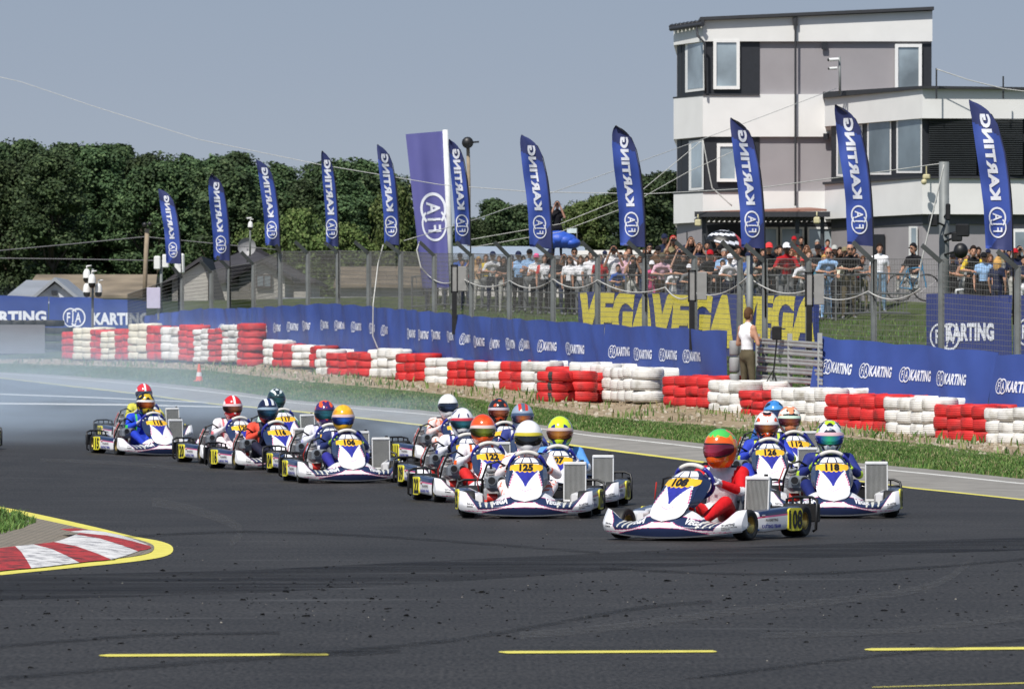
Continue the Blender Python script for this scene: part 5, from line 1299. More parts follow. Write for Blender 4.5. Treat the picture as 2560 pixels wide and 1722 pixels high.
mb = MB(); x = xu(1988, DM); mb.cyl((x, 178.86, zv(515, DM)), (x, 178.86, zv(44, DM)), .035, n=10); mb.box((x, 178.9, zv(55, DM)), (.16, .1, .25), 0); mb.build('drain_pipe', M_gray, bld)
for u, v in ((2061, 116), (2065, 341)): panel('vent', M_dark, u-7, v-7, u+7, v+8, 179.05 if v < 200 else 178.95, .05)
mb = MB(); x = xu(1703, 181); 
for dx in (0, .1): mb.cyl((x+dx, 181.0, zv(480, DM)), (x+dx, 181.0, zv(62, DM)), .015, n=6)
mb.build('ladder', M_gray, bld)
mb = MB(); p = P(1763, 95, 178.8); mb.tube([P(1742, 70, 179.0), P(1744, 90, 178.8), P(1762, 108, 178.8), P(1764, 232, 178.8)], .04, 8); mb.build('downpipe', M_gray, bld)
# lower sill strips over the white bands
for v, a, b in ((236, 1682, 1899), (478, 1682, 1899)): poly_band('sill', [(a, 181.25), (1757, 178.95), (b, 178.95)], zv(v+3, DM), zv(v-1, DM), M_gray, back=182)
# canopy over the terrace
cn = thing('canopy', 'dark terrace canopy with terracotta tiles on the front of the tower', 'canopy')
mb = MB(); x0, x1 = xu(1742, 172), xu(2062, 172)
mb.add([(x0, 171, zv(536, 172)), (x1, 171, zv(530, 172)), (x1-.1, 178.7, zv(508, 172)), (x0+.4, 178.7, zv(520, 172))]+[(x0, 171, zv(531, 172)), (x1, 171, zv(525, 172)), (x1-.1, 178.7, zv(504, 172)), (x0+.4, 178.7, zv(516, 172))], [(3, 2, 1, 0), (4, 5, 6, 7), (0, 1, 5, 4), (1, 2, 6, 5), (2, 3, 7, 6), (3, 0, 4, 7)], 0, False)
mb.build('tiles', M_terra, cn)
mb = MB(); mb.box(((x0+x1)/2, 170.95, zv(538, 172)), (x1-x0+.2, .12, .16), 0)
for i in range(24): mb.box((x0+.1+(x1-x0-.2)*i/23, 173.8, zv(543, 172)), (.06, 5.5, .10), 0)
mb.build('gutter', M_gray, cn)
for u in (1760, 1872, 1993, 2056): mb = MB(); mb.box((xu(u, 171.3), 171.3, (zv(545, 172)+2.6)/2+.1), (.12, .12, zv(545, 172)-2.6), 0); mb.build('column', M_gray, cn)
# ground floor glazing under the canopy
for u0, u1 in ((1900, 1945), (1950, 2010), (2018, 2082), (2096, 2112)): window(u0, 568, u1, 700, 178.9, fr=.06)
panel('dark_panel', M_dark, 1755, 560, 2092, 720, 179.0, .02)
panel('small_window', M_dark, 1716, 579, 1746, 600, 180.6, .05)
# wing at the right
wg = thing('building_wing', 'white two storey wing with a wide ribbon of windows, right of the tower', 'building')
Wp = [(2062, 176.0), (2306, 170.0), (3300, 171.5)]; Ww = [(2078, 176.0), (2306, 170.3), (3300, 171.8)]
DW = 170.3
poly_band('wall', [(u, D+.1) for u, D in Ww], 2.2, zv(536, DW), M_gwall, wg)
poly_band('dark_band', [(u, D+.02) for u, D in Ww], zv(560, DW), zv(534, DW), M_dgrey, wg)
poly_band('white_band', Wp, zv(536, DW), zv(445, DW), M_wwall, wg)
poly_band('glazing_wall', Ww, zv(445, DW), zv(290, DW), M_dark, wg)
poly_band('white_band', Wp, zv(297, DW), [zv(238, 176)-.0, zv(223, DW), zv(231, DW)], M_wwall, wg)
poly_band('roof', [(2057, 175.8), (2306, 169.8), (3300, 171.3)], zv(224, DW), [zv(231, 176), zv(217, DW), zv(225, DW)], M_gray, wg)
poly_band('sill', [(2056, 175.9), (2306, 169.9), (3300, 171.4)], zv(447, DW), zv(441, DW), M_gray, wg, back=178)
def wing_el(name, u0, v0, u1, v1, m, off, parent=wg, th=.05):
    mb = MB(); q = []
    for u, v in ((u0, v1), (u1, v1), (u1, v0), (u0, v0)):
        D = float(np.interp(u, [2078, 2306, 3300], [176.0, 170.3, 171.8]))-off; q.append(Vector((xu(u, D), D, zv(v, D))))
    mb.add(q+[p+Vector((0, th, 0)) for p in q], [(0, 1, 2, 3), (0, 4, 5, 1), (1, 5, 6, 2), (2, 6, 7, 3), (3, 7, 4, 0)], 0, False); return mb.build(name, m, parent)
for a, b, t0, t1 in ((2091, 2156, 312, 441), (2168, 2228, 302, 437), (2241, 2305, 296, 433)):
    wf = wing_el('window', a, t0, b, t1, M_wfr, .08); wing_el('pane', a+4, t0+3, b-4, t1-6, mat('wing_glass', (.22, .27, .30), .08, .35, var=.35, scale=.5), .10, wf)
M_slat = mat('window_blind', (.035, .04, .045), .45, var=.1)
sl = None
for a, b in ((2322, 2440), (2446, 2556), (2562, 2700), (2720, 2900)):
    w_ = wing_el('blind', a, 296, b, 438, mat('blind_back', (.008, .009, .011), .4), .04)
    mb = MB(); D = 170.3
    for k in range(26):
        zz = zv(436-k*5.4, D); mb.box(((xu(a, D)+xu(b, D))/2, D-.10, zz), (xu(b, D)-xu(a, D), .05, .018), 0, rx=.5)
    mb.build('slats', M_slat, w_)
wf = wing_el('window', 2272, 566, 2294, 720, M_wfr, .05); wing_el('pane', 2278, 570, 2290, 715, M_glass, .08, wf)
wf = wing_el('window', 2532, 572, 2640, 700, M_wfr, .05); wing_el('pane', 2538, 580, 2634, 695, M_glass, .08, wf)
wing_el('small_window', 2184, 586, 2212, 640, M_dark, .05)
for u, v0, v1 in ((2341, 171, 248), (2508, 191, 248)):
    mb = MB(); D = 169.6; mb.cyl((xu(u, D), D, zv(v1, D)), (xu(u, D), D, zv(v0, D)), .025, n=8); tag(mb.build('lightning_rod', M_gray), '%s dark rod on the parapet of the wing' % ('taller' if u < 2400 else 'shorter'), 'rod')

# floodlights, cameras on roof
def cam_pole(name, label, pts, cams, m=M_post, r=.04):
    t = thing(name, label, 'camera mast'); mb = MB(); mb.tube(pts, r, 10); mb.build('pole', m, t)
    for kind, p, s in cams:
        mb = MB()
        if kind == 'bullet': mb.cyl(p, p+Vector((-.30*s, -.10, -.02)), .055*s, n=12, m=0); mb.cyl(p+Vector((-.30*s, -.1, -.02)), p+Vector((-.33*s, -.11, -.022)), .045*s, n=12, m=1)
        elif kind == 'dome':
            mb.lathe([(.001, .19*s), (.05*s, .18*s), (.085*s, .12*s), (.10*s, .04*s), (.105*s, -.05*s)], p, n=20, m=0); mb.lathe([(.095*s, -.05*s), (.09*s, -.12*s), (.055*s, -.17*s), (.001, -.185*s)], p, n=20, m=1); mb.tube([p+Vector((0, 0, .18*s)), p+Vector((0, 0, .26*s)), p+Vector((.12*s, .02, .27*s))], .02*s, 8, 0)
        elif kind == 'box': mb.box(p, (.20*s, .12*s, .42*s), 0, bev=.03*s)
        elif kind == 'lamp': mb.ball(p, (.13*s, .10*s, .13*s), 16, 10, 1); mb.cyl(p, p+Vector((.25*s, .1, .03)), .02*s, n=8, m=1)
        mb.build({'bullet': 'camera', 'dome': 'dome_camera', 'box': 'antenna_box', 'lamp': 'lamp_head'}[kind], [M_wfr, M_blk], t)
    return t
cam_pole('camera_mast', 'short mast with two white cameras on the roof of the wing', [P(2100, 236, 174), P(2099, 142, 174)], [('bullet', P(2096, 149, 173.9), 1.0), ('bullet', P(2092, 171, 173.9), .8)])
cam_pole('camera_mast', 'pole with four white dome cameras by the tyre wall at the left', [P(231, 880, 158), P(232, 672, 158)], [('dome', P(217, 690, 157.8), 1.05), ('dome', P(230, 703, 157.6), 1.05), ('dome', P(217, 726, 157.8), 1.05), ('dome', P(246, 726, 157.8), 1.05)], r=.035)
cam_pole('antenna_mast', 'mast with two white antenna boxes beside the leftmost feather flag', [P(403, 800, 168), P(403, 650, 168)], [('box', P(393, 657, 167.9), .95), ('box', P(414, 653, 167.9), .95)], r=.045)
cam_pole('antenna_mast', 'dark pole with a white antenna box left of the fence end', [P(449, 790, 160), P(449, 668, 160)], [('box', P(449, 659, 159.8), 1.35)], m=M_blk, r=.05)
cam_pole('camera_mast', 'thin pole with small white cameras above the dark roof', [P(625, 640, 185), P(626, 560, 185)], [('bullet', P(628, 545, 184.9), .5), ('dome', P(626, 565, 184.8), .8)], r=.03)
cam_pole('lamp_mast', 'wooden pole with a round lamp beside the violet flag', [P(1173, 640, 190), P(1172, 450, 190), P(1170, 370, 190)], [('lamp', P(1169, 357, 189.8), 1.5)], m=mat('old_wood', (.30, .24, .17), .9), r=.06)
# big steel mast at the right with camera gear
t = cam_pole('gear_mast', 'square steel mast carrying black camera gear, right of the seated man', [P(2361, 870, 109.5), P(2360, 405, 109.5)], [], r=.10)
for (u, v, a, b, c) in ((2333, 552, .17, .14, .22), (2370, 530, .09, .10, .32), (2406, 576, .26, .2, .24), (2392, 592, .20, .18, .18), (2400, 625, .22, .12, .08)):
    mb = MB(); mb.box(P(u, v, 109.1), (a, b, c), 0, bev=.02); mb.cyl(P(u, v, 109.2), P(2361, v+12, 109.4), .02, n=6); mb.build('camera_gear', M_blk, t)
mb = MB(); mb.ball(P(2402, 627, 108.9), (.14, .13, .15), 16, 12, 0); mb.build('camera_gear', M_blk, t)
cam_pole('dome_camera', 'large white dome camera hanging on the steel mast before the dark blue banner', [P(2380, 740, 108.9), P(2392, 741, 108.6)], [('dome', P(2390, 768, 108.5), 1.25)], r=.05)
t = cam_pole('thin_mast', 'round steel mast behind the gate, left of the boy', [P(1875, 960, 101.0), P(1874, 640, 101.0)], [], r=.06)
t = thing('guard_light', 'yellow guard lamp on the wing wall', 'lamp'); mb = MB(); mb.box(P(2316, 442, 169.6), (.22, .16, .14), 0, bev=.03); mb.cyl(P(2316, 415, 169.7), P(2316, 440, 169.7), .02, n=6); mb.ball(P(2310, 455, 169.5), .09, 12, 8, 0); mb.build('housing', mat('yellowed_plastic', (.55, .50, .30), .5), t)
for u, v, l in ((1745, 557, 'left'), (2042, 551, 'right')):
    mb = MB(); mb.box(P(u, v, 170.6), (.19, .12, .20), 0, bev=.03); mb.cyl(P(u, v-12, 170.6), P(u, v-20, 170.8), .02, n=6); tag(mb.build('flood_lamp', mat('yellowed_plastic', (.55, .50, .30), .5)), 'cream flood lamp under the %s end of the canopy' % l, 'lamp')

# ------------------------------------------------------------------ cables and ropes
M_rope = mat('white_rope', (.50, .50, .48), .8); M_cab = mat('grey_cable', (.16, .16, .17), .7)
def rope(label, pts, D, r=.02, sag=0.0, m=M_rope, name='rope', Ds=None, n=10):
    q = [P(u, v, (Ds[i] if Ds else D)) for i, (u, v) in enumerate(pts)]; out = []
    for i in range(len(q)-1):
        for k in range(n): t = k/n; p = q[i].lerp(q[i+1], t); p.z -= sag*4*t*(1-t); out.append(p)
    out.append(q[-1]); mb = MB(); mb.tube(out, r, 5); return tag(mb.build(name, m), label, 'rope' if name == 'rope' else 'cable')
rope('long pale cable sagging from the top left corner over the flags to the steel mast', [(-60, 180), (52, 205), (230, 265), (500, 350), (800, 412), (1100, 462), (1330, 480), (1620, 485), (1900, 470), (2200, 430), (2360, 408)], 125, .009, name='cable', n=4, Ds=[170, 168, 160, 150, 140, 130, 125, 120, 115, 111, 109.4])
rope('pale cable from the violet flag up to the roof of the wing', [(1010, 602), (1200, 545), (1500, 440), (1757, 348), (2090, 222)], 160, .010, name='cable', n=4, Ds=[140, 145, 155, 165, 173])
rope('cable bundle running from the crowd fence up to the tower', [(1170, 600), (1400, 560), (1600, 480), (1757, 350)], 170, .011, name='cable', n=6)
rope('lower cable of the bundle toward the tower', [(1170, 620), (1400, 580), (1560, 520), (1720, 430), (1830, 380)], 170, .010, name='cable', n=6)
rope('thin line hooked between two poles before the tower window', [(1757, 350), (1780, 470), (1830, 515)], 172, .02, name='cable', n=6)
rope('pale wire between the rods above the wing roof', [(2341, 173), (2420, 200), (2508, 222), (2620, 236)], 169.5, .015, name='cable', n=6)
rope('dark upper power line in front of the trees at the left', [(-40, 630), (180, 610), (362, 592), (700, 625)], 215, .018, m=M_cab, name='cable', n=6)
rope('dark lower power line in front of the trees at the left', [(-40, 645), (200, 648), (420, 652)], 215, .018, m=M_cab, name='cable', n=6)
sw = [(1042, 612, .5), (1068, 686, .2), (1152, 693, 3.4), (1275, 702, 3), (1383, 698, 2.6), (1494, 700, 2.2), (1663, 718, 3), (1736, 732, 0), (1870, 691, 1.5), (2020, 725, 2), (2170, 728, 3), (2300, 722, 3)]
for i in range(1, len(sw)-1):
    a, b = sw[i], sw[i+1]; Da, Db = TYD(a[0])[0]+FE-.12, TYD(b[0])[0]+FE-.12
    rope('white rope swag on the fence, %s from the left' % ORD[i-1], [(a[0], a[1]), (b[0], b[1])], 0, .012, sag=.16, Ds=[Da, Db])
rope('white rope hanging down over the banner from the fence top', [(958, 612), (945, 660), (933, 760), (932, 840), (945, 872)], TYD(940)[0]+1.2, .016, Ds=[TYD(940)[0]+2]*2+[TYD(940)[0]+1.2]*3)
rope('white rope loop at the fence post beside the violet flag', [(1049, 605), (1042, 625), (1052, 668), (1068, 686)], 0, .018, Ds=[TYD(1050)[0]+2.2]*4)
rope('slack line from the steel mast down to the fence', [(2360, 412), (2330, 540), (2302, 660), (2296, 718)], 109, .014)

# grey boxes hung on fence
for u, v0, v1, l in ((1158, 666, 728, 'left, before the crowd'), (1755, 680, 750, 'middle, right of the pink girl'), (2048, 685, 762, 'right, above the guard rail')):
    D = TYD(u)[0]+FE-.25; t = thing('marshal_panel', 'grey light panel and black frame on the fence, %s' % l, 'light panel'); p = P(u, (v0+v1)/2, D); hh = (v1-v0)*D/F
    mb = MB(); mb.box(p, (.22 if u < 1700 else .18, .06, hh), 0, bev=.01); mb.build('panel', mat('grey_sheet', (.27, .27, .265), .6, var=.08, bump=.3), t)
    mb = MB(); q = P(u-(25 if u > 1500 else 22), (v0+v1)/2, D)
    for dx in (-.06, .06): mb.box(q+Vector((dx, 0, 0)), (.03, .05, hh+.06), 0)
    mb.box(q+Vector((0, 0, hh/2+.02)), (.15, .05, .03), 0); mb.box(q-Vector((0, 0, hh/2+.02)), (.15, .05, .03), 0); mb.box(q-Vector((0, 0, hh/2+.45)), (.10, .06, .9), 0); mb.build('frame', M_blk, t)
    mb = MB(); mb.box(q, (.09, .02, hh), 0); mb.build('lens_sheet', mat('grey_sheet', (.27, .27, .265), .6, var=.08, bump=.3), t)

# ------------------------------------------------------------------ gate: guard rail, padded post, loudspeaker
t = thing('guard_rail', 'grey steel guard rail of stacked beams in the gap between the banners', 'guard rail')
M_rail = mat('galvanised_rail', (.42, .43, .42), .5, .35, var=.18, scale=2)
for k, v in enumerate((856, 878, 901, 924, 947)):
    a, b = P(1890, v-4, 100.9), P(2056, v+8, 97.6); mb = MB()
    prof = [(-.02, .055), (-.05, .045), (-.05, .02), (-.01, .0), (-.05, -.02), (-.05, -.045), (-.02, -.055), (.0, -.055), (.0, .055)]
    vs = []
    for e in (a, b): vs += [e+Vector((0, y, z)) for y, z in prof]
    n = len(prof); mb.add(vs, [(i, (i+1) % n, n+(i+1) % n, n+i) for i in range(n)]+[tuple(range(n)), tuple(range(2*n-1, n-1, -1))], 0, False); mb.build('beam', M_rail, t)
mb = MB()
for u in (1895, 1975, 2050): mb = MB(); p = P(u, 905, 100.9-(u-1890)*.0199); mb.box(p+Vector((0, .06, 0)), (.08, .08, 1.0), 0); mb.build('upright', M_rail, t)
t = thing('padded_post', 'stack of grey foam pads on the post beside the blue banner end', 'padding')
for k, v in enumerate((870, 912, 953)):
    p = P(1836, v, 100.6); h = .265; mb = MB(); mb.lathe([(.02, -h/2), (.075, -h/2), (.092, -h/2+.03), (.092, h/2-.03), (.075, h/2), (.02, h/2)], p, n=20); mb.build('pad', mat('grey_foam', (.28, .285, .29), .7), t)
t = thing('loudspeaker', 'black loudspeaker on a thin tripod beside the guard rail', 'loudspeaker'); mb = MB(); p = P(1942, 833, 99.4); mb.box(p, (.17, .15, .24), 0, bev=.02); mb.build('cabinet', M_blk, t)
mb = MB(); mb.cyl(p-Vector((0, 0, .12)), P(1932, 950, 99.4), .014, n=8)
for dx, dy in ((-.16, 0), (.12, -.12), (.1, .14)): mb.cyl(P(1933, 925, 99.4), P(1930, 972, 99.4)+Vector((dx, dy, 0)), .010, n=6)
mb.build('tripod', M_blk, t)
t = thing('small_camera', 'small black camera on a tripod in front of the jutting red tyres', 'camera'); q = G(1473, 1001); mb = MB(); top = q+Vector((0, 0, .40)); mb.box(top, (.10, .08, .08), 0, bev=.01); mb.cyl(top-Vector((.01, .05, 0)), top-Vector((.01, .09, 0)), .02, n=10); mb.build('body', M_blk, t)
mb = MB()
for dx, dy in ((-.06, -.03), (.11, -.02), (.03, .12)): mb.cyl(top-Vector((0, 0, .05)), q+Vector((dx, dy, 0)), .011, n=6)
mb.build('tripod', mat('tripod_grey', (.2, .18, .16), .5), t)
# traffic cone
t = thing('traffic_cone', 'orange and white striped traffic cone on the grass verge', 'cone'); q = G(498, 954); mb = MB(); hs = [0.0, .12, .24, .36, .50]
hgt = .38; 
for i in range(4):
    z0, z1 = .03+hgt*i/4, .03+hgt*(i+1)/4; r0, r1 = .085-.062*i/4, .085-.062*(i+1)/4; mb.cyl(q+Vector((0, 0, z0)), q+Vector((0, 0, z1)), r0, r1, 20, (0, 1, 0, 1)[i] if i < 3 else 0)
mb.build('cone_body', [mat('cone_orange', (.80, .12, .04), .5), mat('cone_white', (.75, .74, .72), .5)], t); mb = MB(); mb.box(q+Vector((0, 0, .018)), (.24, .24, .03), 0, bev=.008); mb.build('base', mat('cone_orange', (.80, .12, .04), .5), t)

# ------------------------------------------------------------------ houses and tents far left and behind the crowd
def gable(name, label, u0, u1, v_eave, v_ridge, D, depth, mw, mr, ridge_u=None, hip=0.0, cat='house'):
    t = thing(name, label, cat); x0, x1 = xu(u0, D), xu(u1, D); ze, zr = zv(v_eave, D), zv(v_ridge, D); g0 = 2.4
    mb = MB(); mb.box(((x0+x1)/2, D+depth/2, (g0+ze)/2), (x1-x0, depth, ze-g0), 0); mb.build('wall', mw, t)
    mb = MB(); o = .25; ym = D+depth/2; hx = hip
    vs = [(x0-o, D-o, ze), (x1+o, D-o, ze), (x1+o, D+depth+o, ze), (x0-o, D+depth+o, ze), (x0-o+hx, ym, zr), (x1+o-hx, ym, zr), (x0-o, D-o, ze-.12), (x1+o, D-o, ze-.12), (x1+o, D+depth+o, ze-.12), (x0-o, D+depth+o, ze-.12)]
    mb.add(vs, [(0, 1, 5, 4), (2, 3, 4, 5), (3, 0, 4), (1, 2, 5), (6, 7, 1, 0), (7, 8, 2, 1), (8, 9, 3, 2), (9, 6, 0, 3), (9, 8, 7, 6)], 0, False); mb.build('roof', mr, t); return t
def front_gable(name, label, u0, u1, v_base, v_eave, v_apex, D, depth, mw, mr, uap=None):
    t = thing(name, label, 'house'); x0, x1, xa = xu(u0, D), xu(u1, D), xu(uap or (u0+u1)/2, D); zb, ze, za = min(2.6, zv(v_base, D)), zv(v_eave, D), zv(v_apex, D)
    mb = MB(); mb.add([(x0, D, zb), (x1, D, zb), (x1, D, ze), (xa, D, za-.08), (x0, D, ze), (x0, D+depth, zb), (x1, D+depth, zb), (x1, D+depth, ze), (xa, D+depth, za-.08), (x0, D+depth, ze)], [(0, 1, 2, 3, 4), (9, 8, 7, 6, 5), (0, 4, 9, 5), (1, 6, 7, 2)], 0, False); mb.build('wall', mw, t)
    mb = MB(); o = .3
    for xe, s in ((x0, -1), (x1, 1)):
        k = o/abs(xa-xe); p = (xe+s*o, ze-(za-ze)*k); mb.add([(xa, D-o, za), (p[0], D-o, p[1]), (p[0], D+depth, p[1]), (xa, D+depth, za), (xa, D-o, za+.14), (p[0], D-o, p[1]+.14), (p[0], D+depth, p[1]+.14), (xa, D+depth, za+.14)], [(0, 1, 2, 3), (7, 6, 5, 4), (0, 4, 5, 1), (1, 5, 6, 2), (2, 6, 7, 3)], 0, False)
    mb.build('roof', mr, t); return t
M_zinc = mat('zinc_roof', (.33, .35, .38), .5, .2, var=.1, scale=1); M_old = mat('old_tile_roof', (.21, .17, .12), .9, var=.35, scale=.8, bump=.4, stretch=(1, 1, 3)); M_slate = mat('slate_roof', (.045, .042, .048), .8, var=.25, scale=1.5, stretch=(1, 1, 4))
M_plas = mat('weathered_plaster', (.56, .54, .50), .9, var=.15, scale=.7); M_brick = mat('brick_wall', (.25, .13, .09), .9, var=.2); M_tent = mat('white_tent', (.66, .64, .60), .7, var=.06, scale=.8); M_tentr = mat('grey_tent_roof', (.30, .36, .44), .6, var=.1)
h = front_gable('shed', 'small shed with white gable and grey metal roof at the far left', 96, 182, 760, 739, 703, 205, 6, mat('white_gable', (.55, .57, .62), .7), M_zinc, 138)
mb = MB(); mb.box(P(136, 732, 204.9), (.20, .1, .16), 0); mb.build('window', M_dark, h)
mb = MB(); D = 205.2; q = [P(18, 738, 205.2), P(96, 738, 205.2), P(138, 701, 209), P(66, 700, 209)]; mb.add(q+[p-Vector((0, 0, .1)) for p in q], [(0, 1, 2, 3), (0, 4, 5, 1), (1, 5, 6, 2), (2, 6, 7, 3), (3, 7, 4, 0)], 0, False); mb.build('side_roof', M_zinc, h)
gable('barn', 'long low barn with weathered brown roof behind the dome cameras', 70, 372, 738, 682, 225, 9, M_plas, M_old, hip=.2, cat='barn')
hs = gable('dark_roofed_house', 'large dark roofed house behind the left part of the fence', 440, 775, 700, 608, 232, 12, M_plas, M_slate, hip=3.2)
g2 = front_gable('gabled_house', 'pale house front with brown window behind the fence', 598, 712, 770, 690, 655, 222, 9, M_plas, M_slate)
wf = MB(); p0 = P(660, 703, 221.9); wf.box(p0, (.62, .1, .52), 0); w_ = wf.build('window', mat('brown_frame', (.05, .035, .025), .6), g2)
for dx in (-.14, .14): mb = MB(); mb.box(p0+Vector((dx, -.06, 0)), (.23, .02, .40), 0); mb.build('pane', M_glass, w_)
mb = MB(); mb.box(P(660, 675, 232), (.1, .1, .1), 0)
front_gable('plaster_house', 'light plaster house side at the left end of the fence', 430, 520, 770, 700, 650, 214, 8, M_plas, M_slate, 505)
gable('low_building', 'long low building with pale wall and flat brown roof left of the violet flag', 850, 1050, 712, 662, 226, 8, mat('pale_block', (.36, .36, .35), .9, var=.1), M_old, hip=.1, cat='building')
gable('low_wall_building', 'low white edged hut between the fence posts', 700, 860, 765, 742, 210, 5, mat('pale_block', (.36, .36, .35), .9, var=.1), M_zinc, cat='hut')
mb = MB(); d = P(617, 617, 225); mb.lathe([(.001, .10), (.15, .08), (.30, .02), (.36, -.05)], d, axis='Y', n=24); mb.tube([d, d+Vector((0, .4, -.6))], .03, 6); tag(mb.build('satellite_dish', mat('dish_grey', (.3, .3, .31), .5)), 'round satellite dish on the dark roof', 'satellite dish')
for ua, ub, vt, ve, D, lab in ((1085, 1445, 612, 640, 186, 'long white tent with a blue grey roof behind the crowd'), (1452, 1690, 622, 636, 185, 'white tent behind the crowd, left of the tower')):
    t = gable('tent', lab, ua, ub, ve, vt, D, 5, M_tent, M_tentr if ua < 1200 else M_tent, cat='tent')
mb = MB()
for (u, v, s) in ((1375, 606, .35), (1395, 598, .45), (1412, 602, .40), (1428, 608, .30)): mb.ball(P(u, v, 176), (s, .5, s*.6), 14, 8, 0)
tag(mb.build('tarpaulin', mat('blue_tarpaulin', (.03, .10, .50), .5, bump=.8)), 'crumpled bright blue tarpaulin under the photographer on the platform', 'tarpaulin')
t = thing('sign_post', 'small blank pale sign on a thin pole left of the tower', 'sign'); mb = MB(); mb.box(P(1430, 577, 190), (.34, .03, .16), 0); mb.build('plate', mat('pale_sign', (.5, .58, .58), .6), t); mb = MB(); mb.cyl(P(1442, 600, 190), P(1442, 570, 190), .02, n=6); mb.build('pole', M_post, t)
t = cam_pole('utility_pole', 'old wooden utility pole with small cameras at the far left', [P(361, 760, 205), P(364, 660, 205), P(368, 572, 205)], [('lamp', P(362, 562, 204.8), .7), ('lamp', P(374, 560, 204.8), .6)], m=mat('old_wood', (.30, .24, .17), .9), r=.08)
t = thing('notice_board', 'blank pale lilac board leaning at the left end of the fence', 'board'); mb = MB(); mb.box(P(384, 745, 150), (.36, .04, .55), 0, bev=.02); mb.build('sheet', mat('lilac_sheet', (.50, .48, .62), .6, var=.05), t); mb = MB(); mb.cyl(P(396, 800, 150.1), P(396, 715, 150.1), .03, n=8); mb.build('post', M_post, t)

# ------------------------------------------------------------------ crowd railing
M_rl = mat('railing_grey', (.16, .165, .17), .5, .3)
ru = [1030, 1130, 1240, 1345, 1470, 1565, 1665, 1755, 1860, 1970, 2090, 2200, 2275]
t = None
for i in range(len(ru)-1):
    a, b = ru[i], ru[i+1]; pa = Vector((xu(a, RAILD(a)[0]), RAILD(a)[0], 0)); pb = Vector((xu(b, RAILD(b)[0]), RAILD(b)[0], 0)); za, zb = hz(pa.x, pa.y), hz(pb.x, pb.y)
    t = thing('railing_section', 'grey metal railing section in front of the crowd, %s from the left' % ORD[i], 'railing', group='railing before the crowd')
    mb = MB()
    for h in (1.08, .62, .18): mb.cyl((pa.x, pa.y, za+h), (pb.x, pb.y, zb+h), .022, n=6)
    mb.build('rail', M_rl, t); mb = MB(); mb.cyl((pa.x, pa.y, za-.1), (pa.x, pa.y, za+1.1), .03, n=8); mb.build('upright', M_rl, t)
    mb = MB(); n = 9
    for k in range(1, n): q = pa.lerp(pb, k/n); zz = za+(zb-za)*k/n; mb.cyl((q.x, q.y, zz+.18), (q.x, q.y, zz+1.08), .008, n=5)
    mb.build('bars', M_rl, t)

# ------------------------------------------------------------------ trees
def leaf_tree(name, seed, H, Wd, base=.12, nb=34, per=230, ls=.20, mats=None, conic=0.0):
    r = random.Random(seed); mb = MB(); vs, fs, ms = [], [], []
    blobs = []
    for i in range(nb):
        h = base+(1-base)*(r.random()**.8); wr = math.sin(max(.12, min(1, (h-base)/(1-base)))*PI*.86+.25)
        if conic: wr = (1-h)*1.1+.1
        a = r.uniform(0, 2*PI); q = wr*Wd*.5*math.sqrt(r.random()); br = r.uniform(.35, 1.15)*.95
        blobs.append((Vector((q*math.cos(a), q*math.sin(a)*.8, min(h*H, H-br*.7))), br))
    for c, br in blobs:
        for k in range(per):
            d = Vector((r.gauss(0, 1), r.gauss(0, 1), r.gauss(0, 1))).normalized(); rad = br*(.45+.5*r.random()**.5+abs(r.gauss(0, .14))); p = c+Vector((d.x*rad, d.y*rad, d.z*rad*.8))
            n = (d+Vector((r.gauss(0, .6), r.gauss(0, .6), r.gauss(0, .6)+.3))).normalized(); x = n.orthogonal().normalized(); x = (Matrix.Rotation(r.uniform(0, 6.3), 3, n) @ x); y = n.cross(x); s = ls*r.uniform(.6, 1.4)
            o = len(vs); vs += [tuple(p-x*s-y*s*.6), tuple(p+x*s-y*s*.6), tuple(p+x*s*.7+y*s*.8), tuple(p-x*s*.6+y*s)]
            fs.append((o, o+1, o+2, o+3)); ms.append(r.choices((0, 1, 2), (5, 3, 1))[0])
    me = bpy.data.meshes.new('crown'); me.from_pydata(vs, [], fs)
    for m_ in mats: me.materials.append(m_)
    me.polygons.foreach_set('material_index', ms); me.update()
    tb = MB(); tb.tube([(0, 0, -.5), (.1, 0, H*.25), (0, .1, H*.5), (.05, 0, H*.85)], [.28, .22, .15, .04], 8)
    for c, br in blobs[:14]: tb.tube([(0, 0, max(.3, c.z*.55)), tuple(c*.6+Vector((0, 0, c.z*.15))), tuple(c)], [.11, .06, .02], 5)
    return me, tb.mesh('trunk', [mat('bark', (.07, .055, .042), .95)])
def lm(c):
    m = mat('leaves', c, .65, var=.45, scale=.55, spec=.2); nt, b = nodes_of(m); L = nt.links.new; N = nt.nodes.new; src = b.inputs['Base Color'].links[0].from_socket
    oi = N('ShaderNodeObjectInfo'); r = N('ShaderNodeMapRange'); r.inputs[3].default_value = .72; r.inputs[4].default_value = 1.30; L(oi.outputs['Random'], r.inputs[0]); h = N('ShaderNodeHueSaturation'); L(r.outputs[0], h.inputs['Value']); h2 = N('ShaderNodeMapRange'); h2.inputs[3].default_value = .485; h2.inputs[4].default_value = .512; L(oi.outputs['Random'], h2.inputs[0]); L(h2.outputs[0], h.inputs['Hue']); L(src, h.inputs['Color']); L(h.outputs[0], b.inputs['Base Color']); return m
TG = [lm((.041, .070, .030)), lm((.064, .102, .042)), lm((.10, .145, .062))]
TL = [lm((.07, .105, .03)), lm((.10, .135, .042)), lm((.14, .17, .06))]
TP = [leaf_tree('t', 1, 13, 6.2, .05, 115, 260, .085, TG), leaf_tree('t', 2, 14, 5.0, .04, 100, 260, .085, TG), leaf_tree('t', 3, 12.5, 7.0, .06, 125, 260, .085, TG), leaf_tree('t', 4, 14, 4.6, .06, 80, 260, .085, TG), leaf_tree('t', 5, 7, 5, .05, 60, 240, .085, TL)]
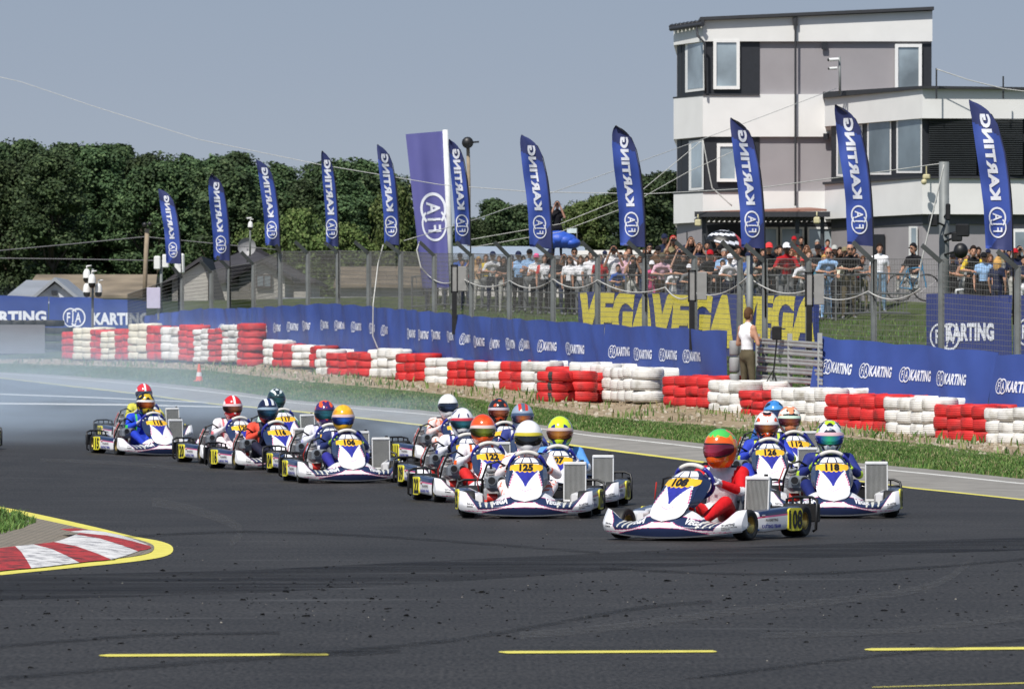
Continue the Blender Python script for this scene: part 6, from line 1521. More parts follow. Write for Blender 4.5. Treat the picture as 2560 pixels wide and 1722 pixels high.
FT = [(-60, 352, 0), (-10, 345, 1), (50, 352, 2), (105, 352, 3), (160, 366, 0), (196, 374, 3), (245, 380, 1), (292, 374, 0), (335, 388, 2), (375, 384, 3), (420, 396, 1), (462, 392, 3), (505, 398, 0), (545, 405, 3), (590, 394, 1), (632, 404, 2), (690, 408, 3), (735, 432, 0), (775, 452, 1), (815, 392, 3), (850, 420, 1), (900, 408, 3), (935, 424, 1), (985, 440, 3), (20, 380, 2), (130, 392, 1), (230, 400, 2), (400, 420, 2), (570, 428, 2), (720, 470, 2), (860, 455, 0), (960, 470, 0)]
TN = ['dense', 'tall narrow', 'broad', 'pointed']
for i, (u, v, k) in enumerate(FT):
    D = (300 if i < 24 else 288)+(i*37 % 22); H = (13, 14, 12.5, 14)[k]; top = zv(v+(-10, 14, 0, 22, -4, 9, -14)[i % 7], D); g0 = 3.0
    s = (top-g0)/H; t = thing('broadleaf_tree', '%s dark green tree of the wood at the left, %s from the left edge' % (TN[k], (ORD+ORD)[i]) if i < 20 else '%s tree in the wood at the left, %s of its nearer trees' % (TN[k], ORD[i-20]), 'tree', (xu(u, D), D, g0), i*1.3, group='trees of the wood at the left'); t.scale = ((.86, .86, .8, .9)[k], .9, s)
    inst(TP[k][0], 'crown', t); inst(TP[k][1], 'trunk', t)
for i, (u, v, D, k, H, sc, lab) in enumerate(((1180, 545, 330, 2, 12.5, .55, 'low dark tree just right of the round lamp'), (1238, 500, 332, 1, 14, .75, 'pointed dark tree right of the round lamp'), (1292, 515, 335, 0, 13, .70, 'dark tree behind the seventh feather flag'), (1345, 520, 330, 3, 14, .75, 'dark tree left of the photographer on the platform'), (1450, 505, 330, 2, 12.5, .62, 'pale green tree right of the photographer on the platform'), (1500, 490, 330, 0, 13, .6, 'pale green tree left of the eighth feather flag'), (1560, 470, 330, 0, 13, .7, 'green tree behind the eighth feather flag'), (1610, 442, 320, 1, 14, 1.0, 'tall tree close to the left side of the tower'), (1662, 432, 325, 0, 13, .8, 'tree half hidden by the left side of the tower'), (1120, 600, 330, 4, 7, .4, 'small distant tree between the violet flag and the lamp'))):
    g0 = 3.0; t = thing('broadleaf_tree', lab, 'tree', (xu(u, D), D, g0), i*2.1); t.scale = (sc, sc, (zv(v, D)-g0)/H); inst(TP[k][0], 'crown', t, TL if i in (4, 5) else None); inst(TP[k][1], 'trunk', t)
for i, (u, v) in enumerate(((745, 525), (700, 560), (800, 585), (860, 560), (905, 600), (1010, 590), (985, 470), (650, 560))):
    D = 262; t = thing('bushy_tree', 'lighter olive bush in front of the dark wood, %s from the right' % ORD[[6, 7, 4, 3, 2, 0, 1, 5][i]] if i != 7 else 'lighter olive bush behind the thin camera pole', 'bush', (xu(u, D), D, 3.0), i); t.scale = (.62, .62, (zv(v, D)-3.0)/7); inst(TP[4][0], 'crown', t); inst(TP[4][1], 'trunk', t)

# ------------------------------------------------------------------ drifting tyre smoke
def smoke(name, label, c, d, dens, sc, seed):
    mb = MB(); mb.ball((0, 0, 0), (1, 1, 1), 32, 20, 0); m = bpy.data.materials.new('smoke'); m.use_nodes = True; nt = m.node_tree; nt.nodes.clear(); N = nt.nodes.new; L = nt.links.new
    out = N('ShaderNodeOutputMaterial'); pv = N('ShaderNodeVolumePrincipled'); pv.inputs['Color'].default_value = (.68, .83, 1.0, 1); pv.inputs['Anisotropy'].default_value = -.3
    tc = N('ShaderNodeTexCoord'); ln = N('ShaderNodeVectorMath'); ln.operation = 'LENGTH'; L(tc.outputs['Object'], ln.inputs[0])
    mr = N('ShaderNodeMapRange'); mr.inputs[1].default_value = 1; mr.inputs[2].default_value = .0; mr.inputs[3].default_value = 0; mr.inputs[4].default_value = 1; L(ln.outputs['Value'], mr.inputs[0])
    ns = N('ShaderNodeTexNoise'); ns.inputs['Scale'].default_value = sc; ns.inputs['Detail'].default_value = 3; mp = N('ShaderNodeMapping'); mp.inputs['Location'].default_value = (seed, 0, 0); L(tc.outputs['Object'], mp.inputs[0]); L(mp.outputs[0], ns.inputs[0])
    m2 = N('ShaderNodeMapRange'); m2.inputs[1].default_value = .35; m2.inputs[2].default_value = .65; m2.inputs[3].default_value = .0; m2.inputs[4].default_value = 1.7; L(ns.outputs[0], m2.inputs[0])
    a = N('ShaderNodeMath'); a.operation = 'MULTIPLY'; L(mr.outputs[0], a.inputs[0]); L(m2.outputs[0], a.inputs[1]); b = N('ShaderNodeMath'); b.operation = 'MULTIPLY'; b.inputs[1].default_value = dens; L(a.outputs[0], b.inputs[0]); L(b.outputs[0], pv.inputs['Density']); L(pv.outputs[0], out.inputs['Volume'])
    o = mb.build(name, m); o.location = c; o.scale = d; return tag(o, label, 'smoke', kind='stuff')
smoke('tyre_smoke', 'bluish tyre smoke drifting behind the left group of karts', (-11.0, 118, 1.2), (9.5, 27, 1.9), .026, 2.4, 1)
smoke('tyre_smoke', 'low bluish tyre smoke lying on the track around the karts at the far left', (-10.0, 101, .55), (9.5, 17, 1.2), .065, 3.0, 7)
smoke('tyre_smoke', 'thin smoke trail behind the plain white helmet driver of kart 111', (-1.8, 86, .55), (1.6, 5.5, .55), .09, 2.5, 4)
# ------------------------------------------------------------------ spectators
def person_proto(pose):
    hip = .92; caps = []; lean = {'rail': .26, 'photo': .02, 'sit': .10, 'leanr': .30}.get(pose, 0); lx = .22 if pose == 'leanr' else 0
    dz = -.08 if pose in ('rail', 'leanr') else 0
    pel = Vector((0, 0, hip)); che = Vector((lx*.6, -lean*.55, 1.27+dz*.4)); nek = Vector((lx, -lean, 1.47+dz)); hd = Vector((lx*1.1, -lean-.05, 1.63+dz))
    if pose == 'sit': pel = Vector((0, .05, .55)); che = pel+Vector((.05, -.02, .36)); nek = pel+Vector((.06, -.06, .56)); hd = nek+Vector((0, -.03, .16))
    caps += [(pel-Vector((.05, 0, 0)), pel+Vector((.05, 0, 0)), .125, .125, 12), (pel, pel.lerp(che, .5), .13, .118, 12), (pel.lerp(che, .5), che, .118, .13, 12), (che+Vector((-.08, 0, .03)), che+Vector((.08, 0, .03)), .12, .12), (nek-Vector((0, 0, .06)), hd-Vector((0, 0, .05)), .055, .052)]
    sh = [nek+Vector((s*.175, .0, -.07)) for s in (-1, 1)]; rail = Vector((0, -.36, 1.10))
    for i, s in enumerate((-1, 1)): caps.append((nek+Vector((s*.05, 0, -.05)), sh[i], .075, .062))
    arms = []
    for i, s in enumerate((-1, 1)):
        S = sh[i]
        if pose in ('rail', ): E = Vector((s*.27, -.30, 1.14)); W = Vector((s*.06, -.40, 1.12))
        elif pose == 'leanr': E = Vector((S.x+s*.06, -.34, 1.12)); W = Vector((S.x-.06, -.42, 1.10))
        elif pose == 'phone': E = S+Vector((s*.06, -.20, -.16)); W = hd+Vector((s*.07, -.24, .02))
        elif pose == 'fold': E = S+Vector((s*.07, -.08, -.27)); W = che+Vector((-s*.10, -.20, -.02))
        elif pose == 'shade' and s > 0: E = S+Vector((.20, -.12, .08)); W = hd+Vector((.06, -.13, .08))
        elif pose == 'sit': E = S+Vector((s*.08, -.10, -.24)); W = pel+Vector((s*.12, -.40, .10))
        elif pose == 'hold': E = S+Vector((s*.10, -.02, -.27)); W = che+Vector((s*.05, -.27, -.05))
        else: E = S+Vector((s*.07, .03, -.28)); W = E+Vector((-s*.01, -.08, -.24))
        caps += [(S, E, .055, .042), (E, W, .042, .027)]; arms.append((S, E, W))
    legs = []
    for s in (-1, 1):
        H = pel+Vector((s*.09, 0, -.04)); 
        if pose == 'sit': K = H+Vector((s*.05, -.42, .03)); A = K+Vector((s*.0, -.02, -.40))
        else: K = Vector((s*.11, -.03, .50)); A = Vector((s*.12, .03, .09))
        caps += [(H, K, .092, .060, 12), (K, A, .060, .040)]; legs.append((H, K, A)); caps.append((A+Vector((0, .03, -.04)), A+Vector((s*.03, -.15, -.055)), .040, .032))
    T = Matrix.Identity(3)
    balls = [(hd+Vector((0, .01, .03)), (.077, .095, .105), None), (hd+Vector((0, -.035, -.045)), (.055, .058, .065), None), (hd+Vector((0, -.098, -.005)), (.014, .020, .022), None), (hd+Vector((-.078, .01, -.005)), (.012, .02, .03), None), (hd+Vector((.078, .01, -.005)), (.012, .02, .03), None)]
    def zone(p, n):
        best = (9, 0)
        for S, E, W in arms:
            d = seg_d(p, S, E)-.048
            if d < best[0]: best = (d, 4 if (p-S).length < .21 else 0)
            d = seg_d(p, E, W)-.035
            if d < best[0]: best = (d, 0)
        for H, K, A in legs:
            for a, b, k, r in ((H, K, 2, .075), (K, A, 7, .05), (A+Vector((0, .03, -.04)), A+Vector((0, -.15, -.055)), 3, .036)):
                d = seg_d(p, a, b)-r
                if d < best[0]: best = (d, k)
        for a, b, k, r in ((pel, pel.lerp(che, .25), 2, .13), (pel.lerp(che, .25), che, 1, .125), (che, nek-Vector((0, 0, .05)), 1, .12), (nek, hd, 0, .06), (hd, hd, 0, .09)):
            d = seg_d(p, a, b)-r
            if d < best[0]: best = (d, k)
        if best[1] == 0 and p.z < nek.z-.035 and seg_d(p, che, nek) < .15 and (p-arms[0][1]).length > .12 and (p-arms[1][1]).length > .12 and (p-arms[0][2]).length > .12 and (p-arms[1][2]).length > .12: return 1
        return best[1]
    me = skin_mesh('person', caps, balls, zone, 8, .019, 3)
    ex = MB()
    for i, s in enumerate((-1, 1)):
        S, E, W = arms[i]; d = (W-E).normalized(); nrm = Vector((0, 0, -1)) if pose in ('rail', 'sit', 'leanr') else Vector((-s, -.3, 0)) if pose not in ('fold', 'hold') else Vector((0, .6, -.6))
        fingers(ex, W-d*.01, W+d*.08, nrm, 0, grip=.5 if pose in ('stand', 'sit') else .9, thumb=s*(1 if pose != 'stand' else -1), k=.95)
    for s in (-1, 1):
        ex.ball(hd+Vector((s*.030, -.083, .022)), (.0125, .010, .007), 8, 6, 5); ex.box(hd+Vector((s*.030, -.094, .040)), (.030, .006, .006), 5)
    ex.box(hd+Vector((0, -.094, -.052)), (.040, .008, .010), 6)
    append_mesh(me, ex); return me, hd
M_eye = mat('eye_dark', (.03, .025, .02), .3); M_lip = mat('lips', (.35, .12, .10), .5)
PR = {k: person_proto(k) for k in ('rail', 'stand', 'phone', 'fold', 'shade', 'sit', 'leanr', 'hold')}
def hair_mesh(kind):
    mb = MB()
    def fn(u, t):
        a = 2*PI*u; th = t*(PI*.52 if kind != 'buzz' else PI*.47); front = max(0, -math.sin(a)*-1 if False else math.sin(a-PI))
        th *= 1-.30*max(0, -math.sin(a))          # hairline higher over the face (-Y)
        q = 1+.05*mnoise.noise(Vector((math.cos(a)*2, math.sin(a)*2, t*3)))
        return (.084*math.sin(th)*math.cos(a)*q*1.04, .01+.104*math.sin(th)*math.sin(a)*q, .03+.118*math.cos(th)*q)
    mb.grid(fn, 22, 9, 0, closeu=True); mb.grid(lambda u, t: tuple(c*.93 for c in fn(u, t)), 16, 6, 0, closeu=True)
    if kind in ('short', 'long'): mb.ball((0, .045, .0), (.078, .065, .075), 16, 10, 0)
    if kind == 'long':
        for k in range(9):
            a = PI*(.02+.96*k/8); x, y = .075*math.cos(a), .02+.085*math.sin(a)
            mb.tube([(x, y, .05), (x*1.18, y*1.05, -.06), (x*1.25, y+.01, -.17), (x*1.1, y+.015, -.27+.03*math.sin(k*2))], [.03, .033, .028, .010], 7, 0)
    return mb.mesh('hair', [M_blk])
HM = {k: hair_mesh(k) for k in ('short', 'long', 'buzz')}
def cap_mesh(kind):
    mb = MB(); mb.grid(lambda u, t: (.092*math.sin(t*PI*.5)*math.cos(2*PI*u), .008+.112*math.sin(t*PI*.5)*math.sin(2*PI*u), .045+.105*math.cos(t*PI*.5)), 24, 8, 0, closeu=True)
    if kind == 'hat': mb.lathe([(.09, .05), (.16, .035), (.165, .030), (.09, .042)], (0, 0, 0), n=24, m=0)
    else:
        mb.grid(lambda u, t: (lambda a: ((.088+.0*t)*math.cos(a)*(1+.05*t), -.0-.105*math.sin(a)-.085*t*math.sin(a), .048-.012*t-.03*abs(math.cos(a))*t*.5))(PI*(.12+.76*u)), 12, 4, 0)
        mb.grid(lambda u, t: (lambda a: ((.088)*math.cos(a)*(1+.05*t), -.105*math.sin(a)-.085*t*math.sin(a), .042-.012*t))(PI*(.12+.76*u)), 12, 3, 0)
    return mb.mesh('cap' if kind != 'hat' else 'hat', [M_blk])
CMh = {k: cap_mesh(k) for k in ('cap', 'hat')}
mb = MB()
for s in (-1, 1): mb.box((s*.032, -.100, .020), (.050, .010, .030), 0, bev=.004); mb.box((s*.075, -.04, .024), (.006, .11, .008), 0)
mb.box((0, -.104, .026), (.02, .006, .008), 0); me_sung = mb.mesh('sunglasses', [M_blk])
mb = MB(); mb.box((0, -.27, .03), (.15, .012, .075), 0, bev=.004); me_phone = mb.mesh('phone', [M_blk])
CL = {'k': (26, 26, 30), 'w': (232, 232, 236), 'n': (34, 40, 66), 'lb': (150, 185, 225), 'gy': (120, 122, 124), 'kh': (130, 122, 95), 'r': (175, 30, 40), 'pk': (220, 90, 140), 'lp': (232, 190, 205), 'cr': (232, 230, 210), 'be': (190, 160, 130), 'y': (225, 195, 60), 'b': (50, 90, 170), 'te': (50, 110, 130), 'jn': (120, 150, 175), 'dj': (50, 60, 85), 'br': (90, 65, 45), 'bl': (190, 150, 90), 'dk': (35, 25, 20), 'gh': (150, 148, 145), 'lr': (225, 70, 70), 'lg': (180, 180, 175), 'cm': (92, 84, 66)}
cm_ = lambda k: mat('cloth', srgb(CL[k]), .85, var=.12, scale=10, bump=.4, spec=.2)
def spectator(u, v, pose, shirt, pants, head, label, row=0, sk=0, rz=0.0, sung=False, shoes='gy', phone=False, bare=False, D=None, ground=None, smax=1.10, sleeve=None):
    D = D or RAILD(u)[0]+(.30, 1.1, 2.1, 3.2)[row]; x = xu(u, D); me, hd = PR[pose]; g0 = hz(x, D) if ground is None else ground
    if pose in ('rail', 'leanr', 'sit') and ground is None: g0 = hz(x, D)
    top = hd.z+.135+(.015 if head[0] in ('cap', 'hat') else 0); s = (zv(v, D)-g0)/top
    if s > smax: s = smax
    if s < .55: s = .55
    if pose == 'sit': g0 = zv(v, D)-top*1.0; s = 1.0
    o = inst(me, 'person', None, [SK[sk], cm_(shirt), cm_(pants), cm_(shoes), SK[sk] if bare else cm_(sleeve or shirt), M_eye, M_lip, SK[sk] if pants in ('sh',) or head[-1] == 'S' else cm_(pants)])
    o.matrix_world = Matrix.Translation((x, D, g0)) @ Matrix.Rotation(rz, 4, 'Z') @ Matrix.Scale(s, 4)
    tag(o, label, 'spectator', 'spectators behind the railing')
    M = Matrix.Translation(hd)
    if head[0] in HM: inst(HM[head[0]], 'hair', o, [cm_(head[1])], M)
    elif head[0] in CMh: inst(CMh[head[0]], head[0], o, [cm_(head[1])], M); inst(HM['buzz'], 'hair', o, [cm_('dk')], M @ Matrix.Scale(.97, 4))
    if sung: inst(me_sung, 'sunglasses', o, [M_digit], M)
    if phone: inst(me_phone, 'phone', o, [M_digit], M)
    return o
S_ = spectator
SP = [
 (1076, 633, 'rail', 'k', 'dj', ('short', 'dk'), 'bearded man in black shirt leaning on the rail, leftmost of the crowd', dict(sk=1)),
 (1082, 622, 'stand', 'k', 'k', ('cap', 'k'), 'person in dark cap behind the leftmost bearded man', dict(row=1)),
 (1117, 627, 'stand', 'k', 'gy', ('short', 'dk'), 'dark haired man in black behind the second fence man from the left', dict(row=1)),
 (1122, 643, 'rail', 'w', 'dj', ('short', 'br'), 'man in white shirt leaning on the rail near the violet flag pole', dict()),
 (1138, 648, 'leanr', 'k', 'gy', ('short', 'k'), 'dark haired teenager in black leaning forward over the rail by the violet flag', dict(sleeve='r')),
 (1162, 668, 'rail', 'r', 'n', ('short', 'br'), 'small child wrapped in a red, white and blue cloth at the rail', dict()),
 (1196, 642, 'stand', 'be', 'lg', ('long', 'bl'), 'blond woman in sunglasses and beige top, above a grey light panel', dict(sung=True, sk=1)),
 (1215, 636, 'fold', 'y', 'gy', ('short', 'br'), 'man in grey and yellow top between blond woman and navy cap', dict(row=1, sleeve='gy')),
 (1232, 628, 'rail', 'w', 'n', ('cap', 'n'), 'man in navy cap and white shirt leaning on the rail', dict()),
 (1260, 642, 'fold', 'k', 'lg', ('long', 'dk'), 'dark haired woman in sunglasses and black top with a red lanyard', dict(sung=True)),
 (1296, 627, 'stand', 'lb', 'k', ('cap', 'n'), 'man in light blue tank top and navy cap', dict(bare=True, sk=1)),
 (1324, 622, 'fold', 'lb', 'gy', ('cap', 'k'), 'tall man in black cap and pale blue shirt', dict(row=1)),
 (1341, 633, 'fold', 'w', 'k', ('cap', 'pk'), 'woman in pink cap and white top with folded arms', dict()),
 (1362, 637, 'stand', 'w', 'k', ('short', 'br'), 'man in white and red top right of the pink cap', dict(sleeve='lr')),
 (1376, 622, 'stand', 'k', 'k', ('cap', 'n'), 'man in dark cap half behind a fence post, under the blue tarpaulin', dict(row=1)),
 (1394, 638, 'fold', 'k', 'dj', ('cap', 'gy'), 'person in black with folded arms and grey cap under the blue tarpaulin', dict(sung=True)),
 (1425, 640, 'shade', 'w', 'k', ('long', 'dk'), 'dark haired woman in printed white shirt shading her eyes', dict()),
 (1436, 620, 'stand', 'w', 'k', ('short', 'k'), 'man in sunglasses and white shirt behind the woman shading her eyes', dict(row=1, sung=True, sk=1)),
 (1534, 612, 'phone', 'w', 'gy', ('hat', 'k'), 'man in black brimmed hat and white shirt filming with a phone', dict(phone=True, sk=1)),
 (1551, 631, 'stand', 'k', 'gy', ('long', 'dk'), 'dark haired woman peeking out beside the man in the black hat', dict(row=1)),
 (1565, 629, 'stand', 'lp', 'kh', ('none', 'k'), 'bald man between black hat man and the woman in black tank top', dict(row=1)),
 (1545, 662, 'rail', 'b', 'be', ('short', 'dk'), 'child with short dark hair bending over the rail in blue', dict()),
 (1582, 637, 'phone', 'k', 'lg', ('short', 'br'), 'woman in black tank top holding a phone to her face', dict(bare=True, phone=True)),
 (1624, 609, 'stand', 'k', 'k', ('short', 'k'), 'tall young man in sunglasses and black shirt, left of the pink cap woman', dict(row=2, sung=True)),
 (1629, 651, 'rail', 'pk', 'pk', ('cap', 'w'), 'girl in white cap and pink clothes at the rail', dict()),
 (1655, 631, 'rail', 'lp', 'br', ('cap', 'cm'), 'woman in camouflage cap and pale pink top', dict(row=0)),
 (1661, 584, 'stand', 'n', 'n', ('cap', 'n'), 'bearded man in navy cap and navy jacket in the back row', dict(row=3, smax=1.28)),
 (1683, 588, 'phone', 'kh', 'n', ('cap', 'r'), 'man in red cap and khaki shirt taking a photo', dict(row=2, phone=True, smax=1.25)),
 (1708, 631, 'rail', 'k', 'dj', ('long', 'dk'), 'woman with dark hair and dark glasses right of the camouflage cap', dict(sung=True)),
 (1727, 592, 'phone', 'k', 'k', ('long', 'dk'), 'dark haired woman in black holding a blue bag and a camera', dict(row=3, smax=1.28)),
 (1722, 660, 'rail', 'gy', 'gy', ('cap', 'w'), 'small child in white cap right of the camouflage cap woman', dict()),
 (1685, 668, 'rail', 'w', 'w', ('short', 'dk'), 'small dark haired child in white shirt between pink girl and white cap', dict()),
 (1774, 624, 'rail', 'k', 'k', ('cap', 'r'), 'person in red and yellow cap and black shirt under the umbrella', dict()),
 (1795, 597, 'stand', 'k', 'k', ('short', 'dk'), 'man in black standing under the umbrella', dict(row=3, sk=1, smax=1.25)),
 (1810, 622, 'fold', 'lb', 'n', ('short', 'gh'), 'grey haired man in pale shirt below the umbrella', dict(row=1)),
 (1824, 634, 'rail', 'w', 'n', ('cap', 'w'), 'person in white and blue cap looking down at the rail', dict()),
 (1838, 625, 'phone', 'w', 'k', ('short', 'br'), 'woman in white raising her hand left of the mast', dict(row=1)),
 (1888, 633, 'rail', 'lg', 'gy', ('short', 'br'), 'person in light grey shirt just right of the mast', dict()),
 (1921, 606, 'rail', 'k', 'k', ('cap', 'lr'), 'man in bright red cap and black shirt leaning down', dict(row=0, smax=1.2)),
 (1950, 614, 'stand', 'k', 'gy', ('short', 'dk'), 'dark haired man in black left of the white cap', dict(row=1)),
 (1965, 606, 'rail', 'r', 'gy', ('cap', 'w'), 'man in white cap and dark red jersey leaning on the rail', dict(sk=3, smax=1.2)),
 (2007, 641, 'rail', 'w', 'gy', ('cap', 'lr'), 'child in red cap resting on the rail', dict()),
 (2045, 610, 'fold', 'k', 'k', ('cap', 'k'), 'man in black cap and printed black shirt', dict(row=1)),
 (2060, 637, 'rail', 'te', 'w', ('short', 'bl'), 'blond child in white and teal shirt', dict()),
 (2069, 620, 'rail', 'lb', 'lb', ('none', 'k'), 'bald man in sunglasses and light blue shirt', dict(sung=True, smax=1.15)),
 (2086, 612, 'stand', 'gy', 'gy', ('cap', 'lg'), 'person in grey cap behind the cream shirted man', dict(row=2)),
 (2095, 630, 'leanr', 'cr', 'k', ('short', 'k'), 'dark haired man in cream shirt leaning sideways on the rail', dict()),
 (2112, 616, 'stand', 'k', 'k', ('cap', 'kh'), 'man in olive cap behind the cream shirted man', dict(row=1, sk=1)),
 (2123, 610, 'rail', 'k', 'cm', ('none', 'k'), 'bald man in sunglasses and black shirt with a brown strap', dict(row=0, sung=True, smax=1.2)),
 (2157, 640, 'fold', 'gy', 'kh', ('short', 'br'), 'man in grey shirt with folded arms hidden behind a fence post top', dict(row=1)),
 (2199, 609, 'stand', 'w', 'jn', ('short', 'dk'), 'young man in white shirt and light jeans standing alone', dict(row=1)),
 (2280, 608, 'sit', 'k', 'lg', ('short', 'k'), 'man in black polo and sunglasses sitting on the rail', dict(sung=True, rz=-.7, D=134)),
 (2382, 632, 'fold', 'k', 'k', ('cap', 'k'), 'person in black cap behind the dark blue banner, right of the steel mast', dict()),
 (2401, 640, 'stand', 'gy', 'k', ('short', 'br'), 'person half hidden beside the grey haired man in white', dict(row=1)),
 (2415, 633, 'rail', 'w', 'gy', ('short', 'gh'), 'grey haired man in white tank top over the dark blue banner', dict(bare=True, sk=1)),
 (2431, 615, 'rail', 'k', 'k', ('short', 'dk'), 'boy in black and yellow shirt over the dark blue banner', dict(sleeve='y', smax=1.2)),
 (2459, 630, 'stand', 'lb', 'k', ('cap', 'k'), 'person in black cap and light blue shirt left of the blond girl', dict(sung=True)),
 (2493, 642, 'stand', 'n', 'n', ('long', 'bl'), 'girl with long blond hair and navy shirt', dict(rz=2.6)),
 (2537, 620, 'stand', 'n', 'lg', ('cap', 'r'), 'person in red cap and navy shirt at the right edge', dict(row=1, sk=1)),
 (2560, 640, 'fold', 'n', 'w', ('short', 'dk'), 'person in navy cut off by the right edge of the photo', dict()),
 (1985, 590, 'stand', 'r', 'k', ('cap', 'r'), 'person in red cap in front of the tower glazing, above the white cap', dict(D=160, ground=3.5, smax=1.3)),
 (2003, 592, 'stand', 'k', 'k', ('short', 'dk'), 'dark haired person in front of the tower glazing beside the red cap', dict(D=160, ground=3.5, smax=1.3)),
 (2043, 600, 'stand', 'gy', 'k', ('short', 'gh'), 'person in grey in the shade of the canopy', dict(D=158, ground=3.4, smax=1.3)),
 (2069, 599, 'stand', 'r', 'k', ('short', 'dk'), 'person in red in the shade of the canopy, right end', dict(D=158, ground=3.4, smax=1.3)),
 (1745, 645, 'rail', 'gy', 'k', ('short', 'br'), 'person in grey looking out behind the middle light panel', dict()),
 (1785, 650, 'leanr', 'k', 'k', ('short', 'dk'), 'child in black leaning out under the umbrella', dict()),
 (1990, 632, 'stand', 'gy', 'k', ('long', 'br'), 'long haired person behind the child in the red cap', dict(row=1)),
 (1478, 628, 'stand', 'w', 'gy', ('short', 'br'), 'person in white before the tent, left of the black hat', dict(row=1)),
]
ORDX = ORD+['twenty-first', 'twenty-second', 'twenty-third', 'twenty-fourth', 'twenty-fifth', 'twenty-sixth', 'twenty-seventh', 'twenty-eighth', 'twenty-ninth', 'thirtieth']
FILL3 = [(1468, 640), (1512, 626), (1572, 618), (1612, 622), (1645, 614), (1670, 610), (1694, 606), (1712, 612), (1748, 608), (1768, 604), (1800, 612), (1822, 610), (1846, 616), (1880, 616), (1908, 622), (1942, 618), (1972, 614), (1998, 616), (2016, 612), (2056, 616), (2100, 618), (2134, 618), (2395, 620), (2422, 624), (2446, 618), (2470, 622), (2504, 618), (2522, 624), (2548, 614)]
for j, (u, v) in enumerate(FILL3):
    c = ['k', 'n', 'gy', 'k', 'br', 'kh', 'dk'][j % 7]; SP.append((u, v, ('stand', 'fold', 'stand', 'phone', 'stand')[j % 5], c, 'k', (('short', 'dk'), ('cap', 'n'), ('long', 'dk'), ('short', 'k'), ('cap', 'k'), ('short', 'br'))[j % 6], 'person in %s in the back row of the crowd, %s from the left' % (dict(k='black', n='navy', gy='grey', br='brown', kh='khaki', dk='dark brown')[c], ORDX[j]), dict(row=2+j % 2, sk=(j+1) % 3, sung=j % 3 == 1, smax=1.10)))
rr_ = random.Random(12); PL = ['k', 'gy', 'n', 'w', 'dk', 'kh', 'b', 'r', 'br']; CN_ = dict(k='black', gy='grey', n='navy', w='white', dk='dark brown', kh='khaki', b='blue', r='red', br='brown')
FILL = [(1100, 640), (1150, 632), (1180, 640), (1248, 640), (1278, 636), (1308, 640), (1410, 634), (1452, 640), (1500, 636), (1520, 640), (1600, 640), (1612, 632), (1640, 628), (1668, 626), (1698, 620), (1740, 622), (1758, 634), (1790, 628), (1852, 640), (1870, 630), (1900, 640), (1934, 630), (1978, 622), (2022, 626), (2034, 640), (2078, 628), (2140, 632), (2444, 640), (2476, 636), (2514, 632)]
for j, (u, v) in enumerate(FILL):
    c = PL[(j*4+2) % 9]; SP.append((u, v, ('stand', 'fold', 'phone', 'stand')[j % 4], c, ('k', 'gy', 'dj')[j % 3], (('short', 'dk'), ('cap', 'k'), ('long', 'br'), ('short', 'br'), ('cap', 'n'))[j % 5], 'person in %s in the second row of the crowd, %s from the left' % (CN_[c], (ORD+['twenty-first', 'twenty-second', 'twenty-third', 'twenty-fourth', 'twenty-fifth', 'twenty-sixth', 'twenty-seventh', 'twenty-eighth', 'twenty-ninth', 'thirtieth'])[j]), dict(row=1 if j % 3 else 2, sk=j % 3, sung=j % 4 == 1, smax=1.12)))
for u, v, pose, sh, pa, hd, lab, kw in SP: S_(u, v, pose, sh, pa, hd, lab, **kw)
o = S_(1393, 502, 'phone', 'k', 'k', ('hat', 'k'), 'photographer in black shirt and black helmet standing on the platform above the tarpaulin', D=176.5, ground=zv(642, 176.5), smax=1.1, shoes='lr'); o['category'] = 'photographer'; del o['group']
mb = MB(); p = P(1396, 642, 176.5); mb.box((p.x, p.y, p.z-.06), (1.6, 1.2, .10), 0)
for dx in (-.7, .7): mb.box((p.x+dx, p.y, (p.z-.1+2.5)/2), (.08, .9, p.z-.1-2.5), 0)
tag(mb.build('platform', M_post), 'raised platform under the photographer behind the crowd', 'platform')

o = S_(1868, 769, 'hold', 'w', 'cm', ('short', 'br'), 'boy in white and grey sleeveless vest and camouflage shorts at the gate', D=100.2, rz=2.35, ground=hz(xu(1868, 100.2), 100.2), bare=True, smax=1.2, shoes='k'); o['category'] = 'person'; del o['group']; o.matrix_world = o.matrix_world @ Matrix.Diagonal((.88, .9, 1, 1))
o.material_slots[7].material = SK[1]
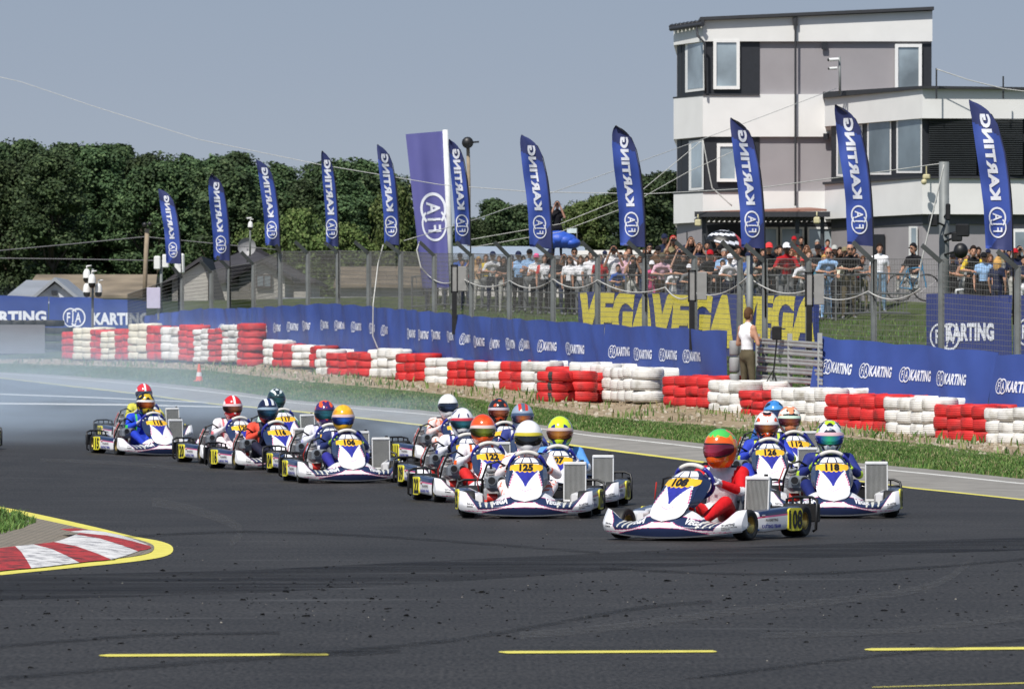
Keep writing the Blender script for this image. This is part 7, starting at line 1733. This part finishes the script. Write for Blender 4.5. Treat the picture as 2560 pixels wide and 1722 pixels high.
# umbrella
t = thing('umbrella', 'black, white and red umbrella held up in the crowd', 'umbrella'); c = P(1812, 612, 142.5)
mb = MB()
def uf(a, t_):
    r = .50*math.sin(t_*PI*.46); sc = 1-.05*math.sin(a*8*PI)**2*t_; q = Vector((r*math.cos(2*PI*a)*sc, r*math.sin(2*PI*a)*sc, .36*math.cos(t_*PI*.5))); return c+(Matrix.Rotation(.28, 3, 'Y') @ q)
def um(a, t_):
    k = int(a*8); 
    if k in (7, 0): return 2 if t_ > .25 else 1
    return 1 if (int(t_*7+a*8) % 3 == 0) else 0
mb.grid(uf, 48, 14, um, closeu=True); mb.build('canopy', [M_blk, M_lets, M_red], t); mb = MB(); mb.cyl(c+Vector((0, 0, -.5)), c+Vector((.1, 0, .38)), .01, n=6); mb.build('shaft', M_sw, t)
# bicycle parked behind the railing
t = thing('bicycle', 'bicycle parked behind the railing, right of the young man in white', 'bicycle'); bx, D = xu(2268, 133.5), 133.5; z0 = hz(bx, D); 
for dx in (-.18, .45):
    mb = MB(); c = Vector((bx+dx, D, z0+.33)); mb.tube([c+Vector((.31*math.cos(a), 0, .31*math.sin(a))) for a in [2*PI*k/24 for k in range(25)]], .02, 6, 0)
    for k in range(10): a = PI*k/5; mb.cyl(c, c+Vector((.3*math.cos(a), 0, .3*math.sin(a))), .003, n=4, m=1)
    mb.build('wheel', [M_blk, M_sw], t)
mb = MB(); A, B, C_, E = Vector((bx-.18, D, z0+.33)), Vector((bx+.10, D, z0+.30)), Vector((bx+.02, D, z0+.78)), Vector((bx+.36, D, z0+.80))
for a, b in ((A, B), (A, C_), (B, C_), (B, E), (C_, E), (E, Vector((bx+.45, D, z0+.33))), (E, E+Vector((-.03, 0, .18)))): mb.cyl(a, b, .018, n=6)
mb.cyl(E+Vector((-.03, -.22, .18)), E+Vector((-.03, .22, .18)), .014, n=6); mb.build('frame', mat('bike_frame', (.05, .22, .40), .4), t); mb = MB(); mb.box(C_+Vector((-.04, 0, .08)), (.24, .12, .05), 0, bev=.02); mb.build('saddle', M_blk, t)
